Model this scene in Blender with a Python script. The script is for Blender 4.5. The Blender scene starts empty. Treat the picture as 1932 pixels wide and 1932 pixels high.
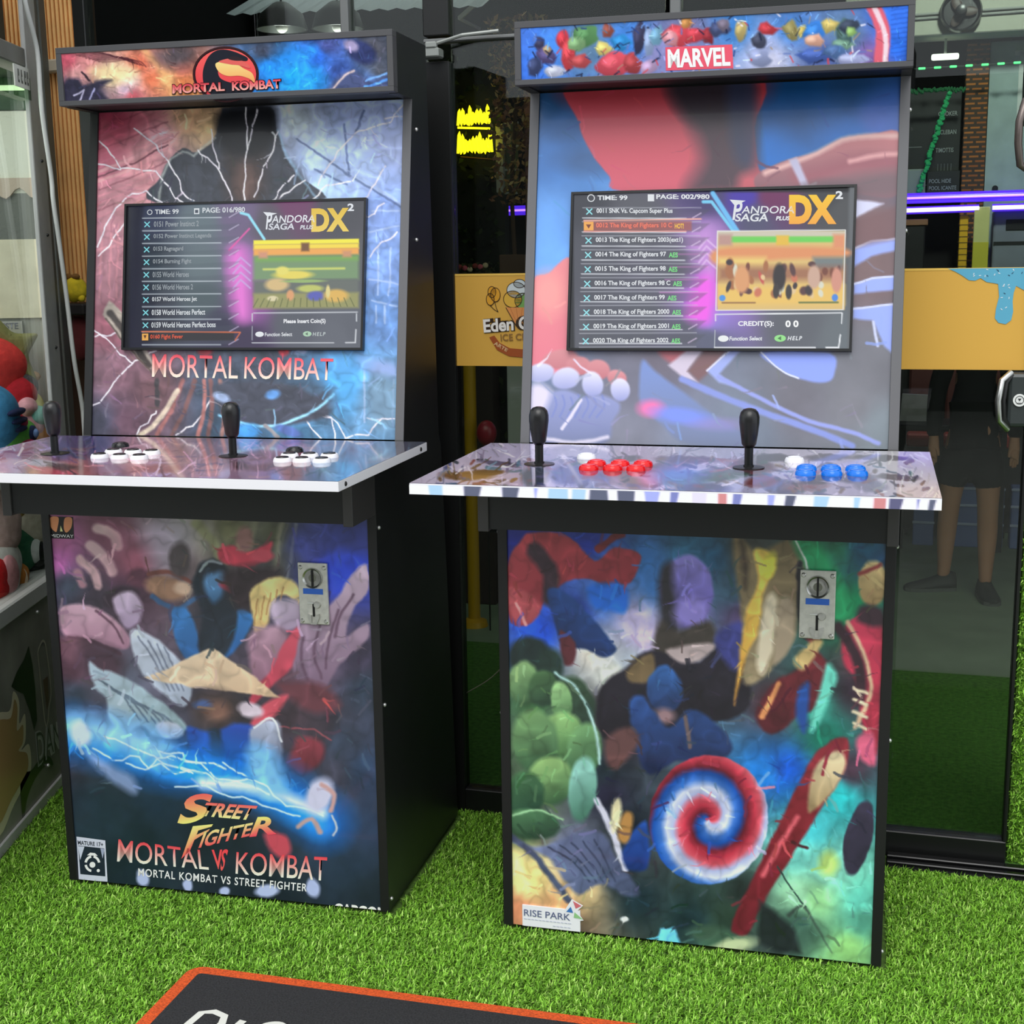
import bpy, bmesh, math, random
import numpy as np
from mathutils import Vector, Matrix

sc = bpy.context.scene
col = sc.collection
PI = math.pi

# ------------------------------------------------------------------ camera
CAM_H, PITCH, ROLL = 1.303, math.radians(10.518), math.radians(-0.857)
cam = bpy.data.cameras.new('camera')
cam.sensor_width = 36.0
cam.lens = 2568.0 / 1932.0 * 36.0
cam.clip_start = 0.02
cam_ob = bpy.data.objects.new('camera', cam)
col.objects.link(cam_ob)
fw = Vector((0, math.cos(PITCH), -math.sin(PITCH)))
r0 = Vector((1, 0, 0)); u0 = Vector((0, math.sin(PITCH), math.cos(PITCH)))
rt = r0 * math.cos(ROLL) + u0 * math.sin(ROLL)
up = -r0 * math.sin(ROLL) + u0 * math.cos(ROLL)
cam_ob.matrix_world = Matrix(((rt.x, up.x, -fw.x, 0), (rt.y, up.y, -fw.y, 0), (rt.z, up.z, -fw.z, CAM_H), (0, 0, 0, 1)))
sc.camera = cam_ob

# ------------------------------------------------------------------ sky, sun, exposure
w = bpy.data.worlds.new('overcast_sky'); sc.world = w
w.use_nodes = True
wn, wl = w.node_tree.nodes, w.node_tree.links
wbg = wn['Background']
tc = wn.new('ShaderNodeTexCoord'); sp = wn.new('ShaderNodeSeparateXYZ'); rp = wn.new('ShaderNodeValToRGB')
wl.new(tc.outputs['Generated'], sp.inputs[0]); wl.new(sp.outputs['Z'], rp.inputs[0]); wl.new(rp.outputs[0], wbg.inputs['Color'])
rp.color_ramp.elements[0].position = 0.0; rp.color_ramp.elements[0].color = (0.80, 0.86, 0.92, 1)
rp.color_ramp.elements[1].position = 0.6; rp.color_ramp.elements[1].color = (0.93, 0.97, 1.0, 1)
wbg.inputs['Strength'].default_value = 1.3
sun = bpy.data.lights.new('sun', 'SUN'); sun.energy = 2.0; sun.angle = math.radians(45); sun.color = (1.0, 0.98, 0.95)
sun_ob = bpy.data.objects.new('sun', sun); col.objects.link(sun_ob)
sun_ob.rotation_euler = Vector((0.10, 0.62, -0.78)).to_track_quat('-Z', 'Y').to_euler()
sc.view_settings.view_transform = 'Standard'
sc.view_settings.look = 'None'
sc.view_settings.gamma = 1.0
sc.view_settings.use_curve_mapping = False
sc.view_settings.exposure = 0.0
sc.cycles.transparent_max_bounces = 24
sc.cycles.max_bounces = 10

# ------------------------------------------------------------------ colour and materials
def lin(c):
    c = np.asarray(c, float) / 255.0
    return np.where(c <= 0.04045, c / 12.92, ((c + 0.055) / 1.055) ** 2.4)

def s(r, g, b):
    a = lin((r, g, b)); return (float(a[0]), float(a[1]), float(a[2]), 1.0)

MATS = {}
def mat(name, rgb=(128, 128, 128), rough=0.5, metal=0.0, spec=0.5, noise=0.0, scale=30.0, bump=0.0, emit=None, estr=0.0, coat=0.0):
    if name in MATS: return MATS[name]
    m = bpy.data.materials.new(name); m.use_nodes = True
    nt = m.node_tree; b = nt.nodes['Principled BSDF']
    b.inputs['Roughness'].default_value = rough
    b.inputs['Metallic'].default_value = metal
    b.inputs['Specular IOR Level'].default_value = spec
    b.inputs['Coat Weight'].default_value = coat
    b.inputs['Coat Roughness'].default_value = 0.05
    base = s(*rgb)
    b.inputs['Base Color'].default_value = base
    if noise or bump:
        t = nt.nodes.new('ShaderNodeTexCoord'); n = nt.nodes.new('ShaderNodeTexNoise')
        n.inputs['Scale'].default_value = scale; n.inputs['Detail'].default_value = 6
        nt.links.new(t.outputs['Object'], n.inputs['Vector'])
        if noise:
            r = nt.nodes.new('ShaderNodeValToRGB')
            lo, hi = 1 - noise, 1 + noise
            r.color_ramp.elements[0].color = (base[0] * lo, base[1] * lo, base[2] * lo, 1); r.color_ramp.elements[0].position = 0.3
            r.color_ramp.elements[1].color = (base[0] * hi, base[1] * hi, base[2] * hi, 1); r.color_ramp.elements[1].position = 0.7
            nt.links.new(n.outputs['Fac'], r.inputs[0]); nt.links.new(r.outputs[0], b.inputs['Base Color'])
        if bump:
            bp = nt.nodes.new('ShaderNodeBump'); bp.inputs['Strength'].default_value = bump; bp.inputs['Distance'].default_value = 0.004
            nt.links.new(n.outputs['Fac'], bp.inputs['Height']); nt.links.new(bp.outputs[0], b.inputs['Normal'])
    if emit:
        b.inputs['Emission Color'].default_value = s(*emit); b.inputs['Emission Strength'].default_value = estr
    MATS[name] = m
    return m

def attr_mat(name, rough, spec=0.5, coat=0.0, estr=0.0, base=1.0):
    if name in MATS: return MATS[name]
    m = bpy.data.materials.new(name); m.use_nodes = True
    nt = m.node_tree; b = nt.nodes['Principled BSDF']
    a = nt.nodes.new('ShaderNodeAttribute'); a.attribute_name = 'Col'
    b.inputs['Roughness'].default_value = rough; b.inputs['Specular IOR Level'].default_value = spec
    b.inputs['Coat Weight'].default_value = coat; b.inputs['Coat Roughness'].default_value = 0.06
    if estr:
        b.inputs['Base Color'].default_value = (0.012, 0.012, 0.014, 1)
        nt.links.new(a.outputs['Color'], b.inputs['Emission Color']); b.inputs['Emission Strength'].default_value = estr
    else:
        nt.links.new(a.outputs['Color'], b.inputs['Base Color'])
    MATS[name] = m
    return m

def glass_mat(name, tint, refl=0.06, rough=0.0):
    if name in MATS: return MATS[name]
    m = bpy.data.materials.new(name); m.use_nodes = True
    nt = m.node_tree; nt.nodes.clear()
    o = nt.nodes.new('ShaderNodeOutputMaterial'); mx = nt.nodes.new('ShaderNodeMixShader')
    t = nt.nodes.new('ShaderNodeBsdfTransparent'); g = nt.nodes.new('ShaderNodeBsdfGlossy')
    lw = nt.nodes.new('ShaderNodeLayerWeight'); lw.inputs['Blend'].default_value = 0.12
    ad = nt.nodes.new('ShaderNodeMath'); ad.operation = 'MULTIPLY_ADD'; ad.inputs[1].default_value = 0.5; ad.inputs[2].default_value = refl; ad.use_clamp = True
    t.inputs['Color'].default_value = (*tint, 1); g.inputs['Roughness'].default_value = rough
    nt.links.new(lw.outputs['Facing'], ad.inputs[0]); nt.links.new(ad.outputs[0], mx.inputs[0])
    nt.links.new(t.outputs[0], mx.inputs[1]); nt.links.new(g.outputs[0], mx.inputs[2]); nt.links.new(mx.outputs[0], o.inputs[0])
    MATS[name] = m
    return m

def brick_mat(name, c1, c2, mortar, scale, bw, rh, ms=0.02):
    if name in MATS: return MATS[name]
    m = bpy.data.materials.new(name); m.use_nodes = True
    nt = m.node_tree; b = nt.nodes['Principled BSDF']; b.inputs['Roughness'].default_value = 0.85
    t = nt.nodes.new('ShaderNodeTexCoord'); mp = nt.nodes.new('ShaderNodeMapping'); k = nt.nodes.new('ShaderNodeTexBrick')
    mp.inputs['Rotation'].default_value = (PI / 2, 0, 0)
    nt.links.new(t.outputs['Object'], mp.inputs[0]); nt.links.new(mp.outputs[0], k.inputs['Vector'])
    k.inputs['Color1'].default_value = s(*c1); k.inputs['Color2'].default_value = s(*c2); k.inputs['Mortar'].default_value = s(*mortar)
    k.inputs['Scale'].default_value = scale; k.inputs['Brick Width'].default_value = bw; k.inputs['Row Height'].default_value = rh; k.inputs['Mortar Size'].default_value = ms
    nt.links.new(k.outputs[0], b.inputs['Base Color'])
    MATS[name] = m
    return m

PRINT = attr_mat('printed_vinyl', 0.30, 0.5, 0.25)
PRINT_GLOSS = attr_mat('glossy_printed_board', 0.12, 0.5, 0.4)
DISPLAY = attr_mat('lit_display', 0.10, 0.5, 0.0, 0.95)
BLACK = mat('black_laminate', (28, 29, 30), 0.45, noise=0.25, scale=9)
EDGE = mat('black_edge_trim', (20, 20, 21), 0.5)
SKYEDGE = mat('sky_grey_edge', (98, 98, 101), 0.5)
FRAME = mat('sky_grey_marquee_frame', (74, 74, 77), 0.5)  # grey includes the sky reflected on the frame
PLASTIC = mat('black_plastic', (24, 24, 25), 0.32)
CHROME = mat('brushed_steel', (200, 200, 196), 0.3, 1.0, noise=0.12, scale=60)
SCREWM = mat('steel_screw', (215, 215, 215), 0.35, 0.7)
WHITEEDGE = mat('white_laminate_edge', (232, 231, 236), 0.4)

# ------------------------------------------------------------------ object helpers
def link(name, data, parent=None, loc=(0, 0, 0), rotz=0.0):
    o = bpy.data.objects.new(name, data); col.objects.link(o)
    if parent: o.parent = parent
    o.location = loc; o.rotation_euler = (0, 0, rotz)
    return o

def tag(o, label=None, cat=None, group=None, kind=None):
    if label: o['label'] = label
    if cat: o['category'] = cat
    if group: o['group'] = group
    if kind: o['kind'] = kind
    return o

def thing(name, label, cat, loc=(0, 0, 0), rotz=0.0, group=None):
    return tag(link(name, None, None, loc, rotz), label, cat, group)

class B:
    """collects solids into one mesh"""
    def __init__(self): self.bm = bmesh.new()
    def box(self, x0, x1, y0, y1, z0, z1, bev=0.0, seg=1):
        m = Matrix.Translation(((x0 + x1) / 2, (y0 + y1) / 2, (z0 + z1) / 2)) @ Matrix.Diagonal((abs(x1 - x0), abs(y1 - y0), abs(z1 - z0), 1))
        r = bmesh.ops.create_cube(self.bm, size=1.0, matrix=m)
        if bev:
            es = list({e for v in r['verts'] for e in v.link_edges})
            bmesh.ops.bevel(self.bm, geom=es, offset=bev, segments=seg, profile=0.5, affect='EDGES')
        return self
    def lathe(self, prof, c=(0, 0, 0), axis='z', seg=24):
        rings = []
        for r, z in prof:
            ring = []
            if r < 1e-6:
                ring = [self._v(0, 0, z, c, axis)] * seg
            else:
                for i in range(seg):
                    a = 2 * PI * i / seg
                    ring.append(self._v(r * math.cos(a), r * math.sin(a), z, c, axis))
            rings.append(ring)
        for a, b in zip(rings, rings[1:]):
            for i in range(seg):
                q = []
                for vv in (a[i], a[(i + 1) % seg], b[(i + 1) % seg], b[i]):
                    if vv not in q: q.append(vv)
                if len(q) > 2:
                    try: self.bm.faces.new(q)
                    except ValueError: pass
        for ring, rev in ((rings[0], True), (rings[-1], False)):
            if len(set(ring)) > 2:
                try: self.bm.faces.new(ring[::-1] if rev else ring)
                except ValueError: pass
        return self
    def _v(self, x, y, z, c, axis):
        p = {'z': (x, y, z), 'y': (x, -z, y), 'x': (z, x, y)}[axis]
        return self.bm.verts.new((c[0] + p[0], c[1] + p[1], c[2] + p[2]))
    def prism(self, prof, x0, x1):
        """(y,z) outline extruded along x"""
        a = [self.bm.verts.new((x0, y, z)) for y, z in prof]; b = [self.bm.verts.new((x1, y, z)) for y, z in prof]
        n = len(prof)
        self.bm.faces.new(a); self.bm.faces.new(b[::-1])
        for i in range(n): self.bm.faces.new((a[i], b[i], b[(i + 1) % n], a[(i + 1) % n]))
        return self
    def plate(self, pts, y0, y1):
        """(x,z) outline extruded along y"""
        a = [self.bm.verts.new((x, y0, z)) for x, z in pts]; b = [self.bm.verts.new((x, y1, z)) for x, z in pts]
        n = len(pts)
        self.bm.faces.new(a); self.bm.faces.new(b[::-1])
        for i in range(n): self.bm.faces.new((a[i], b[i], b[(i + 1) % n], a[(i + 1) % n]))
        return self
    def tube(self, pts, r, seg=8, closed=False):
        pts = [Vector(p) for p in pts]; n = len(pts); rings = []
        rr = r if hasattr(r, '__len__') else [r] * n
        prev = None
        for i, p in enumerate(pts):
            d = (pts[min(i + 1, n - 1)] - pts[max(i - 1, 0)]).normalized()
            a = d.orthogonal().normalized() if prev is None else (prev - d * prev.dot(d)).normalized()
            prev = a; b2 = d.cross(a)
            rings.append([self.bm.verts.new(p + (a * math.cos(2 * PI * k / seg) + b2 * math.sin(2 * PI * k / seg)) * rr[i]) for k in range(seg)])
        for a, b2 in zip(rings, rings[1:]):
            for k in range(seg): self.bm.faces.new((a[k], a[(k + 1) % seg], b2[(k + 1) % seg], b2[k]))
        self.bm.faces.new(rings[0][::-1]); self.bm.faces.new(rings[-1])
        return self
    def ball(self, c, r, sub=3, rot=None):
        r = r if hasattr(r, '__len__') else (r, r, r)
        m = Matrix.Translation(c) @ (rot.to_matrix().to_4x4() if rot else Matrix()) @ Matrix.Diagonal((*r, 1))
        bmesh.ops.create_icosphere(self.bm, subdivisions=sub, radius=1.0, matrix=m)
        return self
    def build(self, name, m, parent=None, smooth=False, loc=(0, 0, 0), rotz=0.0):
        bmesh.ops.recalc_face_normals(self.bm, faces=self.bm.faces[:])
        me = bpy.data.meshes.new(name); self.bm.to_mesh(me); self.bm.free()
        me.materials.append(m)
        if smooth:
            me.polygons.foreach_set('use_smooth', [True] * len(me.polygons))
            if smooth != 'all':
                try: me.set_sharp_from_angle(angle=math.radians(40))
                except Exception: pass
        return link(name, me, parent, loc, rotz)

def copy_tree(o, parent=None):
    c = o.copy(); col.objects.link(c); c.parent = parent
    for ch in list(o.children): copy_tree(ch, c)
    return c
# ------------------------------------------------------------------ painted sheets: prints and displays as coloured grids
def homog(dst):
    """unit square (u right, v down) -> drawing units, corners TL TR BR BL"""
    A, bb = [], []
    for (u, v), (x, y) in zip(((0, 0), (1, 0), (1, 1), (0, 1)), dst):
        A.append([u, v, 1, 0, 0, 0, -u * x, -v * x]); bb.append(x)
        A.append([0, 0, 0, u, v, 1, -u * y, -v * y]); bb.append(y)
    h = np.linalg.solve(np.array(A, float), np.array(bb, float))
    return np.append(h, 1).reshape(3, 3)

def happly(H, u, v):
    d = H[2, 0] * u + H[2, 1] * v + H[2, 2]
    return (H[0, 0] * u + H[0, 1] * v + H[0, 2]) / d, (H[1, 0] * u + H[1, 1] * v + H[1, 2]) / d

def curve_pts(p, closed=True, n=5):
    p = [np.array(q, float) for q in p]; m = len(p); out = []
    for i in range(m if closed else m - 1):
        g = (lambda k: p[k % m]) if closed else (lambda k: p[min(max(k, 0), m - 1)])
        a, b, c, d = g(i - 1), g(i), g(i + 1), g(i + 2)
        for t in np.arange(n) / n:
            out.append(0.5 * (2 * b + (c - a) * t + (2 * a - 5 * b + 4 * c - d) * t * t + (3 * b - a - 3 * c + d) * t ** 3))
    if not closed: out.append(p[-1])
    return out

class Sheet:
    """drawing = the sheet's own drawing units; place(u, v, lift) = point in the cabinet's frame"""
    def __init__(self, corners, place, nu, nv, v0=0.0, v1=1.0, seed=1):
        self.H = homog(corners); self.Hi = np.linalg.inv(self.H); self.place = place
        self.nu, self.nv = nu, nv
        u, v = np.meshgrid(np.linspace(0, 1, nu + 1), np.linspace(v0, v1, nv + 1))
        self.u, self.v = u.ravel(), v.ravel()
        self.X, self.Y = happly(self.H, self.u, self.v)
        self.C = np.zeros((len(self.X), 3)); self.rng = np.random.RandomState(seed)
    def base(self, anchors, power=3.0):
        P = np.array([a[:2] for a in anchors], float); K = np.array([a[2:] for a in anchors], float)
        d2 = (self.X[:, None] - P[:, 0]) ** 2 + (self.Y[:, None] - P[:, 1]) ** 2 + 60.0
        wt = d2 ** (-power / 2); self.C = (wt @ K) / wt.sum(1)[:, None]
    def fill(self, c): self.C[:] = c
    def noise(self, scale, octaves=4):
        out = np.zeros(len(self.X)); amp = 1.0; tot = 0
        for o in range(octaves):
            g = self.rng.rand(96, 96); x = self.X / scale; y = self.Y / scale
            xi, yi = np.floor(x).astype(int), np.floor(y).astype(int); fx, fy = x - xi, y - yi
            fx, fy = fx * fx * (3 - 2 * fx), fy * fy * (3 - 2 * fy)
            G = lambda a, b: g[a % 96, b % 96]
            n = (G(xi, yi) * (1 - fx) + G(xi + 1, yi) * fx) * (1 - fy) + (G(xi, yi + 1) * (1 - fx) + G(xi + 1, yi + 1) * fx) * fy
            out += n * amp; tot += amp; amp *= 0.55; scale /= 2.1
        return out / tot - 0.5
    def grain(self, amt, scale, octaves=4): self.C *= (1 + amt * 2 * self.noise(scale, octaves))[:, None]
    def warp(self, amt, scale):
        """jitters the drawing so brushed edges are not perfectly straight"""
        self.X = self.X + amt * 2 * self.noise(scale, 3); self.Y = self.Y + amt * 2 * self.noise(scale, 3)
    def _mix(self, idx, a, c):
        a = a[:, None]; self.C[idx] = self.C[idx] * (1 - a) + np.array(c, float) * a
    def _sel(self, x0, x1, y0, y1): return np.nonzero((self.X > x0) & (self.X < x1) & (self.Y > y0) & (self.Y < y1))[0]
    def poly(self, pts, c, soft=2.0, smooth=True, op=1.0, c2=None, ang=90):
        if smooth: pts = curve_pts(pts)
        P = np.array(pts, float); m = soft + 1
        i = self._sel(P[:, 0].min() - m, P[:, 0].max() + m, P[:, 1].min() - m, P[:, 1].max() + m)
        if not len(i): return
        x, y = self.X[i], self.Y[i]; d = np.full(len(i), 1e9); ins = np.zeros(len(i), bool)
        for (ax, ay), (bx, by) in zip(P, np.roll(P, -1, 0)):
            ex, ey = bx - ax, by - ay; L = ex * ex + ey * ey + 1e-9
            t = np.clip(((x - ax) * ex + (y - ay) * ey) / L, 0, 1)
            d = np.minimum(d, (x - ax - t * ex) ** 2 + (y - ay - t * ey) ** 2)
            if abs(ey) > 1e-9: ins ^= ((ay > y) != (by > y)) & (x < (y - ay) * ex / ey + ax)
        d = np.sqrt(d) * np.where(ins, 1, -1)
        a = np.clip(0.5 + d / (soft + 1e-6) * 0.5, 0, 1) * op
        if c2 is not None:
            k = x * math.cos(math.radians(ang)) + y * math.sin(math.radians(ang)); k = (k - k.min()) / (np.ptp(k) + 1e-6)
            cc = np.array(c, float) * (1 - k)[:, None] + np.array(c2, float) * k[:, None]
            self.C[i] = self.C[i] * (1 - a[:, None]) + cc * a[:, None]
        else: self._mix(i, a, c)
    def ell(self, x, y, rx, ry, c, soft=0.25, rot=0.0, op=1.0, c2=None, ang=90):
        R = max(rx, ry) * (1 + soft) + 2; i = self._sel(x - R, x + R, y - R, y + R)
        if not len(i): return
        ca, sa = math.cos(math.radians(rot)), math.sin(math.radians(rot))
        dx, dy = self.X[i] - x, self.Y[i] - y
        q = np.sqrt(((dx * ca + dy * sa) / rx) ** 2 + ((-dx * sa + dy * ca) / ry) ** 2)
        a = np.clip((1 + soft / 2 - q) / (soft + 1e-6), 0, 1) * op
        if c2 is not None:
            k = np.clip(0.5 + 0.5 * (dx * math.cos(math.radians(ang)) + dy * math.sin(math.radians(ang))) / max(rx, ry), 0, 1)
            cc = np.array(c, float) * (1 - k)[:, None] + np.array(c2, float) * k[:, None]
            self.C[i] = self.C[i] * (1 - a[:, None]) + cc * a[:, None]
        else: self._mix(i, a, c)
    def line(self, pts, wd, c, soft=1.5, smooth=False, op=1.0, taper=False):
        if smooth: pts = curve_pts(pts, closed=False)
        P = np.array(pts, float); m = wd + soft + 1
        i = self._sel(P[:, 0].min() - m, P[:, 0].max() + m, P[:, 1].min() - m, P[:, 1].max() + m)
        if not len(i): return
        x, y = self.X[i], self.Y[i]; best = np.full(len(i), -1e9); n = len(P) - 1
        for k in range(n):
            (ax, ay), (bx, by) = P[k], P[k + 1]
            ex, ey = bx - ax, by - ay; t = np.clip(((x - ax) * ex + (y - ay) * ey) / (ex * ex + ey * ey + 1e-9), 0, 1)
            hw = wd / 2 * ((1 - (k + t) / n) if taper else 1)
            best = np.maximum(best, hw - np.hypot(x - ax - t * ex, y - ay - t * ey))
        self._mix(i, np.clip(0.5 + best / (soft + 1e-6), 0, 1) * op, c)
    def veins(self, amt, scale, ymax=1e9):
        """ridged light and dark marbling"""
        a = 1 - np.abs(self.noise(scale, 2)) * 5; b = 1 - np.abs(self.noise(scale * .6, 2)) * 5
        f = 1 + amt * (np.clip(a, 0, 1) ** 2 - .9 * np.clip(b, 0, 1) ** 2) * np.where(self.Y < ymax, 1, .25)
        self.C *= f[:, None]
    def brush(self, n, ln, wd, con, area=None):
        """fine strokes picked up from the colours underneath"""
        r = self.rng; ang = self.noise(70, 2) * 14
        for k in r.randint(0, len(self.X), n):
            x, y = self.X[k], self.Y[k]
            if area and not (area[0] < x < area[2] and area[1] < y < area[3]): continue
            a = ang[k]; q = r.uniform(.4, 1.0) * ln; b = a + r.uniform(-.5, .5)
            m = (x + math.cos(a) * q, y + math.sin(a) * q); e = (m[0] + math.cos(b) * q, m[1] + math.sin(b) * q)
            f = 1 + (con if r.rand() < .5 else -con * .75) * r.uniform(.3, 1.0)
            self.line([(x, y), m, e], r.uniform(.5, 1.0) * wd, np.clip(self.C[k] * f + (6 if f > 1 else 0) + r.uniform(-8, 8, 3), 0, 250), 1.3, op=.75, taper=r.rand() < .6)
    def rect(self, x0, y0, x1, y1, c, soft=1.0, op=1.0): self.poly([(x0, y0), (x1, y0), (x1, y1), (x0, y1)], c, soft, False, op)
    def build(self, name, m, parent, gain=1.0, lift=0.0, keep=None):
        co = np.stack(self.place(self.u, self.v, lift), 1)
        nu, nv = self.nu, self.nv
        k = (np.arange(nv)[:, None] * (nu + 1) + np.arange(nu)[None, :]).ravel()
        f = np.stack([k, k + nu + 1, k + nu + 2, k + 1], 1)
        colr = np.minimum(lin(np.clip(self.C, 0, 255)) * gain, .92)
        return raw_mesh(name, co, f, colr, m, parent)
    def at(self, x, y, lift=0.0):
        u, v = happly(self.Hi, np.asarray(x, float), np.asarray(y, float))
        return self.place(u, v, lift)

def raw_mesh(name, co, faces, colr, m, parent=None, loc=(0, 0, 0), rotz=0.0):
    me = bpy.data.meshes.new(name); n, k = faces.shape
    me.vertices.add(len(co)); me.vertices.foreach_set('co', np.asarray(co, np.float32).ravel())
    me.loops.add(n * k); me.loops.foreach_set('vertex_index', faces.ravel().astype(np.int32))
    me.polygons.add(n); me.polygons.foreach_set('loop_start', (np.arange(n) * k).astype(np.int32))
    me.update(calc_edges=True)
    if colr is not None:
        a = me.color_attributes.new('Col', 'FLOAT_COLOR', 'POINT')
        a.data.foreach_set('color', np.concatenate([colr, np.ones((len(colr), 1))], 1).astype(np.float32).ravel())
    me.materials.append(m); me.validate()
    return link(name, me, parent, loc, rotz)

_glyphs = {}
def glyphs(txt, bold=0.0, shear=0.0, spacing=1.0):
    """triangulated letter outlines scaled to a unit box, y up"""
    key = (txt, bold, shear, spacing)
    if key not in _glyphs:
        cu = bpy.data.curves.new('letters', 'FONT'); cu.body = txt; cu.offset = bold; cu.shear = shear; cu.space_character = spacing
        cu.resolution_u = 4
        o = bpy.data.objects.new('letters', cu); col.objects.link(o)
        me = bpy.data.meshes.new_from_object(o.evaluated_get(bpy.context.evaluated_depsgraph_get()))
        me.calc_loop_triangles()
        v = np.array([q.co[:2] for q in me.vertices]).reshape(-1, 2)
        t = np.array([q.vertices[:] for q in me.loop_triangles]).reshape(-1, 3)
        if len(v): v = (v - v.min(0)) / np.maximum(np.ptp(v, axis=0), 1e-6)
        bpy.data.objects.remove(o); bpy.data.curves.remove(cu); bpy.data.meshes.remove(me)
        _glyphs[key] = (v, t)
    return _glyphs[key]

class Letters:
    """coloured flat lettering and marks laid on a sheet, one mesh"""
    def __init__(self, place_xy): self.p = place_xy; self.done = []; self.begin(None)
    def begin(self, name):
        if getattr(self, 'n', 0): self.done.append((self.name, self.v, self.t, self.c))
        self.name = name; self.v, self.t, self.c, self.n = [], [], [], 0
    def add(self, xy, tri, colr, lift=0.0008):
        x, y, z = self.p(xy[:, 0], xy[:, 1], lift)
        self.v.append(np.stack(np.broadcast_arrays(x, y, z), 1)); self.t.append(tri + self.n); self.c.append(lin(colr)); self.n += len(xy)
    def text(self, txt, q, c, c2=None, bold=0.0, shear=0.0, spacing=1.0, lift=0.0008, outline=None):
        """q = TL TR BR BL of the word, or x0, y0, x1, y1"""
        if len(q) == 4 and not hasattr(q[0], '__len__'): q = ((q[0], q[1]), (q[2], q[1]), (q[2], q[3]), (q[0], q[3]))
        if outline:
            oc, ob, og = outline; e = og
            qq = ((q[0][0] - e, q[0][1] - e), (q[1][0] + e, q[1][1] - e), (q[2][0] + e, q[2][1] + e), (q[3][0] - e, q[3][1] + e))
            self.text(txt, qq, oc, None, ob, shear, spacing, lift * 0.6)
        v, t = glyphs(txt, bold, shear, spacing)
        if not len(v): return
        Q = np.array(q, float); u, w = v[:, :1], 1 - v[:, 1:]
        xy = (Q[0] * (1 - u) + Q[1] * u) * (1 - w) + (Q[3] * (1 - u) + Q[2] * u) * w
        c = np.array(c, float); c2 = c if c2 is None else np.array(c2, float)
        self.add(xy, t, c * (1 - w) + c2 * w, lift)
    def shape(self, pts, c, smooth=False, lift=0.0006, closed=True, c2=None):
        if smooth: pts = curve_pts(pts)
        from mathutils.geometry import tessellate_polygon
        P = np.array(pts, float)
        tri = np.array(tessellate_polygon([[Vector((p[0], p[1], 0)) for p in P]])).reshape(-1, 3)
        k = (P[:, 1:] - P[:, 1].min()) / (np.ptp(P[:, 1]) + 1e-6); c = np.array(c, float)
        self.add(P, tri, c * (1 - k) + (c if c2 is None else np.array(c2, float)) * k, lift)
    def disc(self, x, y, rx, ry, c, lift=0.0006, n=40, c2=None):
        self.shape([(x + rx * math.cos(2 * PI * i / n), y + ry * math.sin(2 * PI * i / n)) for i in range(n)], c, lift=lift, c2=c2)
    def ring(self, x, y, rx, ry, wd, c, lift=0.0007, n=40, a0=0.0, a1=360.0):
        a = np.radians(np.linspace(a0, a1, n + 1)); o = np.stack([x + rx * np.cos(a), y + ry * np.sin(a)], 1); i = np.stack([x + (rx - wd) * np.cos(a), y + (ry - wd) * np.sin(a)], 1)
        k = np.arange(n); tri = np.concatenate([np.stack([k, k + 1, k + n + 2], 1), np.stack([k, k + n + 2, k + n + 1], 1)])
        self.add(np.concatenate([o, i]), tri, np.tile(np.array(c, float), (2 * n + 2, 1)), lift)
    def stroke(self, pts, wd, c, lift=0.0007, smooth=False):
        if smooth: pts = curve_pts(pts, closed=False)
        P = np.array(pts, float); d = np.gradient(P, axis=0); d /= np.linalg.norm(d, axis=1)[:, None] + 1e-9
        nn = np.stack([-d[:, 1], d[:, 0]], 1) * wd / 2; k = np.arange(len(P) - 1); n = len(P)
        tri = np.concatenate([np.stack([k, k + 1, k + n + 1], 1), np.stack([k, k + n + 1, k + n], 1)])
        self.add(np.concatenate([P + nn, P - nn]), tri, np.tile(np.array(c, float), (2 * n, 1)), lift)
    def build(self, name, m, parent, gain=1.0):
        self.begin(None); out = []
        for nm, v, t, c in self.done: out.append(raw_mesh(nm or name, np.concatenate(v), np.concatenate(t), np.minimum(np.concatenate(c) * gain, .92), m, parent))
        return out
# ------------------------------------------------------------------ plain stand-in artwork (colour fields only) and the real wording

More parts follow.
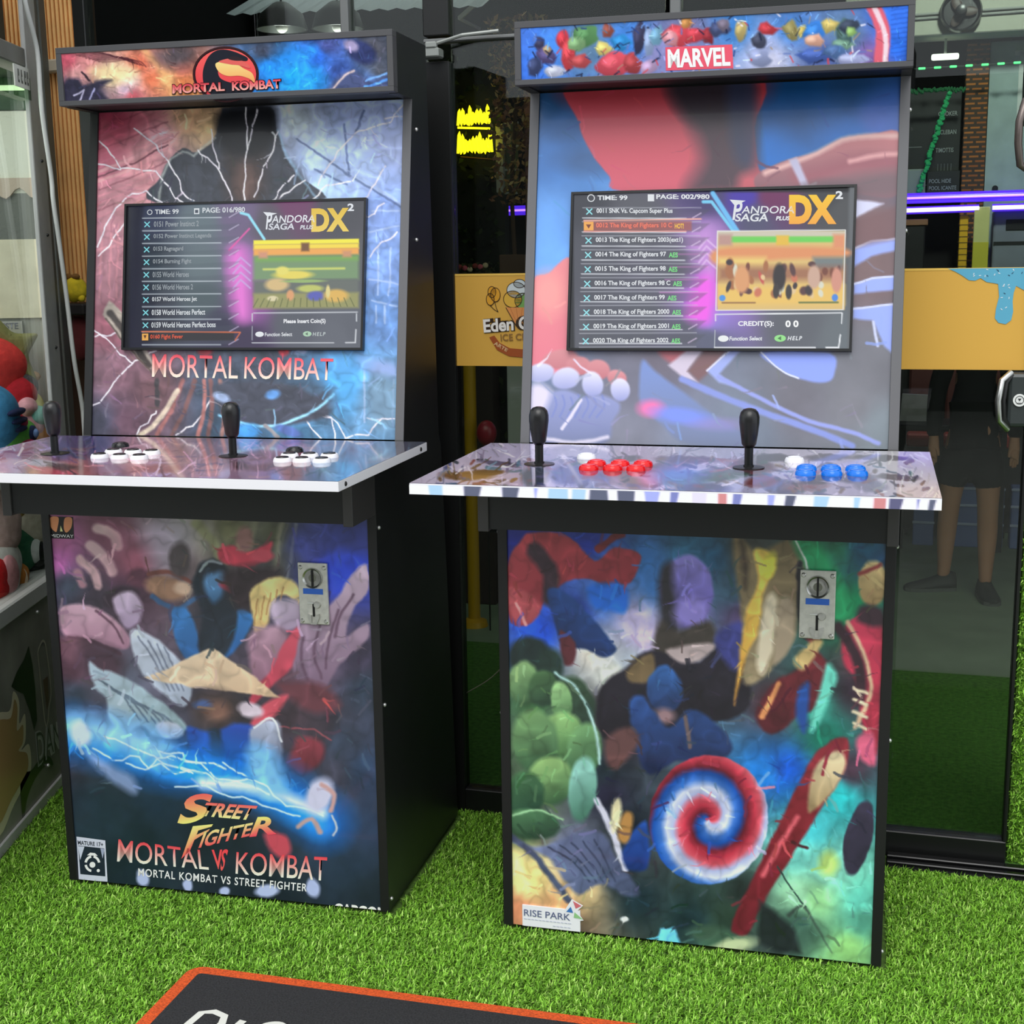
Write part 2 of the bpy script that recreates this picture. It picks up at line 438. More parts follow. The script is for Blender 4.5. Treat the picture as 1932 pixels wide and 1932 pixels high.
def art_front_warm(S):
    S.warp(3.0, 24)
    S.base([(110,1020,150,85,125),(105,1060,180,100,165),(200,1000,115,68,88),(260,1060,150,82,100),(300,1020,170,160,180),(380,1000,150,145,135),(340,1000,165,160,160),(430,1000,110,110,80),(520,1010,80,82,62),(545,1060,85,85,70),(570,1030,75,80,150),(650,1020,50,60,135),(660,1080,40,65,215),(610,1060,70,80,190),(130,1110,62,68,85),(190,1130,60,52,65),(240,1110,75,50,70),(140,1260,95,65,80),(140,1320,52,62,78),(160,1360,66,55,70),(220,1290,90,95,115),(330,1060,90,75,80),(420,1150,38,42,52),(560,1250,95,70,85),(600,1230,150,120,150),(670,1240,62,56,78),(690,1300,46,58,76),(560,1350,64,52,62),(640,1400,52,62,82),(120,1420,60,60,75),(600,1380,58,50,60),(690,1450,46,64,92),(690,1560,42,58,82),(620,1460,66,66,84),(180,1530,32,47,60),(160,1560,32,46,58),(250,1600,26,40,50),(400,1570,28,36,46),(650,1620,40,54,74),(200,1650,25,36,46),(500,1680,26,34,44),(710,1690,32,40,52),(560,1560,40,50,66),(300,1500,32,50,70),(450,1330,48,44,52)])
    S.grain(0.20, 45)
    # rose coloured smoke and drifting strokes, upper left
    S.line([(185,1000),(215,1012),(222,1032)],20,(205,172,176),6,True); S.line([(172,1032),(200,1058),(212,1080)],20,(200,165,172),6,True)
    S.line([(152,1058),(178,1084),(186,1106)],17,(198,160,168),6,True); S.line([(146,1082),(156,1104)],16,(170,125,140),6)
    S.poly([(230,1000),(300,1010),(300,1060),(250,1090),(215,1060)],(150,88,112),30,op=.6)
    S.poly([(270,990),(350,985),(345,1060),(300,1085)],(180,170,190),22,op=.7)
    S.line([(370,990),(400,1020),(420,1060)],18,(150,150,115),8); S.line([(480,985),(460,1060)],12,(140,140,115),8,op=.7); S.line([(530,990),(515,1080)],10,(140,138,120),8,op=.7); S.line([(557,990),(540,1090)],6,(165,165,150),4,op=.7)
    S.poly([(556,990),(693,996),(693,1090),(640,1120),(545,1100)],(56,66,150),16,op=.55); S.poly([(620,1050),(693,1052),(690,1080),(640,1120),(612,1100)],(44,74,225),18)
    # large folded drapery forms, left
    S.poly([(114,1152),(150,1142),(186,1152),(225,1180),(246,1212),(225,1228),(175,1212),(122,1200)],(212,172,192),3,c2=(165,120,145)); S.line([(130,1206),(175,1214),(225,1236)],7,(70,45,60),4,True); S.line([(180,1155),(212,1182),(232,1215)],4,(110,75,95),3,True)
    S.ell(140,1228,38,24,(118,82,98),.5,12); S.poly([(160,1215),(230,1240),(215,1290),(150,1270)],(72,52,66),14)
    S.ell(228,1130,34,22,(52,40,52),.4,-20); S.ell(262,1092,22,18,(92,55,72),.5); S.poly([(215,1130),(248,1118),(268,1142),(262,1172),(240,1188),(222,1165)],(196,176,202),4,c2=(160,138,170))
    S.ell(312,1112,40,22,(160,122,100),.4,15); S.line([(280,1085),(320,1082),(360,1100)],8,(120,72,66),3,True); S.ell(338,1058,20,34,(74,66,70),.4); S.ell(345,1112,18,12,(200,170,150),.6); S.line([(285,1128),(330,1150),(370,1128)],9,(62,96,140),4,True)
    S.poly([(320,1160),(352,1150),(372,1200),(372,1245),(345,1240)],(58,122,190),3,c2=(40,85,140)); S.poly([(442,1152),(478,1166),(440,1232),(404,1248),(410,1210)],(58,126,196),3,c2=(38,82,140))
    S.poly([(362,1110),(375,1066),(400,1056),(425,1068),(438,1120),(448,1160),(430,1230),(395,1250),(372,1220),(380,1160)],(34,42,54),4); S.poly([(386,1090),(418,1080),(424,1110),(405,1138),(388,1122)],(104,150,198),6,c2=(50,90,130)); S.line([(376,1080),(392,1060),(418,1064)],5,(150,160,170),3,True)
    S.poly([(246,1192),(290,1204),(330,1240),(362,1292),(345,1335),(305,1310),(262,1262)],(196,204,222),3,c2=(150,160,180),ang=60)
    for k in range(4): S.line([(262+k*16,1205+k*6),(290+k*14,1250+k*8),(318+k*9,1304)],3,(112,120,142),3,True)
    S.poly([(166,1252),(190,1266),(215,1270),(262,1296),(320,1340),(352,1376),(300,1392),(262,1372),(232,1386),(206,1362),(200,1322),(180,1300)],(176,194,212),3,c2=(120,142,150),ang=45)
    for k in range(6): S.line([(186+k*12,1286+k*8),(226+k*16,1312+k*8),(262+k*15,1362+k*3)],3.5,(88,104,122),3,True)
    # reds and straw colour on the right
    S.poly([(412,1036),(440,1030),(470,1042),(512,1022),(504,1048),(470,1072),(420,1062)],(198,66,86),3); S.ell(460,1018,16,24,(150,110,105),.5); S.ell(492,1050,22,12,(205,80,98),.4,-10); S.ell(440,1110,28,10,(185,52,72),.4,12); S.poly([(420,1080),(520,1070),(520,1110),(470,1150),(440,1140)],(50,40,46),10)
    S.poly([(470,1118),(500,1094),(530,1088),(560,1104),(566,1138),(540,1122),(516,1130),(505,1170),(484,1206),(476,1160)],(232,210,140),3,c2=(214,176,120))
    for k in range(5): S.line([(486+k*12,1130-k*6),(478+k*12,1180-k*11)],2.5,(176,134,86),2)
    S.poly([(512,1136),(560,1132),(563,1176),(540,1190),(515,1176)],(200,184,206),4,c2=(168,146,176)); S.poly([(470,1200),(510,1180),(540,1200),(520,1260),(480,1300),(468,1240)],(176,140,160),6,c2=(120,84,104))
    S.poly([(562,1184),(600,1160),(640,1118),(662,1082),(690,1064),(694,1110),(664,1150),(650,1200),(688,1176),(690,1206),(640,1250),(606,1300),(562,1290),(548,1230)],(206,182,204),3,c2=(112,88,112),ang=100)
    for a in ([(600,1180),(590,1230),(604,1280)],[(636,1150),(618,1210),(612,1260)],[(664,1120),(640,1160),(630,1200)],[(570,1200),(568,1250),(580,1285)]): S.line(a,5,(104,78,100),4,True)
    S.poly([(560,1182),(562,1210),(548,1260),(506,1300),(462,1342),(478,1300),(510,1262),(530,1220)],(214,88,108),3,c2=(150,50,68))
    S.poly([(520,1290),(600,1290),(640,1330),(600,1345),(560,1330)],(100,56,66),8); S.poly([(494,1330),(540,1310),(516,1352),(470,1370)],(196,80,96),4); S.line([(610,1320),(630,1346)],6,(200,80,80),3,taper=True)
    S.poly([(560,1390),(604,1400),(606,1430),(570,1462),(540,1440),(552,1410)],(150,62,76),6,c2=(90,44,56)); S.line([(520,1370),(590,1376),(622,1396)],3,(130,70,80),2)
    # straw coloured wedge and blue glow
    S.poly([(268,1280),(300,1270),(360,1240),(392,1226),(404,1226),(420,1236),(470,1272),(526,1316),(490,1312),(400,1302),(330,1292)],(226,204,178),2,False,c2=(198,168,138),ang=60)
    S.ell(404,1340,40,36,(74,60,60),.8); S.ell(410,1342,20,18,(118,86,76),1.0); S.ell(380,1330,16,8,(70,90,140),1.0); S.ell(470,1340,24,14,(192,178,192),.5,10)
    S.poly([(352,1372),(384,1380),(404,1384),(440,1366),(480,1372),(500,1420),(470,1450),(380,1440),(356,1410)],(40,78,178),4,c2=(30,44,90)); S.line([(404,1386),(408,1440)],22,(34,40,48),8); S.ell(318,1378,26,16,(192,198,216),.3,18); S.poly([(470,1376),(520,1360),(530,1410),(520,1460),(480,1430)],(176,182,204),4,c2=(90,100,130)); S.line([(478,1372),(512,1356),(530,1400)],4,(210,214,224),2,True)
    S.line([(140,1388),(230,1412),(330,1440),(440,1452),(540,1500),(610,1550)],88,(20,110,214),60,True,op=.8); S.line([(150,1390),(250,1425),(380,1460),(500,1496),(600,1556)],44,(40,150,246),40,True)
    S.line([(140,1372),(190,1382),(240,1396),(300,1424)],48,(150,206,250),40,True,op=.9); S.line([(380,1478),(460,1484),(540,1506),(606,1534)],20,(205,220,250),18,True); S.poly([(470,1410),(510,1420),(540,1490),(500,1500),(470,1460)],(120,186,238),14)
    rng = random.Random(4)
    for (a, b) in (((200,1400),(470,1476)),((240,1440),(500,1490)),((300,1420),(420,1456)),((330,1480),(560,1530)),((180,1420),(330,1452)),((420,1450),(600,1540))):
        n = 9; S.line([(a[0]+(b[0]-a[0])*i/n+rng.uniform(-7,7), a[1]+(b[1]-a[1])*i/n+rng.uniform(-11,11)) for i in range(n+1)],3,(205,232,255),2.5)
    S.ell(152,1386,18,26,(196,214,240),.5,-20); S.poly([(160,1420),(200,1440),(250,1470),(255,1500),(215,1480),(180,1450)],(140,160,205),8,op=.8); S.ell(600,1500,24,34,(196,196,222),.5,25); S.line([(560,1560),(585,1545),(600,1570)],9,(180,150,150),5,True); S.line([(606,1480),(628,1500),(622,1530)],9,(190,150,150),5,True); S.line([(625,1540),(632,1560),(625,1576)],4,(190,195,205),3,True)
    S.poly([(498,1572),(536,1576),(546,1606),(530,1620),(505,1600)],(186,72,88),5)
    for x, y, a, b in ((268,1660,12,16),(352,1672,10,12),(420,1684,10,8),(500,1682,22,12),(588,1676,12,18)): S.ell(x,y,a,b,(172,184,226),.5,rng.uniform(-30,30))
    S.veins(.15, 60, 1480); S.brush(420, 16, 6, .22, (100,980,740,1500)); S.brush(120, 12, 3, .2, (130,990,700,1480))

def letters_front_warm(L):
    red, pale = (214, 62, 74), (250, 236, 214); L.begin('title_lettering')
    L.text('S', ((352,1500),(404,1497),(384,1548),(330,1560)), (236,92,88), (246,220,120), .03, .0)
    L.text('TREET', ((388,1515),(484,1521),(470,1548),(374,1540)), (236,92,92), (248,226,150), .03)
    L.text('F', ((362,1560),(400,1556),(384,1580),(340,1622)), (246,220,130), (226,76,84), .03)
    L.text('IGHTE', ((384,1570),(476,1552),(468,1578),(372,1602)), (250,214,140), (230,84,88), .025)
    L.text('R', ((484,1542),(520,1540),(520,1574),(468,1580)), (248,222,120), (226,70,92), .03)
    L.text('MORTAL', ((222,1585),(388,1606),(392,1643),(219,1628)), red, pale, .002)
    L.text('KOMBAT', ((444,1608),(615,1617),(613,1663),(442,1650)), red, pale, .002)
    L.text('VS', ((397,1604),(430,1603),(418,1645),(406,1640)), (222,66,76), (240,90,90), .02)
    L.begin('subtitle_lettering')
    L.text('MORTAL KOMBAT VS STREET FIGHTER', ((259,1640),(577,1668),(576,1683),(259,1655)), (226,230,240), None, .012, 0, 1.15)
    L.begin('maker_lettering')
    L.text('CAPCOM', ((627,1704),(728,1713),(728,1740),(627,1731)), (238,232,220), None, .05)
    L.begin('rating_label')
    L.shape([(143,1581),(197,1588),(201,1666),(147,1663)], (196,200,216)); L.shape([(146,1598),(195,1603),(197,1656),(150,1652)], (30,38,52), lift=.0008)
    L.text('MATURE 17+', ((145,1588),(193,1592),(193,1600),(146,1596)), (40,46,60), None, .02, lift=.001)
    L.shape([(146,1599),(158,1600),(150,1625)], (190,196,214), lift=.001); L.shape([(196,1604),(188,1603),(192,1622)], (150,158,184), lift=.001)
    W = (236,238,244)
    for a0, a1 in ((100,170),(190,260),(280,350)): L.ring(173,1632,15,16,4.5,W,.0012,12,a0,a1)
    L.disc(173,1634,5.5,5.5,W,.0012); L.disc(184,1645,3,3,W,.0012); L.shape([(163,1616),(169,1611),(178,1612),(183,1617)],W,lift=.0012)
    L.begin('studio_badge')
    L.shape([(95,978),(139,979),(141,1020),(98,1019)], (22,18,22))
    L.shape([(97,980),(112,980),(110,1000),(107,1007),(98,998)], (214,140,96), True, .0009); L.shape([(124,981),(137,981),(136,998),(127,1008),(122,1000)], (214,140,96), True, .0009)
    L.shape([(116,995),(120,1006),(115,1006)], (230,220,150), lift=.0009)
    L.text('MIDWAY', ((97,1011),(140,1012),(140,1018),(98,1017)), (228,228,236), None, .0, lift=.0009)

def art_front_cool(S):
    S.warp(3.0, 24)
    S.base([(960,1030,28,40,150),(1100,1020,30,48,150),(1150,1060,52,96,180),(1200,1060,50,110,180),(1230,1100,60,120,195),(1330,1050,34,84,120),(1290,1040,50,110,150),(1400,1040,66,66,62),(1560,1030,34,110,84),(1620,1030,30,80,110),(1650,1060,34,74,112),(1130,1130,74,126,220),(1190,1170,190,178,220),(1210,1200,196,180,222),(1180,1250,186,196,214),(1110,1230,236,228,214),(1150,1270,214,216,206),(1010,1190,28,80,215),(1080,1160,30,60,160),(1370,1110,56,86,110),(1390,1160,84,70,110),(1480,1100,116,104,76),(1600,1140,14,132,84),(1570,1160,24,120,84),(1640,1250,170,44,66),(1600,1300,44,34,46),(1530,1290,28,50,50),(1460,1330,66,28,36),(1550,1390,18,116,96),(1530,1330,60,170,150),(1480,1450,14,84,196),(1440,1460,26,120,210),(1600,1450,64,44,60),(1180,1400,32,34,44),(1140,1340,44,36,44),(1130,1450,30,42,50),(1000,1320,54,92,56),(1060,1400,110,150,100),(980,1450,72,92,72),(980,1560,44,72,52),(1080,1600,112,122,160),(1180,1560,26,34,42),(1140,1500,40,40,60),(1000,1660,244,220,144),(960,1640,240,222,150),(970,1720,190,124,92),(1050,1710,226,170,120),(1100,1680,224,196,144),(1160,1660,34,44,54),(1200,1700,28,44,54),(1300,1740,30,48,56),(1380,1730,44,62,54),(1400,1690,34,42,44),(1530,1560,66,180,190),(1500,1610,110,200,190),(1580,1500,40,170,176),(1560,1640,130,206,190),(1620,1700,104,206,186),(1540,1700,156,222,156),(1600,1790,146,206,126),(1500,1690,160,220,180),(1450,1780,52,62,62),(1500,1740,70,104,90),(1350,1790,60,90,72),(1620,1740,80,150,130),(1060,1760,60,50,50)])
    S.grain(0.20, 38)
    # red and navy swooshes, upper left
    S.poly([(950,1064),(972,1024),(990,1008),(1046,1008),(1080,1026),(1112,1060),(1150,1034),(1196,1044),(1198,1066),(1180,1098),(1140,1106),(1096,1092),(1060,1098),(1024,1130),(990,1180),(952,1166)],(186,72,82),2.5,c2=(118,36,48),ang=70)
    S.line([(1120,1036),(1150,1014),(1164,1008)],14,(120,40,46),4); S.line([(1000,1040),(1030,1080),(1030,1130)],30,(58,40,52),10,True); S.poly([(952,1110),(990,1120),(1012,1150),(985,1180),(955,1160)],(176,78,86),4); S.line([(966,1140),(986,1180)],6,(226,150,150),3)
    S.poly([(1024,1120),(1050,1112),(1096,1150),(1148,1212),(1152,1232),(1130,1240),(1094,1224),(1056,1222),(1040,1180)],(40,92,176),3,c2=(22,30,62),ang=120); S.poly([(1050,1190),(1076,1210),(1076,1246),(1062,1256),(1052,1240)],(92,42,50),3)
    S.poly([(1100,1110),(1150,1100),(1178,1118),(1170,1156),(1140,1152),(1112,1144)],(34,108,220),5)
    # violet oval with a dark, broad form below
    S.ell(1286,1116,50,70,(150,140,226),.12,c2=(72,64,130)); S.poly([(1236,1080),(1258,1062),(1262,1110),(1276,1180),(1250,1240),(1236,1180)],(46,44,52),9); S.ell(1296,1156,34,30,(140,128,206),.7)
    S.poly([(1224,1220),(1240,1170),(1270,1190),(1330,1170),(1340,1215),(1300,1250),(1240,1250)],(64,58,54),6)
    S.poly([(1118,1330),(1132,1290),(1170,1262),(1220,1226),(1300,1250),(1342,1220),(1384,1214),(1404,1260),(1400,1340),(1300,1370),(1180,1400),(1130,1390)],(38,34,46),4,c2=(28,26,34)); S.poly([(1340,1210),(1360,1180),(1396,1176),(1402,1250),(1370,1260)],(62,66,136),6); S.poly([(1176,1264),(1222,1232),(1226,1280),(1186,1288)],(110,92,66),4); S.poly([(1250,1226),(1330,1212),(1336,1226),(1290,1252)],(186,168,170),4)
    # bronze column and flame
    S.poly([(1372,1008),(1420,1040),(1490,1008),(1520,1060),(1498,1120),(1490,1200),(1440,1270),(1396,1286),(1392,1180)],(120,104,76),5,c2=(150,134,106)); S.poly([(1436,1130),(1456,1128),(1450,1220),(1432,1270),(1420,1240)],(222,208,182),5); S.poly([(1460,1130),(1490,1140),(1486,1210),(1452,1250)],(168,150,128),5); S.poly([(1384,1016),(1400,1060),(1396,1110)],(70,58,50),6)
    S.poly([(1412,1036),(1440,1040),(1452,1070),(1430,1120),(1424,1180),(1400,1240),(1378,1330),(1386,1250),(1400,1150),(1420,1100)],(240,206,96),4,c2=(226,160,70)); S.ell(1440,1066,14,26,(232,222,84),.7,20)
    S.poly([(1482,1010),(1520,1012),(1560,1060),(1590,1120),(1600,1160),(1560,1180),(1520,1090)],(36,150,96),9); S.line([(1488,1014),(1510,1060),(1520,1110)],4,(200,215,205),3,True); S.line([(1498,1060),(1500,1150),(1512,1200)],10,(34,32,40),5,True)
    # green rounded masses, left
    S.ell(992,1240,40,38,(28,44,44),.3); S.ell(1030,1262,26,40,(34,54,48),.4)
    for x,y,a,b,r,c,d in ((982,1290,30,42,0,(140,178,120),(46,76,50)),(1018,1300,28,34,10,(70,104,66),(34,56,44)),(1078,1330,38,56,-20,(54,78,56),(34,52,46)),(1052,1322,20,36,-10,(156,200,136),(76,116,76)),(1056,1386,40,42,0,(150,196,124),(60,96,60)),(1096,1420,32,56,8,(120,168,112),(44,76,54)),(1004,1400,44,60,-8,(118,160,104),(44,74,54)),(1034,1474,44,46,0,(150,190,120),(52,84,58)),(986,1500,36,44,0,(66,104,70),(34,60,48)),(1094,1490,26,62,6,(150,206,196),(64,110,92)),(1000,1556,54,28,8,(84,130,88),(34,54,46))):
        S.ell(x,y,a,b,c,.22,r,c2=d,ang=70)
    S.line([(1042,1270),(1080,1300),(1112,1360),(1126,1440)],5,(176,216,214),5,True); S.line([(962,1540),(1010,1530),(1056,1548)],4,(150,196,150),4,True)
    S.poly([(962,1590),(1010,1600),(1070,1580),(1128,1570),(1160,1620),(1204,1684),(1180,1692),(1130,1670),(1090,1690),(1060,1660),(1030,1620)],(120,132,172),4,c2=(64,72,100),ang=20)
    for k in range(5): S.line([(1030+k*22,1600-k*4),(1080+k*15,1630),(1110+k*12,1665)],3,(58,66,92),3,True)
    S.line([(1120,1510),(1150,1570),(1176,1640)],12,(206,206,226),5,True); S.poly([(1150,1520),(1164,1508),(1166,1550),(1150,1572)],(232,222,180),4); S.line([(960,1580),(1000,1610),(1030,1650),(1070,1700)],12,(70,78,104),6,True)
    # blue masses in the middle
    S.poly([(1214,1310),(1218,1276),(1246,1254),(1272,1272),(1282,1312),(1262,1340),(1232,1340)],(54,104,176),3,c2=(30,44,80)); S.ell(1246,1350,20,14,(150,120,126),1.0)
    S.poly([(1180,1330),(1204,1312),(1226,1340),(1258,1372),(1296,1336),(1350,1370),(1376,1410),(1340,1440),(1270,1436),(1220,1460),(1196,1420)],(44,80,146),4,c2=(26,36,66)); S.line([(1286,1350),(1296,1410)],8,(104,88,90),4); S.poly([(1136,1396),(1180,1370),(1200,1400),(1160,1450),(1140,1440)],(96,66,66),6); S.poly([(1172,1600),(1212,1548),(1222,1600),(1216,1640),(1180,1640)],(42,86,176),4,c2=(26,50,110)); S.poly([(1160,1580),(1172,1534),(1190,1540),(1180,1590)],(176,130,74),4)
    # swirled disc
    cx, cy, rx, ry = 1333, 1547, 114, 124
    i = S._sel(cx-rx-4, cx+rx+4, cy-ry-4, cy+ry+4); dx, dy = (S.X[i]-cx)/rx, (S.Y[i]-cy)/ry; q = np.hypot(dx, dy)
    ph = (np.arctan2(dy, dx) / (2*PI) + q * 1.35) % 1.0
    pal = np.array([(178,52,70),(206,84,100),(170,180,220),(206,212,236),(60,110,190),(24,76,160),(110,34,48),(178,52,70)], float); k = ph * 7; k0 = np.minimum(k.astype(int), 6); fr = (k - k0)[:, None]
    cc = pal[k0] * (1 - fr) + pal[k0 + 1] * fr; a = np.clip((1 - q) * 40, 0, 1)[:, None]; S.C[i] = S.C[i] * (1 - a) + cc * a
    # red and gold bands, right
    S.poly([(1512,1204),(1540,1208),(1500,1258),(1450,1290),(1420,1350),(1450,1384),(1500,1350),(1536,1330),(1560,1260)],(130,42,52),4,c2=(70,26,34)); S.poly([(1488,1246),(1524,1206),(1544,1212),(1510,1262)],(206,178,120),4); S.line([(1462,1290),(1430,1350)],10,(226,150,96),5)
    S.poly([(1586,1178),(1622,1160),(1657,1186),(1654,1300),(1650,1420),(1620,1370),(1610,1290),(1580,1240)],(206,62,92),4,c2=(140,36,54),ang=60); S.line([(1590,1170),(1626,1240),(1634,1310),(1606,1370)],8,(206,170,140),5,True); S.line([(1572,1180),(1612,1246),(1614,1320)],22,(54,34,44),10,True); S.poly([(1610,1390),(1640,1380),(1648,1440),(1620,1430)],(200,90,120),5)
    for k in range(4): S.line([(1604,1296+k*22),(1628,1306+k*22)],6,(214,200,170),4)
    S.ell(1636,1098,27,44,(214,190,136),.2,c2=(150,124,84)); S.poly([(1612,1140),(1655,1146),(1655,1180),(1610,1170)],(58,40,50),6); S.line([(1612,1080),(1650,1064)],8,(140,60,60),5)
    S.poly([(1554,1250),(1572,1276),(1556,1320),(1540,1360),(1520,1376),(1540,1300)],(110,216,196),5); S.poly([(1500,1300),(1520,1290),(1512,1380),(1496,1350)],(34,74,150),5)
    S.poly([(1520,1440),(1556,1400),(1592,1390),(1594,1440),(1560,1500),(1500,1600),(1440,1700),(1412,1760),(1388,1764),(1380,1740),(1440,1610)],(150,44,56),3,c2=(86,28,40),ang=60); S.poly([(1530,1450),(1572,1414),(1592,1440),(1560,1500),(1520,1532)],(210,194,158),4,c2=(150,126,92)); S.line([(1546,1460),(1556,1420),(1570,1404)],6,(140,40,60),3); S.line([(1500,1540),(1436,1650)],9,(206,92,104),7); S.line([(1490,1590),(1520,1600)],6,(70,30,40),3)
    S.ell(1616,1580,25,72,(52,46,66),.12,12); S.ell(1560,1630,18,24,(176,210,120),.9); S.ell(1500,1760,60,30,(60,90,80),.9,20,op=.7)
    S.poly([(1430,1700),(1462,1720),(1500,1760),(1512,1800),(1470,1800),(1430,1780)],(36,42,46),6,False); S.ell(1376,1790,46,16,(190,204,160),.7,-16); S.ell(1330,1762,34,14,(60,84,70),.9)
    S.line([(1464,1636),(1500,1690),(1518,1712)],3,(40,60,60),2); S.line([(1486,1728),(1512,1710),(1540,1750),(1570,1800)],8,(56,70,66),5,True,taper=True)
    S.poly([(1244,1754),(1270,1752),(1284,1786),(1238,1780)],(110,206,244),3,False); S.ell(1176,1737,7,4,(230,236,240),.8)
    S.veins(.15, 56); S.brush(520, 16, 6, .22); S.brush(150, 12, 3, .2)

def art_upper_storm(S):
    S.warp(2.5, 20)
    S.base([(200,220,142,52,74),(200,300,162,90,108),(230,360,140,96,104),(300,250,196,140,146),(370,220,176,138,106),(400,240,180,150,110),(470,230,14,16,22),(480,300,34,34,42),(560,230,176,190,220),(600,300,150,172,214),(700,230,146,164,212),(740,260,134,152,204),(720,400,98,120,170),(720,500,98,126,180),(720,600,78,112,162),(650,720,66,142,200),(720,750,94,128,156),(600,760,58,74,92),(500,700,46,52,64),(400,740,50,60,76),(300,740,90,64,70),(220,700,108,78,90),(210,600,118,78,88),(220,500,128,88,98),(250,800,80,58,70),(190,800,52,52,68),(560,800,56,98,130),(450,800,44,66,86),(330,350,56,60,70),(400,330,62,66,78),(560,350,54,56,64),(690,320,140,160,206),(610,360,150,176,214),(290,350,170,118,124),(280,300,180,124,130)])
    S.C = np.clip(S.C * 1.18 + 4, 0, 240)
    S.grain(0.22, 34)
    for k in range(14): S.line([(190,236+k*13),(250,214+k*13),(322,184+k*13)],3,(206,130,146) if k%3 else (96,40,56),2.5,op=.45)
    S.poly([(192,204),(300,204),(280,240),(192,290)],(150,50,72),24,op=.6); S.line([(188,318),(260,290),(330,250)],7,(206,146,154),3); S.line([(188,328),(262,300),(322,268)],3,(110,60,74),2); S.line([(186,336),(250,316)],6,(210,150,156),2)
    for x in (196,214,228,240): S.line([(x,420),(x-4,560)],4,(196,130,140),3,op=.55)
    S.line([(186,470),(240,455)],6,(190,130,140),3,op=.6); S.poly([(186,590),(240,580),(236,650),(184,650)],(140,70,88),18,op=.5)
    # pale walls and beams on the blue side
    S.poly([(660,204),(765,204),(765,320),(670,260)],(158,172,216),16,op=.8)
    for a in ([(560,260),(660,330),(764,390)],[(600,250),(640,330)],[(650,240),(655,330),(690,350)],[(590,270),(560,330),(590,380)],[(670,256),(765,316)],[(640,204),(560,300)],[(660,330),(700,300),(720,330)],[(690,340),(750,380)],[(706,400),(756,400)],[(700,440),(754,430)],[(716,470),(716,560)],[(740,470),(736,560)],[(700,530),(754,540)],[(704,570),(750,580)],[(712,580),(712,612)],[(728,580),(728,614)],[(690,690),(748,710)],[(690,700),(690,800)],[(744,720),(742,800)]): S.line(a,3.5,(170,190,226),2.5,op=.75)
    for a in ([(566,262),(664,334),(764,396)],[(655,236),(662,330)],[(690,210),(676,250)],[(600,320),(660,350)]): S.line(a,4,(70,88,130),2.5,op=.7)
    S.poly([(676,676),(746,690),(744,716),(690,704)],(140,164,214),8); S.poly([(700,720),(744,724),(742,800),(704,800)],(110,142,168),12)
    # dark central mass with a ragged outline
    S.poly([(300,378),(308,330),(326,296),(350,276),(372,284),(392,276),(412,256),(424,206),(430,200),(516,200),(526,240),(542,288),(566,330),(606,380)],(56,60,70),1.5)
    S.poly([(424,206),(516,200),(524,246),(506,288),(472,304),(436,290),(416,254)],(14,16,22),10); S.poly([(430,290),(470,300),(505,290),(500,378),(440,378)],(60,50,50),16); S.ell(470,340,22,40,(112,84,76),.9,op=.6)
    S.line([(412,256),(372,290),(350,282),(326,298),(310,330),(304,378)],4,(206,216,206),4,op=.6); S.line([(528,244),(546,292),(572,336),(606,380)],4,(150,196,226),5,op=.6)
    rng = random.Random(7)
    def bolt(p, wd=2.6, c=(232,226,238)):
        q = [p[0]]
        for a, b in zip(p, p[1:]):
            for t in (0.33, 0.66, 1.0): q.append((a[0]+(b[0]-a[0])*t+(rng.uniform(-3,3) if t<1 else 0), a[1]+(b[1]-a[1])*t+(rng.uniform(-3,3) if t<1 else 0)))
        S.line(q, wd, c, 1.5)
    for p in ([(470,200),(472,260),(470,330),(468,378)],[(492,204),(480,250),(472,280)],[(190,258),(232,312),(300,318),(336,370),(352,378)],[(188,302),(232,314)],[(258,236),(300,270),(322,300),(350,360),(372,376)],[(380,280),(402,300),(430,340),(444,378)],[(404,240),(412,290),(418,316)],[(188,462),(214,404),(246,366),(280,356),(310,378)],[(190,480),(240,420),(262,378)],[(530,246),(520,280),(500,330),(484,370)],[(560,330),(530,360),(520,378)],[(580,340),(550,362),(530,378)],[(764,200),(740,232),(680,250),(650,280),(626,310),(606,350)],[(760,222),(730,226)],[(730,316),(710,350),(690,378)],[(596,378),(620,350),(670,342)],[(728,386),(698,410)],[(752,442),(722,460),(700,490)],[(182,622),(206,640),(232,670),(256,686)],[(182,634),(215,632),(238,618)],[(178,766),(196,758),(230,710),(260,680),(300,662)],[(262,822),(290,786),(300,778)],[(338,824),(370,806),(412,742)],[(600,780),(640,800),(655,828)],[(604,772),(628,790),(636,830)],[(580,795),(610,830)],[(655,830),(698,824),(722,794),(746,794)],[(500,806),(560,794),(604,774),(634,746)]): bolt(p)
    # tilted plank, hanging chain and folds under the screen
    S.poly([(198,592),(210,566),(236,590),(300,690),(286,700),(240,650)],(158,148,138),2,False); S.line([(212,590),(286,690)],12,(64,56,54),4); S.line([(204,600),(240,648),(292,704)],3,(90,74,70),2)
    for y in (724,744,760): S.ring if False else S.ell(302,y,5,11,(60,56,60),.5)
    for x0,x1,c in ((350,300,(150,98,96)),(372,330,(112,80,80)),(390,380,(168,112,108)),(402,398,(120,84,84)),(420,424,(150,110,104))): S.line([(x0,720),((x0+x1)/2+6,770),(x1,824)],8,c,4,True)
    S.line([(340,740),(300,800),(270,822)],9,(206,190,170),4,True)
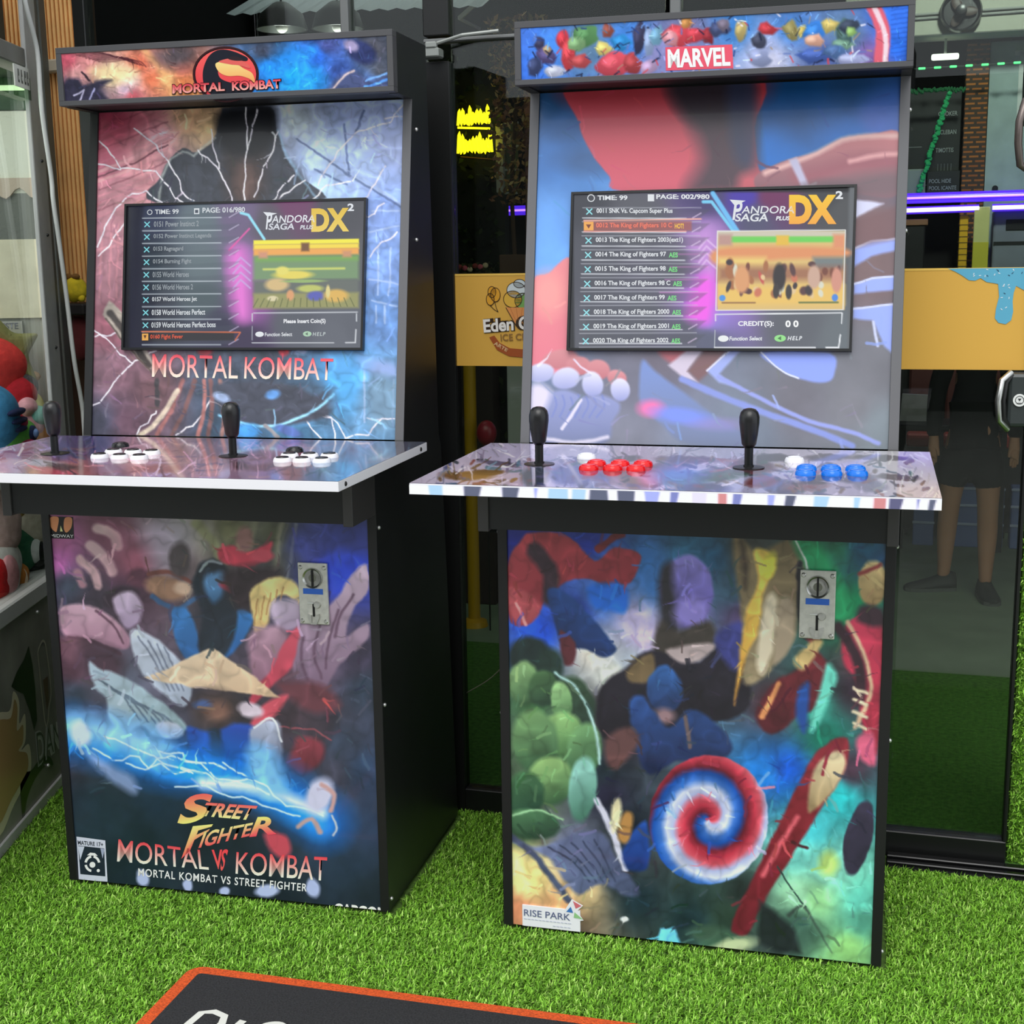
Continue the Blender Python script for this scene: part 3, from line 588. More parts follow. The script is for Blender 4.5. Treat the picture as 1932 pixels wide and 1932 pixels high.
    S.poly([(410,730),(470,722),(560,730),(600,750),(640,730),(630,780),(580,800),(500,808),(450,800),(420,770)],(66,70,84),4); S.line([(420,786),(460,802),(520,806),(590,782),(632,748)],5,(150,214,246),4,True); S.ell(424,752,16,8,(150,170,206),.7,20); S.ell(520,748,14,9,(96,150,214),.6,-10); S.poly([(456,806),(490,806),(486,828),(452,828)],(70,150,220),5); S.ell(650,730,24,60,(84,170,230),1.0,op=.7); S.ell(660,690,40,22,(90,160,220),.9,op=.6)
    S.line([(505,806),(528,828)],7,(150,146,150),3); S.ell(548,816,26,9,(86,110,176),.5,20); S.ell(540,662,10,12,(206,60,76),.5); S.ell(392,664,14,8,(190,60,76),.6); S.ell(570,664,12,8,(150,170,206),.6)
    S.veins(.16, 44); S.brush(420, 16, 4, .20); S.brush(160, 12, 2, .30)

def letters_upper_storm(L):
    red, pale = (226, 66, 84), (250, 226, 206)
    L.text('MORTAL', ((293,668),(455,674),(454,717),(292,713)), red, pale, .002); L.text('KOMBAT', ((468,675),(633,679),(631,721),(466,717)), red, pale, .002)

def art_upper_blue(S):
    S.warp(1.5, 26)
    S.base([(1030,200,40,88,140),(1030,300,70,126,200),(1040,420,104,162,236),(1050,500,108,168,244),(1060,250,60,110,176),(1130,330,80,136,206),(1500,180,16,86,152),(1600,250,26,106,190),(1650,220,66,104,190),(1450,280,24,112,200),(1440,200,14,90,160),(1600,170,34,84,140),(1200,700,112,112,128),(1640,700,112,112,120),(1400,800,116,126,142),(1300,830,130,138,160),(1660,800,124,134,142),(1600,760,120,120,128),(1230,680,108,102,116),(1640,420,118,92,96),(1640,500,120,96,98),(1500,760,116,114,124),(1180,830,132,134,150)])  # lower greys: dark print lightened for the sky's veil on the leaning panel
    S.grain(0.08, 60); S.ell(1110,310,60,26,(58,92,140),1.0,op=.7); S.ell(1200,360,60,18,(120,170,226),1.0,op=.5)
    # large red rounded form with a shaded middle
    S.poly([(1082,150),(1420,140),(1420,240),(1428,320),(1446,366),(1172,364),(1146,336),(1110,292),(1088,236)],(222,82,94),2,c2=(208,92,112))
    S.poly([(1082,150),(1420,140),(1420,190),(1270,184),(1082,196)],(176,46,58),26,op=.7)
    S.poly([(1262,150),(1400,142),(1416,240),(1424,330),(1410,364),(1296,364),(1320,300),(1296,230)],(78,58,70),22); S.poly([(1262,150),(1398,142),(1390,220),(1300,230)],(54,42,52),18); S.poly([(1370,150),(1420,146),(1420,300),(1380,292)],(52,60,92),12,op=.8); S.poly([(1396,330),(1440,330),(1444,366),(1392,366)],(196,92,104),12)
    # long rose coloured limb-like wedge, right
    S.poly([(1420,334),(1470,304),(1540,284),(1580,262),(1640,250),(1698,250),(1694,362),(1600,362),(1500,362),(1436,366)],(202,124,128),2,c2=(130,92,104))
    S.line([(1440,326),(1540,286),(1600,258),(1690,252)],10,(226,180,176),8,True); S.poly([(1490,330),(1560,306),(1620,286),(1690,292),(1690,318),(1600,322),(1520,350)],(156,92,104),12); S.line([(1600,302),(1650,290),(1690,286)],9,(220,160,162),7,True); S.poly([(1540,350),(1690,318),(1690,366),(1540,366)],(116,92,100),14)
    S.poly([(1484,300),(1500,296),(1524,350),(1510,354)],(190,186,214),3,False); S.poly([(1500,362),(1540,340),(1606,345),(1606,366)],(112,88,98),10)
    # coral field, left
    S.poly([(996,546),(1030,520),(1070,490),(1074,560),(1072,660),(1096,690),(1060,704),(994,706)],(232,138,144),2,c2=(224,120,138)); S.ell(1030,560,30,40,(242,164,156),1.0,op=.7)
    # pale rounded stones
    for x,y,a,b,r in ((1052,682,34,18,-10),(1086,694,24,18,0),(1124,700,22,18,14),(1158,716,18,16,20)): S.ell(x,y,a,b,(220,150,154),.25,r,c2=(186,110,120))
    for x,y,a,b,r in ((1014,708,26,18,-8),(1062,718,26,20,-14),(1112,728,20,24,-8),(1164,738,18,22,-10)): S.ell(x,y,a,b,(228,226,244),.2,r,c2=(150,156,206))
    S.poly([(996,736),(1030,744),(1060,740),(1100,752),(1130,748),(1164,766),(1150,800),(1130,838),(1000,838)],(150,158,206),4,c2=(124,132,170)); S.poly([(996,736),(1034,742),(1016,790),(998,838)],(222,214,232),8)
    for k in range(7): S.line([(1040+k*15,748+(k%3)*3),(1044+k*15,768),(1036+k*14,790)],3,(116,130,196),3,True,op=.7)
    S.line([(1090,758),(1070,790),(1054,812)],6,(222,216,236),3,True); S.line([(1000,828),(1080,838),(1140,826)],7,(218,212,232),5,True)
    # grey field, angular pale bands
    S.poly([(1205,684),(1236,706),(1330,776),(1420,838),(1290,838),(1240,800),(1202,764)],(122,146,206),4,c2=(120,130,160)); S.ell(1222,772,24,15,(236,120,176),.9); S.ell(1280,786,50,14,(124,146,240),1.0,8); S.ell(1350,800,50,12,(150,140,200),1.0,op=.6)
    S.poly([(1236,664),(1290,662),(1300,680),(1270,690)],(180,100,110),5); S.poly([(1255,690),(1290,662),(1322,662),(1292,700),(1312,722),(1280,712)],(208,196,214),3,False); S.poly([(1292,700),(1322,662),(1366,662),(1328,706),(1312,720)],(126,94,98),4,False); S.poly([(1328,700),(1368,662),(1390,662),(1352,706),(1380,730),(1350,722)],(158,172,230),3,False); S.line([(1370,662),(1328,700)],3,(226,226,242),2)
    S.poly([(1432,664),(1560,664),(1566,706),(1546,720),(1500,712),(1460,692)],(140,160,240),3); S.line([(1430,664),(1462,694),(1500,712)],3,(226,230,250),2,True)
    S.line([(1280,716),(1340,742),(1430,776),(1520,806),(1600,838)],12,(136,150,216),5,True); S.line([(1350,712),(1430,752),(1520,792),(1600,812),(1650,832)],8,(150,160,224),4,True)
    S.poly([(1606,374),(1664,380),(1606,412)],(208,208,236),3,False)
    for a in (((1606,468),(1640,452),(1690,446),(1686,470),(1640,480),(1606,502)),((1606,534),(1640,522),(1688,518),(1686,544),(1606,552)),((1604,580),(1686,570),(1684,668),(1662,650),(1642,602),(1604,598))): S.poly(a,(150,168,240),3,False); S.line(a[:3],4,(206,212,246),2)
    S.line([(1642,604),(1650,650)],5,(200,206,240),3); S.poly([(1606,414),(1690,384),(1690,446),(1606,466)],(112,78,82),6,False,op=.6)
    S.brush(120, 24, 6, .07)

def art_marquee_fire(S):
    S.warp(2.0, 14)
    S.base([(130,110,205,90,110),(170,120,200,130,130),(150,140,206,150,150),(220,145,232,208,172),(250,150,222,200,190),(130,180,36,34,52),(180,176,60,56,76),(240,170,190,170,190),(270,120,232,120,90),(290,150,226,120,86),(300,110,150,100,96),(320,150,236,176,120),(340,104,78,70,76),(350,130,170,96,86),(350,160,226,130,80),(360,180,216,140,84),(250,180,196,86,96),(500,100,60,66,84),(480,150,40,110,190),(510,130,36,130,226),(560,150,34,160,240),(590,150,40,150,232),(600,110,44,104,214),(620,90,70,80,140),(640,140,60,90,170),(700,100,72,72,80),(715,140,76,80,92),(700,168,96,140,220),(660,172,70,80,110)])
    S.grain(0.25, 22)
    for k in range(9): S.line([(150+k*6,100+k*2),(190+k*9,96+k*2),(240+k*5,110+k*2)],2.2,(70,30,40),2,True,op=.7)
    S.poly([(172,130),(220,118),(262,132),(250,150),(200,156)],(240,214,160),10,op=.8); S.poly([(122,190),(124,150),(150,146),(162,160),(190,150),(215,150),(190,168),(200,190)],(44,42,62),4); S.line([(140,180),(160,168),(150,190)],3,(180,176,206),2); S.line([(170,188),(180,165)],3,(150,150,190),2); S.line([(158,134),(172,150)],4,(50,36,46),2)
    S.line([(280,95),(320,150),(330,186)],14,(240,180,120),10,True,op=.6); S.poly([(300,96),(370,92),(362,120),(320,128)],(80,72,78),12,op=.8)
    S.line([(500,190),(530,130),(560,105)],26,(40,140,236),18,True,op=.8); S.line([(590,190),(570,130),(590,100)],22,(48,150,240),16,True,op=.7)
    S.ell(682,104,30,20,(46,54,96),.4,30); S.ell(664,92,14,10,(150,140,176),.7,30); S.poly([(622,188),(640,150),(670,140),(700,160),(730,150),(731,190)],(74,84,124),5); S.line([(690,160),(731,146)],4,(120,170,240),2,True); S.line([(688,172),(731,158)],5,(90,150,236),2,True); S.line([(624,180),(650,150),(668,140)],4,(200,180,180),3,True)
    S.veins(.14, 26); S.brush(160, 9, 3, .35)

def letters_marquee_fire(L):
    # round dragon emblem
    cx, cy = 430, 143; L.begin('dragon_emblem')
    L.disc(cx, cy, 62, 54, (34,22,26), .0005); L.disc(cx, cy, 57, 49, (222,92,88), .0008, c2=(206,56,66))
    L.shape([(398,110),(412,98),(428,95),(446,99),(462,106),(472,112),(470,118),(456,117),(450,122),(438,120),(424,126),(416,136),(420,150),(436,158),(452,160),(470,166),(484,168),(478,178),(462,189),(440,194),(416,190),(398,178),(388,160),(388,134)], (30,32,42), True, .0011)
    L.shape([(412,122),(430,118),(452,124),(464,132),(480,142),(484,160),(474,152),(456,146),(434,146),(418,138)], (238,204,130), True, .0013, c2=(222,150,90))
    L.shape([(418,118),(446,112),(470,122),(476,132),(456,126),(440,124)], (206,92,86), True, .0015); L.shape([(436,113),(448,108),(466,116),(450,117)], (44,34,40), True, .0016)
    L.ring(cx, cy, 62, 54, 3.5, (52,26,30), .0012)
    L.begin('marquee_lettering')
    L.text('MORTAL', ((330,161),(428,158),(428,175),(329,179)), (196,58,70), (236,160,150), .03, lift=.0034, outline=((40,22,28),.07,1.5)); L.text('KOMBAT', ((442,158),(533,154),(533,172),(442,175)), (206,62,74), (240,170,160), .03, lift=.0034, outline=((40,22,28),.07,1.5))

def art_marquee_blue(S):
    S.warp(1.5, 14)
    S.base([(985,70,70,120,220),(990,140,60,110,210),(1040,90,70,130,220),(1100,90,90,120,150),(1200,80,60,120,200),(1250,100,130,130,180),(1300,60,110,110,150),(1400,50,60,120,190),(1450,90,150,160,200),(1460,110,190,190,214),(1500,50,70,120,190),(1600,60,90,120,150),(1690,30,54,110,220),(1690,80,44,104,214),(1650,100,120,90,150),(1560,100,80,96,150)])
    S.grain(0.15, 18); rng = random.Random(12)
    blobs = [(1018,84,10,16,0,(60,60,90)),(1030,110,16,18,0,(90,80,130)),(1032,96,8,8,0,(200,170,120)),(1062,74,16,18,10,(206,62,76)),(1074,104,16,28,-30,(206,70,80)),(1100,120,20,16,-30,(190,80,84)),(1108,66,26,20,0,(90,140,90)),(1090,84,24,14,0,(130,170,120)),(1150,58,12,14,0,(150,80,70)),(1178,80,20,16,0,(50,140,210)),(1142,94,17,16,0,(226,206,120)),(1165,124,34,24,0,(220,84,100)),(1200,122,18,20,30,(176,70,76)),(1212,72,14,32,20,(60,60,90)),(1230,80,10,26,25,(150,170,210)),(1246,70,16,22,0,(120,170,200)),(1290,64,26,22,0,(206,72,84)),(1276,70,16,14,0,(226,150,160)),(1320,62,22,14,-10,(200,66,80)),(1345,66,10,16,0,(150,50,60)),(1304,42,14,10,0,(200,140,80)),(1366,52,18,14,0,(70,80,120)),(1376,44,12,14,20,(120,110,130)),(1406,52,12,20,0,(190,170,110)),(1440,74,14,16,0,(70,74,96)),(1456,52,18,12,0,(190,60,70)),(1440,104,26,16,0,(150,160,200)),(1500,54,14,22,0,(150,140,90)),(1520,56,10,12,0,(200,180,100)),(1544,58,22,20,0,(60,130,220)),(1540,74,18,14,10,(226,172,150)),(1550,100,40,16,-20,(70,96,170)),(1575,44,18,14,0,(206,186,110)),(1600,60,14,24,0,(80,110,110)),(1606,44,20,12,0,(60,70,90)),(1610,56,10,9,0,(150,190,110)),(1592,80,20,10,-10,(120,160,140)),(1610,108,30,14,0,(170,176,220)),(1580,92,18,14,0,(80,110,160)),(1046,140,22,14,0,(196,200,224)),(1006,130,16,18,0,(60,70,110)),(1230,130,14,14,0,(190,160,200))]
    for x,y,a,b,r,c in blobs:
        n = rng.randint(6,9); q = [(x+a*1.1*rng.uniform(.6,1.25)*math.cos(2*PI*j/n), y+b*1.1*rng.uniform(.6,1.25)*math.sin(2*PI*j/n)) for j in range(n)]
        S.poly(q,c,2.5,rng.random()<.5,c2=tuple(k*.66 for k in c),ang=rng.uniform(40,120)); S.poly([(x+(u-x)*.4-a*.25,y+(v-y)*.4-b*.25) for u,v in q],tuple(min(255,k*1.15+18) for k in c),4,True,op=.6)
    for k in range(130):
        x = rng.uniform(1000,1660); y = rng.uniform(16,150); S.line([(x,y),(x+rng.uniform(-14,14),y+rng.uniform(-14,14))],rng.uniform(1.5,4),rng.choice([(30,34,60),(220,216,230),(190,70,80),(40,60,120),(30,34,60),(150,130,110),(90,110,170)]),2,op=.8)
    S.line([(1650,4),(1668,50),(1664,112)],26,(206,92,110),5,True); S.line([(1652,4),(1672,60),(1672,112)],9,(222,196,206),4,True)
    for k in range(11): S.line([(1684,14+k*9),(1714,9+k*9)],2.5,(36,80,180),2,op=.6)
    S.brush(220, 8, 3, .4)

def letters_marquee_blue(L):
    L.shape([(1264,89),(1391,82),(1393,128),(1265,135)], (214,84,104)); L.text('MARVEL', ((1268,93),(1386,87),(1388,124),(1269,130)), (246,238,244), None, .035, lift=.0012)

def art_deck_warm(S):
    S.warp(4.0, 20)
    S.base([(-160,885,180,190,220),(-60,870,150,165,200),(30,870,150,160,196),(30,890,176,186,214),(150,890,176,120,120),(120,850,96,92,140),(180,838,60,60,116),(250,880,200,146,146),(400,890,172,118,118),(340,860,170,130,130),(430,845,130,100,120),(550,890,164,110,112),(620,890,110,140,176),(640,905,90,120,160),(700,870,76,76,96),(560,850,160,92,112),(680,848,120,70,84),(750,850,84,80,96),(790,842,76,80,90),(100,905,222,90,108),(140,908,222,84,104),(60,904,220,170,150),(20,906,226,220,240),(230,908,110,90,120),(300,908,190,170,216),(400,908,170,150,200),(520,908,150,120,170),(600,912,96,120,160)])
    S.grain(0.22, 26); rng = random.Random(3)
    for k in range(60):
        x = rng.uniform(-150,720); y = rng.uniform(834,908); S.line([(x,y),(x+rng.uniform(20,70),y+rng.uniform(-7,5))],rng.uniform(1.5,4),rng.choice([(90,50,60),(206,160,150),(70,66,110),(190,120,110),(120,70,70)]),3,op=.55)
    for x,y,a,b,c in ((60,876,60,7,(200,206,226)),(120,884,30,6,(90,70,70)),(300,888,50,8,(150,90,84)),(500,885,46,7,(120,80,90)),(455,882,10,9,(60,30,34)),(640,884,40,10,(90,130,170))): S.ell(x,y,a,b,c,.7,rng.uniform(-6,6),op=.8)
    S.brush(350, 22, 4, .4)

def art_deck_cool(S):
    S.warp(3.5, 16)
    S.base([(800,915,196,186,206),(940,850,196,186,214),(860,880,200,186,206),(1100,850,190,184,204),(1300,850,184,178,196),(1500,852,184,178,196),(1700,852,214,210,216),(1740,900,216,208,214),(1000,900,176,166,200),(1200,910,170,150,180),(1400,910,170,168,196),(1600,910,170,162,196),(1740,930,206,202,222)])
    S.grain(0.10, 30); rng = random.Random(9)
    pal = [(60,60,96),(96,104,170),(150,70,84),(70,110,150),(120,90,80),(150,110,70),(60,70,80),(90,150,180),(60,110,84),(180,90,84),(130,120,180),(44,44,60)]
    for x,y,a,b,c in ((880,905,50,9,(170,120,70)),(920,898,30,6,(120,84,60)),(1010,905,26,20,(70,80,104)),(1075,900,36,22,(110,116,180)),(1120,920,26,14,(170,176,214)),(1150,900,44,16,(140,90,110)),(1190,915,40,12,(190,150,150)),(1250,885,50,10,(140,110,140)),(1300,868,60,8,(120,80,110)),(1290,905,60,16,(100,150,190)),(1370,895,60,12,(70,110,90)),(1330,925,50,10,(80,74,130)),(1420,880,44,14,(110,60,72)),(1460,862,40,8,(90,84,96)),(1480,920,40,14,(70,84,140)),(1440,910,30,12,(150,60,64)),(1520,918,42,10,(176,120,136)),(1545,904,34,9,(60,60,86)),(1600,900,50,10,(90,90,140)),(1640,915,30,12,(150,146,190)),(1660,860,60,6,(120,110,120)),(1690,898,40,6,(120,100,110)),(1560,860,40,7,(96,88,100)),(940,880,40,5,(130,120,160)),(1180,868,30,6,(80,84,96)),(1085,872,30,8,(140,136,180))):
        S.ell(x,y,a,b,tuple(k*.72 for k in c),.45,rng.uniform(-8,8),op=.95)
    for k in range(190):
        x = rng.uniform(820,1740); y = rng.uniform(870,938); S.line([(x,y),(x+rng.uniform(-26,26),y+rng.uniform(-8,8))],rng.uniform(2.5,7),tuple(k*.75 for k in rng.choice(pal)),3,op=.85)
    S.brush(350, 18, 4, .35)

def art_deck_edge(S):
    S.fill((234,228,244)); rng = random.Random(5); pal = [(96,104,170),(60,66,90),(190,110,110),(140,150,220),(60,60,96),(206,200,226),(150,190,230)]
    x = 800
    while x < 1750:
        wd = rng.uniform(8,36); S.poly([(x,910),(x+wd,910),(x+wd+rng.uniform(-12,6),965),(x+rng.uniform(-4,10),965)],rng.choice(pal),2,False,op=.85); x += wd + rng.uniform(6,46)


def art_screen_left(S):
    S.base([(250,390,22,24,40),(262,500,24,26,44),(262,640,26,26,48),(300,400,50,58,84),(300,500,34,48,60),(300,600,20,26,44),(380,420,96,112,120),(390,500,96,112,118),(390,560,70,86,92),(420,620,40,40,66),(460,400,110,96,130),(470,500,150,110,170),(475,580,140,80,150),(470,640,50,36,70),(560,390,110,60,100),(520,420,86,84,94),(640,400,74,76,82),(560,610,84,88,98),(680,620,90,94,104),(640,640,96,100,110),(690,500,86,88,94)], 4)
    S.rect(236,376,252,660,(14,15,22),3); S.rect(252,376,274,660,(26,28,48),6,op=.8)
    S.poly([(438,480),(470,470),(480,560),(476,600),(452,590)],(230,120,214),14); S.line([(440,470),(478,430)],3,(230,90,170),2)
    for k in range(4): S.line([(448,500+k*14),(462,484+k*14),(480,500+k*14)],3,(196,176,226),2,op=.8)
    for k in range(11):
        y = 407 + k * 24.0; S.poly([(278,y),(452-k*.6,y),(464-k*.6,y-12),(278,y-4)],(70,82,92),1.5,False,op=.25); S.line([(276,y),(425,y+1)],1.8,(196,206,214),1,op=.9); S.line([(440,y+1),(458,y-9)],1.8,(200,190,220),1,op=.8)
    S.rect(280,624,450,640,(24,20,26),1.5); S.line([(275,622),(462,625),(452,640)],2,(220,110,60),1)
    S.line([(462,400),(476,404),(506,450)],5,(150,226,246),2)
    # small game picture
    S.rect(486,452,682,460,(246,236,70),1); S.rect(486,460,682,470,(246,220,76),2); S.rect(486,469,682,482,(240,170,84),2); S.rect(486,482,682,528,(120,150,110),4); S.rect(486,528,682,556,(104,110,104),4); S.rect(486,552,682,581,(150,150,96),3)
    S.rect(490,484,680,492,(120,170,84),4); S.line([(505,507),(655,507)],4,(206,214,110),3); S.rect(575,458,590,474,(120,84,50),2); S.rect(496,474,512,486,(210,150,120),3); S.rect(652,474,668,486,(206,150,110),3)
    for x,y,a,b,c in ((560,518,36,8,(230,214,96)),(540,510,12,8,(230,220,110)),(530,536,22,12,(214,186,130)),(592,544,24,7,(190,196,104)),(555,556,7,10,(220,160,110)),(602,558,16,9,(90,96,180)),(640,558,22,12,(222,180,90)),(522,562,10,5,(220,210,170)),(625,550,4,12,(226,210,140)),(580,530,40,3,(150,180,110))): S.ell(x,y,a,b,c,.5)
    for k in range(16): S.line([(486+k*12.5,578),(495+k*11.4,562)],1.5,(96,104,60),1)
    S.rect(486,588,680,590,(206,210,216),1); S.line([(484,590),(484,604)],2,(200,205,212),1); S.line([(484,614),(484,640)],1.5,(170,175,186),1); S.line([(484,645),(636,646)],2,(206,210,216),1); S.line([(658,646),(676,646),(677,622)],2.5,(210,214,220),1); S.line([(678,592),(678,606)],2,(200,205,212),1)

def letters_screen_left(L):
    W, N = (212, 218, 222), (150, 158, 164)
    L.begin('time_readout')
    L.text('TIME: 99', (300,391,345,400), W, None, .02); L.ring(290,396,5,5,1.3,W); L.begin('page_readout'); L.text('PAGE: 016/980', (390,389,470,399), W, None, .02); L.shape([(374,390),(384,390),(384,401),(374,401)], W); L.shape([(376,393),(382,393),(382,399),(376,399)], (60,70,84), lift=.001)
    L.begin('menu_list')
    rows = ('0151 Power Instinct 2','0152 Power Instinct Legends','0153 Ragnagard','0154 Burning Fight','0155 World Heroes','0156 World Heroes 2','0157 World Heroes Jet','0158 World Heroes Perfect','0159 World Heroes Perfect boss')
    for k, t in enumerate(rows):
        y = 419 + k * 23.9; x = 298 - k * .5; L.text(t, (x, y-5.5, x + len(t) * 4.05, y+5), N if k < 6 else W, None, .02)
        for a in (1,-1): L.stroke([(280-k*.3,y-5*a),(290-k*.3,y+5*a)],2,(130,214,224))
    L.text('0160 Fight Fever', (292,628,354,638), (226,86,50), None, .02); L.shape([(276,626),(288,626),(288,639),(276,639)], (230,170,80)); L.shape([(279,629),(285,629),(282,636)], (90,50,30), lift=.001)
    L.begin('menu_logo')
    L.text('P', (509,400,521,432), (226,230,236), None, .02, .2); L.text('ANDORA', (520,406,600,420), (226,230,236), None, .01, .15); L.text('SAGA', (514,421,562,433), (214,218,226), None, .02, .15); L.text('PLUS', (573,425,598,433), (214,218,226), None, .03, .2)
    L.shape([(504,399),(530,402),(512,408)], (226,230,236)); L.text('DX', (594,394,664,438), (226,190,64), (236,206,96), .05); L.text('2', (661,386,673,400), (226,230,236), None, .03)
    L.begin('menu_footer')
    L.text('Please Insert Coin(S)', (543,601,621,611), (236,238,242), None, .03); L.text('Function Select', (508,626,559,633), (226,230,234), None, .02); L.text('HELP', (597,626,621,633), (190,200,200), None, .02, .2, 1.3)
    L.disc(498,629,8,5,(226,230,234)); L.disc(587,629,8,5,(170,206,176)); L.shape([(583,629),(588,626),(588,632)], (90,110,96), lift=.001)

def art_screen_right(S):
    S.base([(1090,375,60,62,70),(1100,500,78,80,90),(1090,640,88,90,100),(1200,420,88,90,98),(1250,500,90,90,104),(1200,600,90,92,104),(1290,640,92,92,110),(1330,370,70,60,110),(1330,450,170,130,200),(1330,560,190,110,220),(1335,600,150,130,220),(1330,645,92,96,120),(1450,372,110,40,90),(1400,372,70,50,170),(1420,410,80,80,110),(1590,400,76,78,80),(1560,365,60,62,66),(1500,610,94,98,106),(1590,640,104,112,118),(1600,500,90,94,96)], 4)
    S.rect(1060,350,1078,670,(30,31,34),2); S.rect(1060,350,1620,363,(10,10,14),3); S.rect(1597,350,1620,670,(100,104,108),3)
    S.poly([(1300,560),(1318,520),(1340,512),(1342,580),(1330,612),(1290,600)],(246,100,240),12); S.poly([(1300,450),(1330,430),(1345,460),(1340,520),(1310,500)],(206,150,226),14,op=.8)
    for k in range(4): S.line([(1314,470+k*13),(1328,452+k*13),(1346,468+k*13)],3.5,(226,190,240),2,op=.8); S.line([(1270-k*10,480+k*24),(1330,480+k*24)],3,(236,140,226),2,op=.6)
    for k in range(11):
        y = 412 + k * 26.2; S.poly([(1100,y-2),(1316-k*1.0,y),(1336-k,y-16),(1100,y-18)],(74,78,86),1.5,False,op=.35); S.line([(1096-k*.9,y),(1290-k,y+1)],2,(214,218,226),1,op=.95); S.line([(1096-k*.9,y-19),(1318-k,y-19)],1.6,(190,194,204),1,op=.7); S.line([(1302-k,y),(1318-k,y-9)],2,(220,200,232),1,op=.8)
    S.rect(1098,418,1300,436,(170,90,84),2,op=.75); S.line([(1098,417),(1318,414)],2.5,(240,176,160),1); S.line([(1098,437),(1290,437)],2,(236,160,150),1)
    S.line([(1322,382),(1338,382),(1390,452)],6,(120,206,244),2); S.line([(1340,366),(1392,446)],9,(110,190,244),3)
    S.rect(1349,437,1591,586,(222,190,120),1); S.rect(1349,437,1591,448,(206,200,180),2); S.rect(1374,447,1570,458,(110,210,90),2); S.rect(1460,445,1484,464,(230,190,70),2); S.rect(1350,443,1376,464,(190,150,140),4); S.rect(1568,443,1590,470,(226,150,110),4); S.poly([(1350,470),(1480,466),(1588,470),(1588,486),(1470,490),(1350,500)],(226,150,100),5); S.rect(1350,486,1440,500,(236,206,120),6); S.rect(1530,486,1590,510,(120,128,128),5); S.rect(1350,504,1590,530,(150,96,76),8,op=.8); S.rect(1350,540,1590,576,(236,196,104),6)
    rng = random.Random(21)
    for k in range(46):
        x = rng.uniform(1355,1588); y = rng.uniform(494,556); S.ell(x,y,rng.uniform(3,8),rng.uniform(5,13),rng.choice([(120,70,54),(206,120,90),(90,60,60),(230,200,150),(60,50,54),(200,90,80),(220,220,200),(170,110,70)]),.5,rng.uniform(-20,20))
    for x,y,a,b,c in ((1466,524,12,26,(50,44,44)),(1460,550,6,14,(60,54,50)),(1484,552,6,14,(60,54,50)),(1395,528,14,26,(222,160,110)),(1532,524,12,22,(206,170,150)),(1575,530,10,24,(214,150,130))): S.ell(x,y,a,b,c,.35)
    S.line([(1358,572),(1420,572)],3,(150,110,70),2); S.line([(1504,572),(1578,572)],3,(90,110,60),2); S.ell(1358,563,6,6,(80,150,226),.3); S.ell(1572,563,6,7,(80,140,226),.3); S.line([(1349,437),(1591,435),(1588,586),(1346,586),(1349,437)],2,(230,230,226),1)
    S.line([(1345,606),(1345,594),(1586,592),(1585,612)],2.5,(226,230,234),1); S.line([(1344,624),(1343,656)],1.5,(180,186,194),1); S.line([(1343,657),(1535,658)],2.5,(226,230,234),1); S.line([(1556,658),(1580,658),(1583,634)],3,(230,234,238),1)

def letters_screen_right(L):
    W, G = (224, 228, 232), (120, 220, 130)
    L.begin('time_readout')
    L.text('TIME: 99', (1124,370,1180,379), W, None, .03); L.ring(1112,375,7,7,1.6,W); L.begin('page_readout'); L.text('PAGE: 002/980', (1234,368,1334,377), W, None, .03); L.shape([(1218,368),(1230,368),(1230,381),(1218,381)], W)
    L.begin('menu_list')
    rows = (('0011 SNK Vs. Capcom Super Plus',''),('0012 The King of Fighters 10 C','HOT!'),('0013 The King of Fighters 2003(ext1)',''),('0014 The King of Fighters 97','AES'),('0015 The King of Fighters 98','AES'),('0016 The King of Fighters 98 C','AES'),('0017 The King of Fighters 99','AES'),('0018 The King of Fighters 2000','AES'),('0019 The King of Fighters 2001','AES'),('0020 The King of Fighters 2002','AES'))
    for k, (t, e) in enumerate(rows):
        y = 400 + k * 27.1; x = 1122 - k * .95; x2 = x + len(t) * (4.75 if k != 2 else 4.55); hot = k == 1
        L.text(t, (x, y-6, x2, y+5.5), (240,120,96) if hot else W, None, .025)
        if e: L.text(e, (x2+5, y-4.5, x2+22, y+5), (246,196,70) if hot else G, None, .03)
        if hot: L.shape([(1098,y-8),(1116,y-8),(1116,y+8),(1098,y+8)], (240,170,80)); L.shape([(1102,y-3),(1112,y-3),(1107,y+5)], (120,60,40), lift=.001)
        else:
            for a in (1,-1): L.stroke([(1103-k,y-5.5*a),(1114-k,y+5.5*a)],2.2,(150,228,236))
    L.begin('menu_logo')
    L.text('P', (1377,380,1396,416), W, None, .02, .2); L.text('ANDORA', (1394,390,1494,404), W, None, .01, .15); L.text('SAGA', (1382,404,1444,419), W, None, .02, .15); L.text('PLUS', (1459,409,1486,417), W, None, .04, .2); L.shape([(1372,378),(1402,380),(1382,390)], W)
    L.text('DX', (1484,369,1574,424), (250,200,40), (246,170,60), .06); L.text('2', (1572,362,1586,377), W, None, .04)
    L.begin('menu_footer')
    L.text('CREDIT(S):', (1388,607,1456,619), (238,240,244), None, .03); L.text('0 0', (1478,606,1503,619), (244,246,248), None, .04)
    L.text('Function Select', (1371,636,1434,644), W, None, .03, .15); L.text('HELP', (1482,636,1510,644), W, None, .03, .25, 1.3); L.disc(1360,640,10,6,(236,240,240)); L.disc(1468,640,11,6.5,(150,226,140)); L.shape([(1463,640),(1470,636),(1470,644)], (70,120,70), lift=.001)
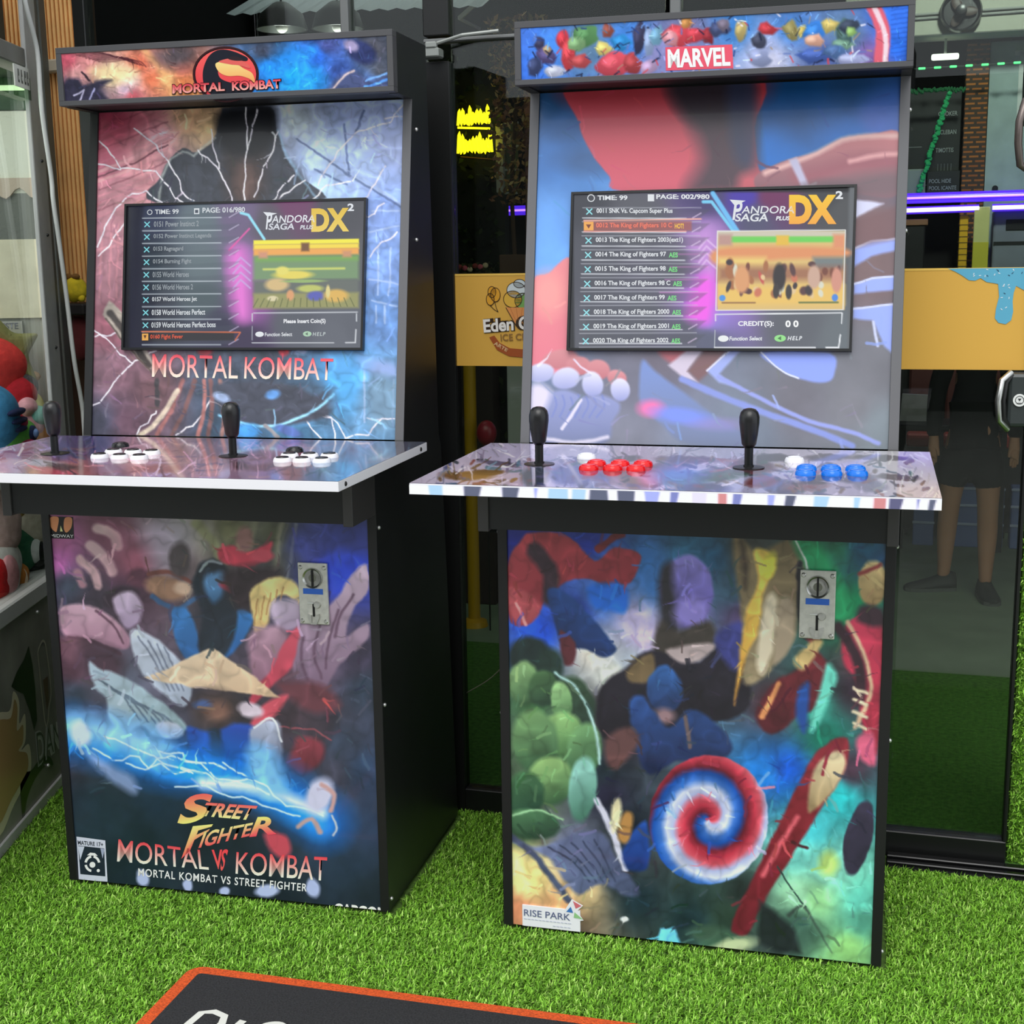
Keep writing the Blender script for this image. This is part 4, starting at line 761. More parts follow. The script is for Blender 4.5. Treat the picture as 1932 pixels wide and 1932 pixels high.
# ------------------------------------------------------------------ setting: everything below is laid out along the shop front
FA = math.radians(-16.5); FO = (-0.088, 3.09)
def F(x, y, z=0.0):
    return (FO[0] + x * math.cos(FA) - y * math.sin(FA), FO[1] + x * math.sin(FA) + y * math.cos(FA), z)
def fthing(name, label, cat, x, y, z=0.0, group=None): return thing(name, label, cat, F(x, y, z), FA, group)
def fsolo(b, name, m, label, cat, x, y, z=0.0, group=None, smooth=False):
    return tag(b.build(name, m, None, smooth, F(x, y, z), FA), label, cat, group)
def fstruct(b, name, m, x=0, y=0, z=0.0): return tag(b.build(name, m, None, False, F(x, y, z), FA), kind='structure')

TURFBASE = mat('turf_backing', (74, 104, 38), 0.9, noise=0.35, scale=60, bump=0.4)
CONCRETE = mat('grey_concrete', (150, 152, 146), 0.85, noise=0.15, scale=8, bump=0.2)
fstruct(B().box(-4, 3.2, -1.42, 0.0, -0.06, 0.0), 'floor', TURFBASE)
fstruct(B().box(-8, 8, -9.0, -1.42, -0.06, -0.004), 'pavement', CONCRETE)
fstruct(B().box(-4, 3.2, 0.0, 1.40, -0.06, 0.0), 'mirrored_turf', mat('mirrored_turf_pile', (62, 104, 34), 0.9, noise=0.4, scale=70, bump=0.4))  # laid behind the glass in place of the turf's reflection
fstruct(B().box(-4, 3.2, 1.40, 6.0, -0.06, 0.0), 'shop_floor', mat('mirrored_concrete', (116, 132, 108), 0.8, noise=0.1, scale=6))  # concrete look stands in for the pavement's reflection
fstruct(B().box(-8, 8, -9.3, -9.0, -0.06, 2.7), 'wall_opposite', mat('grey_render', (84, 86, 80), 0.9, noise=0.3, scale=2))  # dull grey wall, unevenly mottled
# shop interior shell
DARKWALL = mat('dark_interior_wall', (17, 13, 12), 0.9, noise=0.2, scale=2)
fstruct(B().box(-4, 3.2, 4.4, 4.5, 0, 3.4), 'wall_back', DARKWALL)
fstruct(B().box(-4.1, -4.0, 0.34, 4.5, 0, 3.4), 'wall_left', DARKWALL)
fstruct(B().box(3.2, 3.3, 0.0, 4.5, 0, 3.4), 'wall_right', DARKWALL)
fstruct(B().box(-4.1, -2.1, 0.35, 4.5, 3.4, 3.5).box(.0, 3.3, 0.35, 4.5, 3.4, 3.5).box(-2.1, .0, .35, 1.2, 3.4, 3.5).box(-2.1, .0, 3.2, 4.5, 3.4, 3.5), 'ceiling', mat('dark_ceiling', (22, 20, 19), 0.9))  # opening added so sky light reaches the corrugated sheet
fstruct(B().box(-4.1, 3.3, -0.03, 0.35, 2.6, 3.5), 'wall_front', mat('black_fascia', (30, 30, 31), 0.6))
# slatted timber cladding in the recess on the left, dark return beside it
SLATS = mat('orange_timber_slats', (246, 190, 120), 0.55, noise=0.12, scale=14)
fstruct(B().box(-4.0, -1.125, 0.315, 0.34, 0, 2.6), 'wall_slats', mat('slat_backing', (84, 52, 28), 0.8))
slat_t = fthing('slat_panel', 'orange timber slat cladding beside the claw machine', 'wall panel', -1.7, 0.3)
def shifted(b, dx, dy, dz=0.0):
    bmesh.ops.translate(b.bm, verts=b.bm.verts[:], vec=(dx, dy, dz)); return b
sl = B()
for k in range(82):
    x = -2.20 + k * 0.0128
    sl.box(x, x + 0.0082, 0.297, 0.315, 1.205, 2.6, 0.0015)
shifted(sl, 1.7, -0.3).build('slats', SLATS, slat_t)
shifted(B().box(-2.2, -1.13, 0.270, 0.315, 1.80, 1.832, 0.004), 1.7, -0.3).build('rail', mat('pale_timber', (190, 180, 160), 0.6), slat_t)
shifted(B().box(-2.2, -1.13, 0.20, 0.315, 1.175, 1.205, 0.004), 1.7, -0.3).build('ledge', mat('dark_shelf', (26, 20, 20), 0.6), slat_t)

# black framed shop front: panes and frames
GLASS = glass_mat('tinted_glass', (0.74, 0.79, 0.75), 0.03)
FRM = mat('black_window_frame', (16, 17, 17), 0.4)
GREYFRM = mat('grey_mullion', (120, 122, 122), 0.45, 0.3)
def pane(name, x0, x1, z0, z1, y=0.0, frame_x=(), cat_label=None):
    t = tag(link(name, None, None, F((x0 + x1) / 2, y, 0), FA), kind='structure'); xc = (x0 + x1) / 2
    B().box(x0 - xc, x1 - xc, -0.004, 0.004, z0, z1).build('glass', GLASS, t)
    for a, b, z, zz, m in frame_x: B().box(a - xc, b - xc, -0.02, 0.02, z, zz, 0.002).build('frame', m, t)
    return t
pane('window_1', -0.925, -0.085, 0.045, 2.6, 0.0, ((-0.957, -0.925, 0.0, 2.6, FRM), (-0.281, -0.262, 0.06, 2.6, GREYFRM), (-0.925, -0.09, 0.0, 0.045, FRM)))
pane('window_2', -0.03, 0.44, 0.06, 2.6, 0.0, ((-0.088, -0.030, 0.0, 1.728, FRM), (0.452, 0.474, 0.0, 2.6, GREYFRM), (-0.03, 0.452, 0.0, 0.06, FRM), (-0.088, 0.452, 1.768, 1.776, GREYFRM), (-0.088, -0.03, 1.782, 2.6, FRM)))
d1 = pane('door_1', 0.476, 1.186, 0.06, 2.4, 0.0, ((0.476, 1.19, 0.004, 0.06, FRM), (1.182, 1.19, 0.06, 2.4, FRM)))
xc = (0.476 + 1.186) / 2
tr = fthing('door_track', 'black sliding door track along the turf, right foreground', 'door track', 0.8, -0.045)
shifted(B().box(0.945, 1.9, -0.052, -0.03, 0, 0.018, 0.002).box(0.945, 1.9, -0.075, -0.060, 0, 0.014, 0.002), -0.8, 0.045).build('rail', mat('track_black', (14, 14, 15), 0.25), tr)
shifted(B().box(0.945, 1.9, -0.082, -0.026, 0.0, 0.004), -0.8, 0.045).build('base', FRM, tr)
# lock case and handles on the glass door
lk = B().box(1.145, 1.215, -0.035, -0.008, 0.955, 1.064, 0.008, 2); shifted(lk, -xc, 0).build('lock_case', mat('lock_dark', (52, 58, 58), 0.35), d1)
lh = shifted(B().tube([(1.150, -0.03, 1.064), (1.132, -0.05, 1.050), (1.126, -0.055, 1.010), (1.130, -0.052, 0.970), (1.148, -0.03, 0.950)], 0.0065, 10), -xc, 0).build('door_handle', CHROME, d1, True)
shifted(B().tube([(1.152, -0.03, 1.060), (1.141, -0.042, 1.046), (1.137, -0.044, 1.010), (1.140, -0.042, 0.974), (1.150, -0.03, 0.956)], 0.005, 8), -xc, 0).build('handle_grip', FRM, d1, True)
bd = shifted(B().lathe([(0, .003), (.0125, .003), (.0125, 0), (0, 0)], (1.168, -0.036, 1.010), 'y', 28), -xc, 0).build('lock_badge', mat('badge_white', (236, 238, 236), 0.4), d1)
def badge_place(x, y, l): return (np.asarray(x, float), np.full(np.shape(x), -0.0395 - l), np.asarray(y, float))
bl = Letters(badge_place); bx = 1.168 - xc
bl.ring(bx, 1.0105, .0085, .0085, .0012, (40,40,44)); bl.shape([(bx-.0036,1.0135),(bx+.0036,1.0135),(bx,1.0085)], (40,40,44)); bl.stroke([(bx-.004,1.0045),(bx+.004,1.0045)], .001, (40,40,44)); bl.build('lock_badge_mark', PRINT, bd)
shifted(B().tube([(1.172, -0.010, 1.600), (1.150, -0.034, 1.590), (1.140, -0.045, 1.550), (1.140, -0.045, 1.510), (1.146, -0.034, 1.470), (1.170, -0.010, 1.456)], 0.0075, 10), -xc, 0).build('pull_handle', mat('handle_dark', (110, 100, 96), 0.3, 0.5), d1, True)
# grey door closer above the narrow black stile
dc = fthing('door_closer', 'small grey door closer box above the black post between the cabinets', 'door closer', -0.06, -0.04, 1.73)
B().box(-0.026, 0.02, -0.02, 0.018, 0.002, 0.022, 0.003).build('body', mat('closer_grey', (150, 154, 150), 0.4, 0.3), dc)
B().box(-0.01, 0.016, -0.022, -0.008, 0.020, 0.034, 0.003).build('bracket', mat('closer_grey'), dc)
B().tube([(0.0, 0.0, 0.03), (0.07, -0.006, 0.045), (0.15, 0.0, 0.05)], 0.004).build('arm', mat('closer_grey'), dc)

# yellow vinyl band with the ice cream parlour's mark and the blue drips
YB = mat('yellow_vinyl', (222, 172, 72), 0.5)
band = fthing('yellow_window_band', 'yellow vinyl band across the shop glass with ice cream lettering and blue drips', 'window sticker', 0.5, -0.007, 1.068)
shifted(B().box(-0.081, 1.184, -0.0095, -0.0055, 1.068, 1.272), -0.5, 0.007, -1.068).build('vinyl', YB, band)
shifted(B().box(-0.081, 1.184, -0.0102, -0.0054, 1.268, 1.2725), -0.5, 0.007, -1.068).build('trim_edge', mat('pale_yellow_edge', (240, 196, 90), 0.5), band)
def band_place(x, y, l): return (np.asarray(x, float) - 0.5, np.full(np.shape(x), -0.0030 - l), np.asarray(y, float) - 1.068)
L = Letters(band_place); BR = (58, 40, 24)
L.begin('blue_drip')
L.shape([(1.020,1.2715),(1.184,1.2715),(1.184,1.225),(1.168,1.227),(1.152,1.236),(1.148,1.222),(1.147,1.205),(1.149,1.185),(1.146,1.168),(1.136,1.160),(1.122,1.163),(1.115,1.172),(1.116,1.190),(1.121,1.215),(1.118,1.240),(1.108,1.242),(1.096,1.244),(1.084,1.252),(1.074,1.247),(1.062,1.248),(1.048,1.258),(1.034,1.266)], (98,176,206), lift=.0006)
rng = random.Random(2)
for k in range(26):
    x, y = (rng.uniform(1.05, 1.18), rng.uniform(1.254, 1.269)) if k < 17 else (rng.uniform(1.124, 1.143), rng.uniform(1.17, 1.245)); a = rng.uniform(0, 3)
    L.stroke([(x-.002*math.cos(a), y-.002*math.sin(a)), (x+.002*math.cos(a), y+.002*math.sin(a))], .0014, rng.choice([(236,240,244),(50,80,110),(236,240,244)]), .0012)
L.begin('parlour_logo')
for x, y, a, b in ((0.052,1.216,.010,.014),(0.064,1.226,.012,.016),(0.056,1.232,.010,.013)): L.disc(x, y, a, b, (226,164,52), .0008); L.ring(x, y, a, b, .0016, BR, .0010)
L.stroke([(0.062,1.210),(0.066,1.196),(0.070,1.188)], .0014, BR, .0010); L.stroke([(0.052,1.202),(0.060,1.194),(0.070,1.188)], .0014, BR, .0010)
for x, y, a, b, c in ((0.104,1.216,.022,.019,(226,180,70)),(0.128,1.212,.020,.018,(120,170,90)),(0.112,1.236,.022,.018,(214,224,226)),(0.120,1.250,.014,.010,(206,218,222))): L.disc(x, y, a, b, c, .0009); L.ring(x, y, a, b, .0016, BR, .0011)
L.shape([(0.088,1.198),(0.146,1.198),(0.122,1.154),(0.112,1.154)], (226,150,84), lift=.0013); L.stroke([(0.088,1.198),(0.112,1.156)], .0016, BR, .0014); L.stroke([(0.146,1.198),(0.122,1.156)], .0016, BR, .0014)
for k in range(3): L.stroke([(0.098+k*.014,1.197),(0.110+k*.006,1.170)], .001, (190,110,60), .0014)
L.text('Eden C', ((0.034,1.172),(0.142,1.180),(0.142,1.150),(0.036,1.142)), (244,240,234), None, .03, lift=.0022, outline=(BR,.16,-.001))
L.text('ICE CREAM', ((0.074,1.139),(0.175,1.143),(0.175,1.128),(0.075,1.124)), (150,112,60), None, .02, lift=.0018)
L.shape([(0.048,1.132),(0.060,1.136),(0.072,1.120),(0.096,1.108),(0.150,1.104),(0.150,1.086),(0.094,1.090),(0.066,1.104)], (166,84,40), lift=.0012)
L.text('ARTE', ((0.062,1.124),(0.092,1.106),(0.088,1.100),(0.058,1.116)), (226,196,150), None, .02, lift=.0016)
L.build('parlour_logo', PRINT, band)

# artificial grass clad post right of the door
gp = fthing('grass_clad_panel', 'upright panel covered in bright artificial grass at the right edge', 'grass panel', 1.35, 0.05)
shifted(B().box(1.196, 1.5, 0.02, 0.06, 0.0, 1.0), -1.35, -0.05).build('backing', mat('turf_backing_bright', (96, 140, 46), 0.9, noise=0.35, scale=70, bump=0.6), gp)
# ------------------------------------------------------------------ arcade cabinets
HW, WA, WC, WM = 0.36, 0.3414, 0.4145, 0.3608
Z0, ZA = 0.012, 0.8015
YU0, YU1, ZU0, ZU1 = 0.1803, 0.299, 0.9472, 1.6231
def front_place(u, v, l): return (-WA + 2 * WA * u, np.full(np.shape(u), 0.004 - l), ZA - v * (ZA - Z0))
def upper_place(u, v, l):
    t = 1 - v; return (-WA + 2 * WA * u, YU0 + (YU1 - YU0) * t + 0.004 - l * .985, ZU0 + (ZU1 - ZU0) * t + l * .17)
def screen_place(u, v, l):
    t = 0.2689 + (0.7087 - 0.2689) * (1 - v); return (-0.2671 + 0.5342 * u, YU0 + (YU1 - YU0) * t - 0.0035 - l * .985, ZU0 + (ZU1 - ZU0) * t + l * .17)
def sign_place(u, v, l): return (-0.3488 + 0.6976 * u, 0.1825 + 0.004 * v - l, 1.7275 - 0.0925 * v)
def deck_place(u, v, l): return (-WC + 2 * WC * u, 0.161 - 0.494 * v, np.full(np.shape(u), 0.9473 + l))
def deck_edge_place(u, v, l): return (-WC + 2 * WC * u, np.full(np.shape(u), -0.3336 - l), 0.9445 - 0.0155 * v)

def spiral_screw(b, x, y, z, ax):
    d = {'x': ((x, y, z), 'x'), 'y': ((x, y, z), 'y')}[ax]
    b.lathe([(0, 0), (.0042, 0), (.0042, .001), (.003, .0022), (0, .0024)], d[0], ax, 10)

def make_joystick(root, x, y):
    z = 0.9465
    j = B().lathe([(0, .036), (.0085, .036), (.0125, .042), (.0150, .060), (.0172, .078), (.0172, .088), (.0150, .096), (.0105, .101), (.004, .103), (0, .103)], (x, y, z), 'z', 28).build('joystick', PLASTIC, root, 'all')
    B().lathe([(0, .002), (.0075, .002), (.0075, .040), (0, .040)], (x, y, z), 'z', 18).build('shaft', mat('dark_steel', (40, 42, 42), 0.3, 0.6), j, True)
    B().lathe([(0, .0008), (.027, .0008), (.027, .0022), (.020, .0034), (.009, .0036), (.009, .0060), (0, .0062)], (x, y, z), 'z', 32).build('dust_washer', PLASTIC, j, True)

def make_button(root, x, y, ring, cap):
    z = 0.9465
    b = B().lathe([(.0125, .0075), (.0135, .0085), (.0150, .0080), (.0168, .0045), (.0172, .0008), (.0125, .0008), (.0125, .0075)], (x, y, z), 'z', 28).build('button', ring, root, True)
    B().lathe([(0, .0086), (.007, .0092), (.0108, .0100), (.0118, .0088), (.0118, .003), (0, .003)], (x, y, z), 'z', 24).build('plunger', cap, b, True)

def make_coin_acceptor(root, x0, x1, z0, z1):
    xm = (x0 + x1) / 2; s_ = (x1 - x0) / 0.062
    c = B().box(x0, x1, -0.004, 0.003, z0, z1, 0.0018, 2).build('coin_acceptor', mat('cast_zinc', (206, 206, 198), 0.4, 0.45, noise=0.1, scale=90), root)
    B().lathe([(.0165, .001), (.0195, .004), (.0205, .001), (.0165, .001)], (xm, -0.004, z1 - 0.030), 'y', 32).build('coin_ring', CHROME, c, True)
    B().lathe([(0, .0012), (.016, .0008), (.016, 0), (0, 0)], (xm, -0.004, z1 - 0.030), 'y', 32).build('coin_dish', mat('dish_metal', (120, 122, 112), 0.25, 0.9), c, True)
    B().box(xm - .0017, xm + .0017, -0.0078, -0.004, z1 - 0.046, z1 - 0.014).build('coin_slot', mat('slot_black', (12, 12, 12), 0.6), c)
    lb = B().box(xm - .0205, xm + .0205, -0.0048, -0.004, z1 - 0.062, z1 - 0.051).build('blue_plate', mat('coin_label_blue', (44, 100, 196), 0.4), c)
    B().lathe([(0, .005), (.006, .0045), (.0075, .001), (.0075, 0), (0, 0)], (xm + .008, -0.004, z1 - 0.083), 'y', 20).build('return_knob', CHROME, c, True)
    B().box(xm - .0135, xm + .001, -0.0062, -0.004, z1 - 0.0815, z1 - 0.0785, .001).build('return_lever', mat('lever_white', (226, 228, 224), 0.35, 0.3), c)
    B().box(xm - .0022, xm + .0022, -0.0052, -0.0038, z0 + 0.016, z1 - 0.082).build('reject_slot', mat('slot_black'), c)
    B().plate([(xm - .012, z0 + .022), (xm - .004, z0 + .019), (xm - .004, z0 + .004), (xm + .004, z0 + .004), (xm + .004, z0 + .019), (xm + .012, z0 + .022), (xm + .012, z0 + .014), (xm + .006, z0 + .001), (xm - .006, z0 + .001), (xm - .012, z0 + .014)], -0.0085, -0.0038).build('return_chute', CHROME, c)
    for x in (x0 + .006, x1 - .006):
        for z in (z0 + .007, z1 - .009):
            b = B(); spiral_screw(b, x, -0.004, z, 'y'); b.build('screw', CHROME, c, True)

def build_cabinet(label, loc, yaw, P):
    root = thing('arcade_cabinet', label, 'arcade machine', (loc[0], loc[1], 0), yaw, 'stand-up arcade cabinets')
    B().box(-WA, WA, 0.006, 0.47, 0.014, 0.90).build('base_cabinet', BLACK, root)
    B().box(-WA, WA, 0.31, 0.40, 0.93, 1.735).build('back_panel', BLACK, root)
    prof = [(0.0, 0.012), (0.505, 0.012), (0.440, 0.90), (0.425, 0.93), (0.398, 1.739), (0.206, 1.739), (0.208, 1.624), (0.2985, 1.6235), (0.1803, 0.9478), (0.165, 0.928), (0.0, 0.928)]
    for sx in (-1, 1):
        xs = (-HW, -WA) if sx < 0 else (WA, HW)
        sp_ = B().prism(prof, *xs).build('side_panel', BLACK, root)
        # front edge banding: black; grey up the leaning frame imitates sky reflected there
        n = 0.0009
        xa, xb = xs[0] + .0004, xs[1] - .0004
        e = B(); bm = e.bm
        q = [bm.verts.new((x, y, z)) for x, y, z in ((xa, YU0 - n, ZU0), (xb, YU0 - n, ZU0), (xb, YU1 - n, ZU1), (xa, YU1 - n, ZU1), (xa, YU0 + .004, ZU0), (xb, YU0 + .004, ZU0), (xb, YU1 + .004, ZU1), (xa, YU1 + .004, ZU1))]
        for f in ((0, 1, 2, 3), (7, 6, 5, 4), (0, 4, 5, 1), (1, 5, 6, 2), (2, 6, 7, 3), (3, 7, 4, 0)): bm.faces.new([q[k] for k in f])
        e.build('edge_strip', EDGE if (sx < 0 and P.get('shaded_left')) else SKYEDGE, sp_)  # black here imitates shade and the dark claw machine's reflection
        B().box(xa, xb, -0.0012, 0.002, 0.012, 0.926, .0006).build('corner_strip', EDGE, sp_)
    for x, y, z in ((.36, .319, 1.565), (.36, .300, 1.345), (.36, .012, .800), (.36, .012, .445), (.36, .014, .035), (-.36, .319, 1.565), (-.36, .300, 1.345), (-.36, .012, .800), (-.36, .012, .445), (-.36, .014, .035)):
        b = B(); b.ball((x, y, z), .0042, 2); b.build('side_screw', SCREWM, root, True)
    for x in (-.29, .31):
        for y in (.05, .43): B().lathe([(0, 0), (.022, 0), (.022, .014), (0, .014)], (x, y, 0.0), 'z', 20).build('foot', PLASTIC, root)
    # box under the control deck
    ap = B().box(-.341, .341, -.122, 0.0, .832, .9285).build('apron', mat('apron_black', (24, 25, 26), 0.5), root)
    for xs in ((-.36, -.341), (.341, .36)): B().box(*xs, -.127, -.0016, .828, .9287, .001).build('apron_end', mat('apron_end_grey', (62, 60, 60), 0.5), ap)
    # front artwork
    S = Sheet(P['front'], front_place, 400, 470, -0.035, 1.0, 3); P['front_art'](S); fp = S.build('front_panel', PRINT, root, P['gain'])
    if P.get('front_letters'):
        L = Letters(lambda x, y, l: S.at(x, y, l)); P['front_letters'](L)
        for o in L.build('front_lettering', PRINT, fp, P['gain']):
            bm = bmesh.new(); bm.from_mesh(o.data)
            bmesh.ops.bisect_plane(bm, geom=bm.verts[:] + bm.edges[:] + bm.faces[:], plane_co=(0, 0, .0125), plane_no=(0, 0, -1), clear_outer=True); bm.to_mesh(o.data); bm.free()
    make_coin_acceptor(root, *P['coin'])
    # display panel and screen
    U = Sheet(P['upper'], upper_place, 380, 400, 0, 1, 5); P['upper_art'](U); upn = U.build('display_panel', PRINT, root, P['ugain'])
    if P.get('upper_letters'):
        L = Letters(lambda x, y, l: U.at(x, y, l)); P['upper_letters'](L); L.build('display_lettering', PRINT, upn, P['ugain'])
    sc_ = B(); bm = sc_.bm
    def ring_pts(du, l): return [bm.verts.new(tuple(float(k) for k in screen_place(np.array(u), np.array(v), l))) for u, v in ((-du, -du * 1.8), (1 + du, -du * 1.8), (1 + du, 1 + du * 1.8), (-du, 1 + du * 1.8))]
    a, b_, c_, d_ = ring_pts(.006, -.012), ring_pts(.006, .005), ring_pts(-.003, .005), ring_pts(-.003, -.012)
    for p, q in ((a, b_), (b_, c_), (c_, d_), (d_, a)):
        for k in range(4): bm.faces.new((p[k], p[(k + 1) % 4], q[(k + 1) % 4], q[k]))
    scr = sc_.build('screen', mat('screen_bezel_black', (12, 12, 14), 0.3), root)
    D = Sheet(P['screen'], screen_place, 350, 200, 0, 1, 8); P['screen_art'](D); dp = D.build('display', DISPLAY, scr)
    L = Letters(lambda x, y, l: D.at(x, y, l)); P['screen_letters'](L); L.build('menu_lettering', DISPLAY, scr)
    # marquee
    mq = B()
    def fr(x0, x1, z0, z1): mq.box(x0, x1, 0.1800, 0.206, z0, z1, .0008)
    fr(-WM, WM, 1.7275, 1.7395); fr(-WM, WM, 1.6250, 1.6350); fr(-WM, -.3488, 1.6345, 1.7280); fr(.3488, WM, 1.6345, 1.7280)
    mqo = mq.build('marquee', FRAME, root)
    B().box(-WA, WA, .200, .39, 1.6265, 1.738).build('marquee_box', EDGE, mqo)
    M = Sheet(P['sign'], sign_place, 460, 60, 0, 1, 11); P['sign_art'](M); mp = M.build('marquee_sign', PRINT_GLOSS, mqo, P['gain'])
    L = Letters(lambda x, y, l: M.at(x, y, l)); P['sign_letters'](L); L.build('marquee_lettering', PRINT_GLOSS, mqo, P['gain'])
    # control deck
    dk = B().box(-WC, WC, -.333, .161, .9292, .9467, .0008).build('control_panel', WHITEEDGE, root)
    K = Sheet(P['deck'], deck_place, 400, 180, 0, 1, 13); P['deck_art'](K); K.build('deck_artwork', PRINT_GLOSS, dk, .95)
    if P.get('edge_art'):
        E_ = Sheet(P['edge'], deck_edge_place, 400, 8, 0, 1, 14); P['edge_art'](E_); E_.build('edge_artwork', PRINT_GLOSS, dk, P['gain'])
    for y in (-.30, .12):
        b = B(); spiral_screw(b, WC, y, .938, 'x'); b.build('deck_screw', mat('slot_black'), dk, True)
    for x, y in ((-.253, -.100), (.110, -.082)): make_joystick(root, x, y)
    for x, y, rm, cm in P['buttons']: make_button(root, x, y, rm, cm)
    return root

BW = mat('button_white', (236, 236, 240), 0.25); BB = mat('button_black', (18, 18, 20), 0.25); BRED = mat('button_red', (226, 16, 22), 0.2); BBLUE = mat('button_blue', (18, 118, 226), 0.2)
GAIN = 1.25
warm = dict(shaded_left=True, gain=GAIN, ugain=1.15, front=((96.3, 979), (692, 994.5), (716.6, 1718), (146.2, 1662)), front_art=art_front_warm, front_letters=letters_front_warm,
    upper=((191, 204.5), (765, 190), (747.6, 833), (178, 822.7)), upper_art=art_upper_storm, upper_letters=letters_upper_storm,
    screen=((246, 383), (694, 379), (688, 657.5), (241, 654)), screen_art=art_screen_left, screen_letters=letters_screen_left,
    sign=((121.6, 97.8), (729.5, 75), (732.6, 171), (123.7, 190)), sign_art=art_marquee_fire, sign_letters=letters_marquee_fire,
    deck=((105, 821.6), (811, 835.6), (641, 913), (-184, 890.4)), deck_art=art_deck_warm, coin=(.196, .257, .606, .729),
    buttons=[(x, y, BW, BB) for x, y in ((-.136, -.137), (-.094, -.138), (-.053, -.139), (-.142, -.076), (-.101, -.075), (-.061, -.077), (.231, -.133), (.268, -.131), (.306, -.130), (.222, -.079), (.260, -.075), (.298, -.071))] + [(-.177, .012, BB, BB), (.204, -.011, BB, BB)])
cool = dict(gain=GAIN, ugain=1.0, front=((949, 1006), (1660, 1028), (1643, 1821), (966, 1746)), front_art=art_front_cool,
    upper=((1014.6, 181), (1698, 139.7), (1668, 843.4), (993.7, 838)), upper_art=art_upper_blue,
    screen=((1078.6, 367.5), (1609.3, 353.3), (1601.5, 662.2), (1067, 658.3)), screen_art=art_screen_right, screen_letters=letters_screen_right,
    sign=((979, 54.3), (1714.6, 3.9), (1710.2, 110), (982.3, 158.4)), sign_art=art_marquee_blue, sign_letters=letters_marquee_blue,
    deck=((919.7, 838.2), (1752.9, 847.3), (1771.5, 938), (770, 921)), deck_art=art_deck_cool, edge=((770, 921), (1771.5, 938), (1773.3, 960.5), (770, 939)), edge_art=art_deck_edge, coin=(.197, .259, .630, .755),
    buttons=[(x, y, BRED, BRED) for x, y in ((-.155, -.145), (-.114, -.142), (-.074, -.139), (-.152, -.092), (-.111, -.089), (-.071, -.086))] + [(x, y, BBLUE, BBLUE) for x, y in ((.208, -.143), (.250, -.138), (.291, -.133), (.207, -.092), (.247, -.088), (.287, -.084))] + [(-.186, -.016, BW, BW), (.182, .000, BW, BW)])
cab_left = build_cabinet('arcade cabinet reading MORTAL KOMBAT, dark battle colours, beside the claw machine', (-.6089, 2.6383), math.radians(-13.7957), warm)
cab_right = build_cabinet('arcade cabinet reading MARVEL, red and blue display panel, green and blue front', (.3196, 2.4036), math.radians(-14.9309), cool)

# promoter's sticker low on the right cabinet's front
stk = B().box(-.322, -.206, .0005, .0036, .0128, .0565)
st = stk.build('sticker', mat('sticker_white', (240, 240, 246), 0.45), cab_right); st['label'] = 'white sticker reading RISE PARK with a paper windmill'
def stick_place(x, y, l): return (np.asarray(x, float), np.full(np.shape(x), 0.0004 - l), np.asarray(y, float))
L = Letters(stick_place)
L.shape([(-.236,.0560),(-.222,.0800),(-.200,.0690),(-.212,.0560),(-.199,.0380),(-.206,.0360),(-.236,.052)], (240,240,246), lift=.0004)
L.shape([(-.220,.0765),(-.203,.0682),(-.2145,.0610)], (214,110,120), lift=.001); L.shape([(-.2335,.0525),(-.2195,.0515),(-.2245,.0640)], (66,120,190), lift=.001); L.shape([(-.217,.0535),(-.200,.0400),(-.2185,.0420)], (150,200,140), lift=.001)
L.text('RISE PARK', (-.3185,.0485,-.2255,.0345), (96,104,140), None, .006, lift=.001)
for y in (.0285, .0195):
    for k in range(13 if y > .025 else 5): x = -.3185 + k * .0074 + (0 if y > .025 else .058); L.stroke([(x, y), (x + .0056, y - .0004)], .0016, (190,194,214), .001)
L.build('sticker_lettering', PRINT, st)
# ------------------------------------------------------------------ claw machine with its soft toys
ALU = mat('brushed_aluminium', (196, 197, 195), 0.45, 0.15, noise=0.06, scale=30)
ALUD = mat('dark_aluminium', (112, 114, 110), 0.45, 0.2)
BODY = mat('scuffed_grey_panel', (134, 134, 124), 0.5, noise=0.3, scale=7)
claw = thing('claw_machine', 'aluminium framed claw machine full of soft toys at the left edge', 'claw machine', (-1.55, 3.05, 0))
CX, CY = -1.55, 3.05
def cb(b): return shifted(b, -CX, -CY)
cb(B().box(-1.95, -1.163, 2.46, 3.60, 0.02, 0.50, .004)).build('base_cabinet', BODY, claw)
cb(B().box(-1.95, -1.156, 2.45, 3.61, 0.497, 0.540, .004)).build('tray_rail', mat('tray_grey', (190, 192, 188), 0.45, 0.1), claw)
cb(B().box(-1.163, -1.156, 2.46, 3.60, 0.0, 0.028, .002)).build('kick_strip', ALU, claw)
for x, y in ((-1.90, 2.52), (-1.22, 2.52), (-1.90, 3.54), (-1.22, 3.54)): cb(B().lathe([(0, 0), (.025, 0), (.025, .022), (0, .022)], (x, y, 0), 'z', 16)).build('foot', PLASTIC, claw)
cb(B().box(-1.166, -1.155, 3.430, 3.518, 0.53, 2.30, .002)).build('post', ALU, claw)
cb(B().box(-1.166, -1.158, 3.522, 3.545, 0.53, 2.30, .002).box(-1.166, -1.156, 3.552, 3.60, .53, 2.30, .002)).build('post', ALUD, claw)
cb(B().box(-1.205, -1.155, 2.46, 2.54, 0.53, 2.30, .003)).build('post', ALU, claw)
cb(B().box(-1.95, -1.90, 2.46, 2.54, 0.53, 2.30, .003)).build('post', ALU, claw)
cb(B().box(-1.200, -1.157, 2.54, 3.430, 1.775, 1.820, .003)).build('top_rail', mat('rail_grey', (120, 121, 116), 0.5, 0.2), claw)
cb(B().box(-1.185, -1.155, 2.54, 3.446, 1.700, 1.752)).build('light_strip_cover', glass_mat('frosted_strip', (0.55, 0.66, 0.55), 0.05), claw)
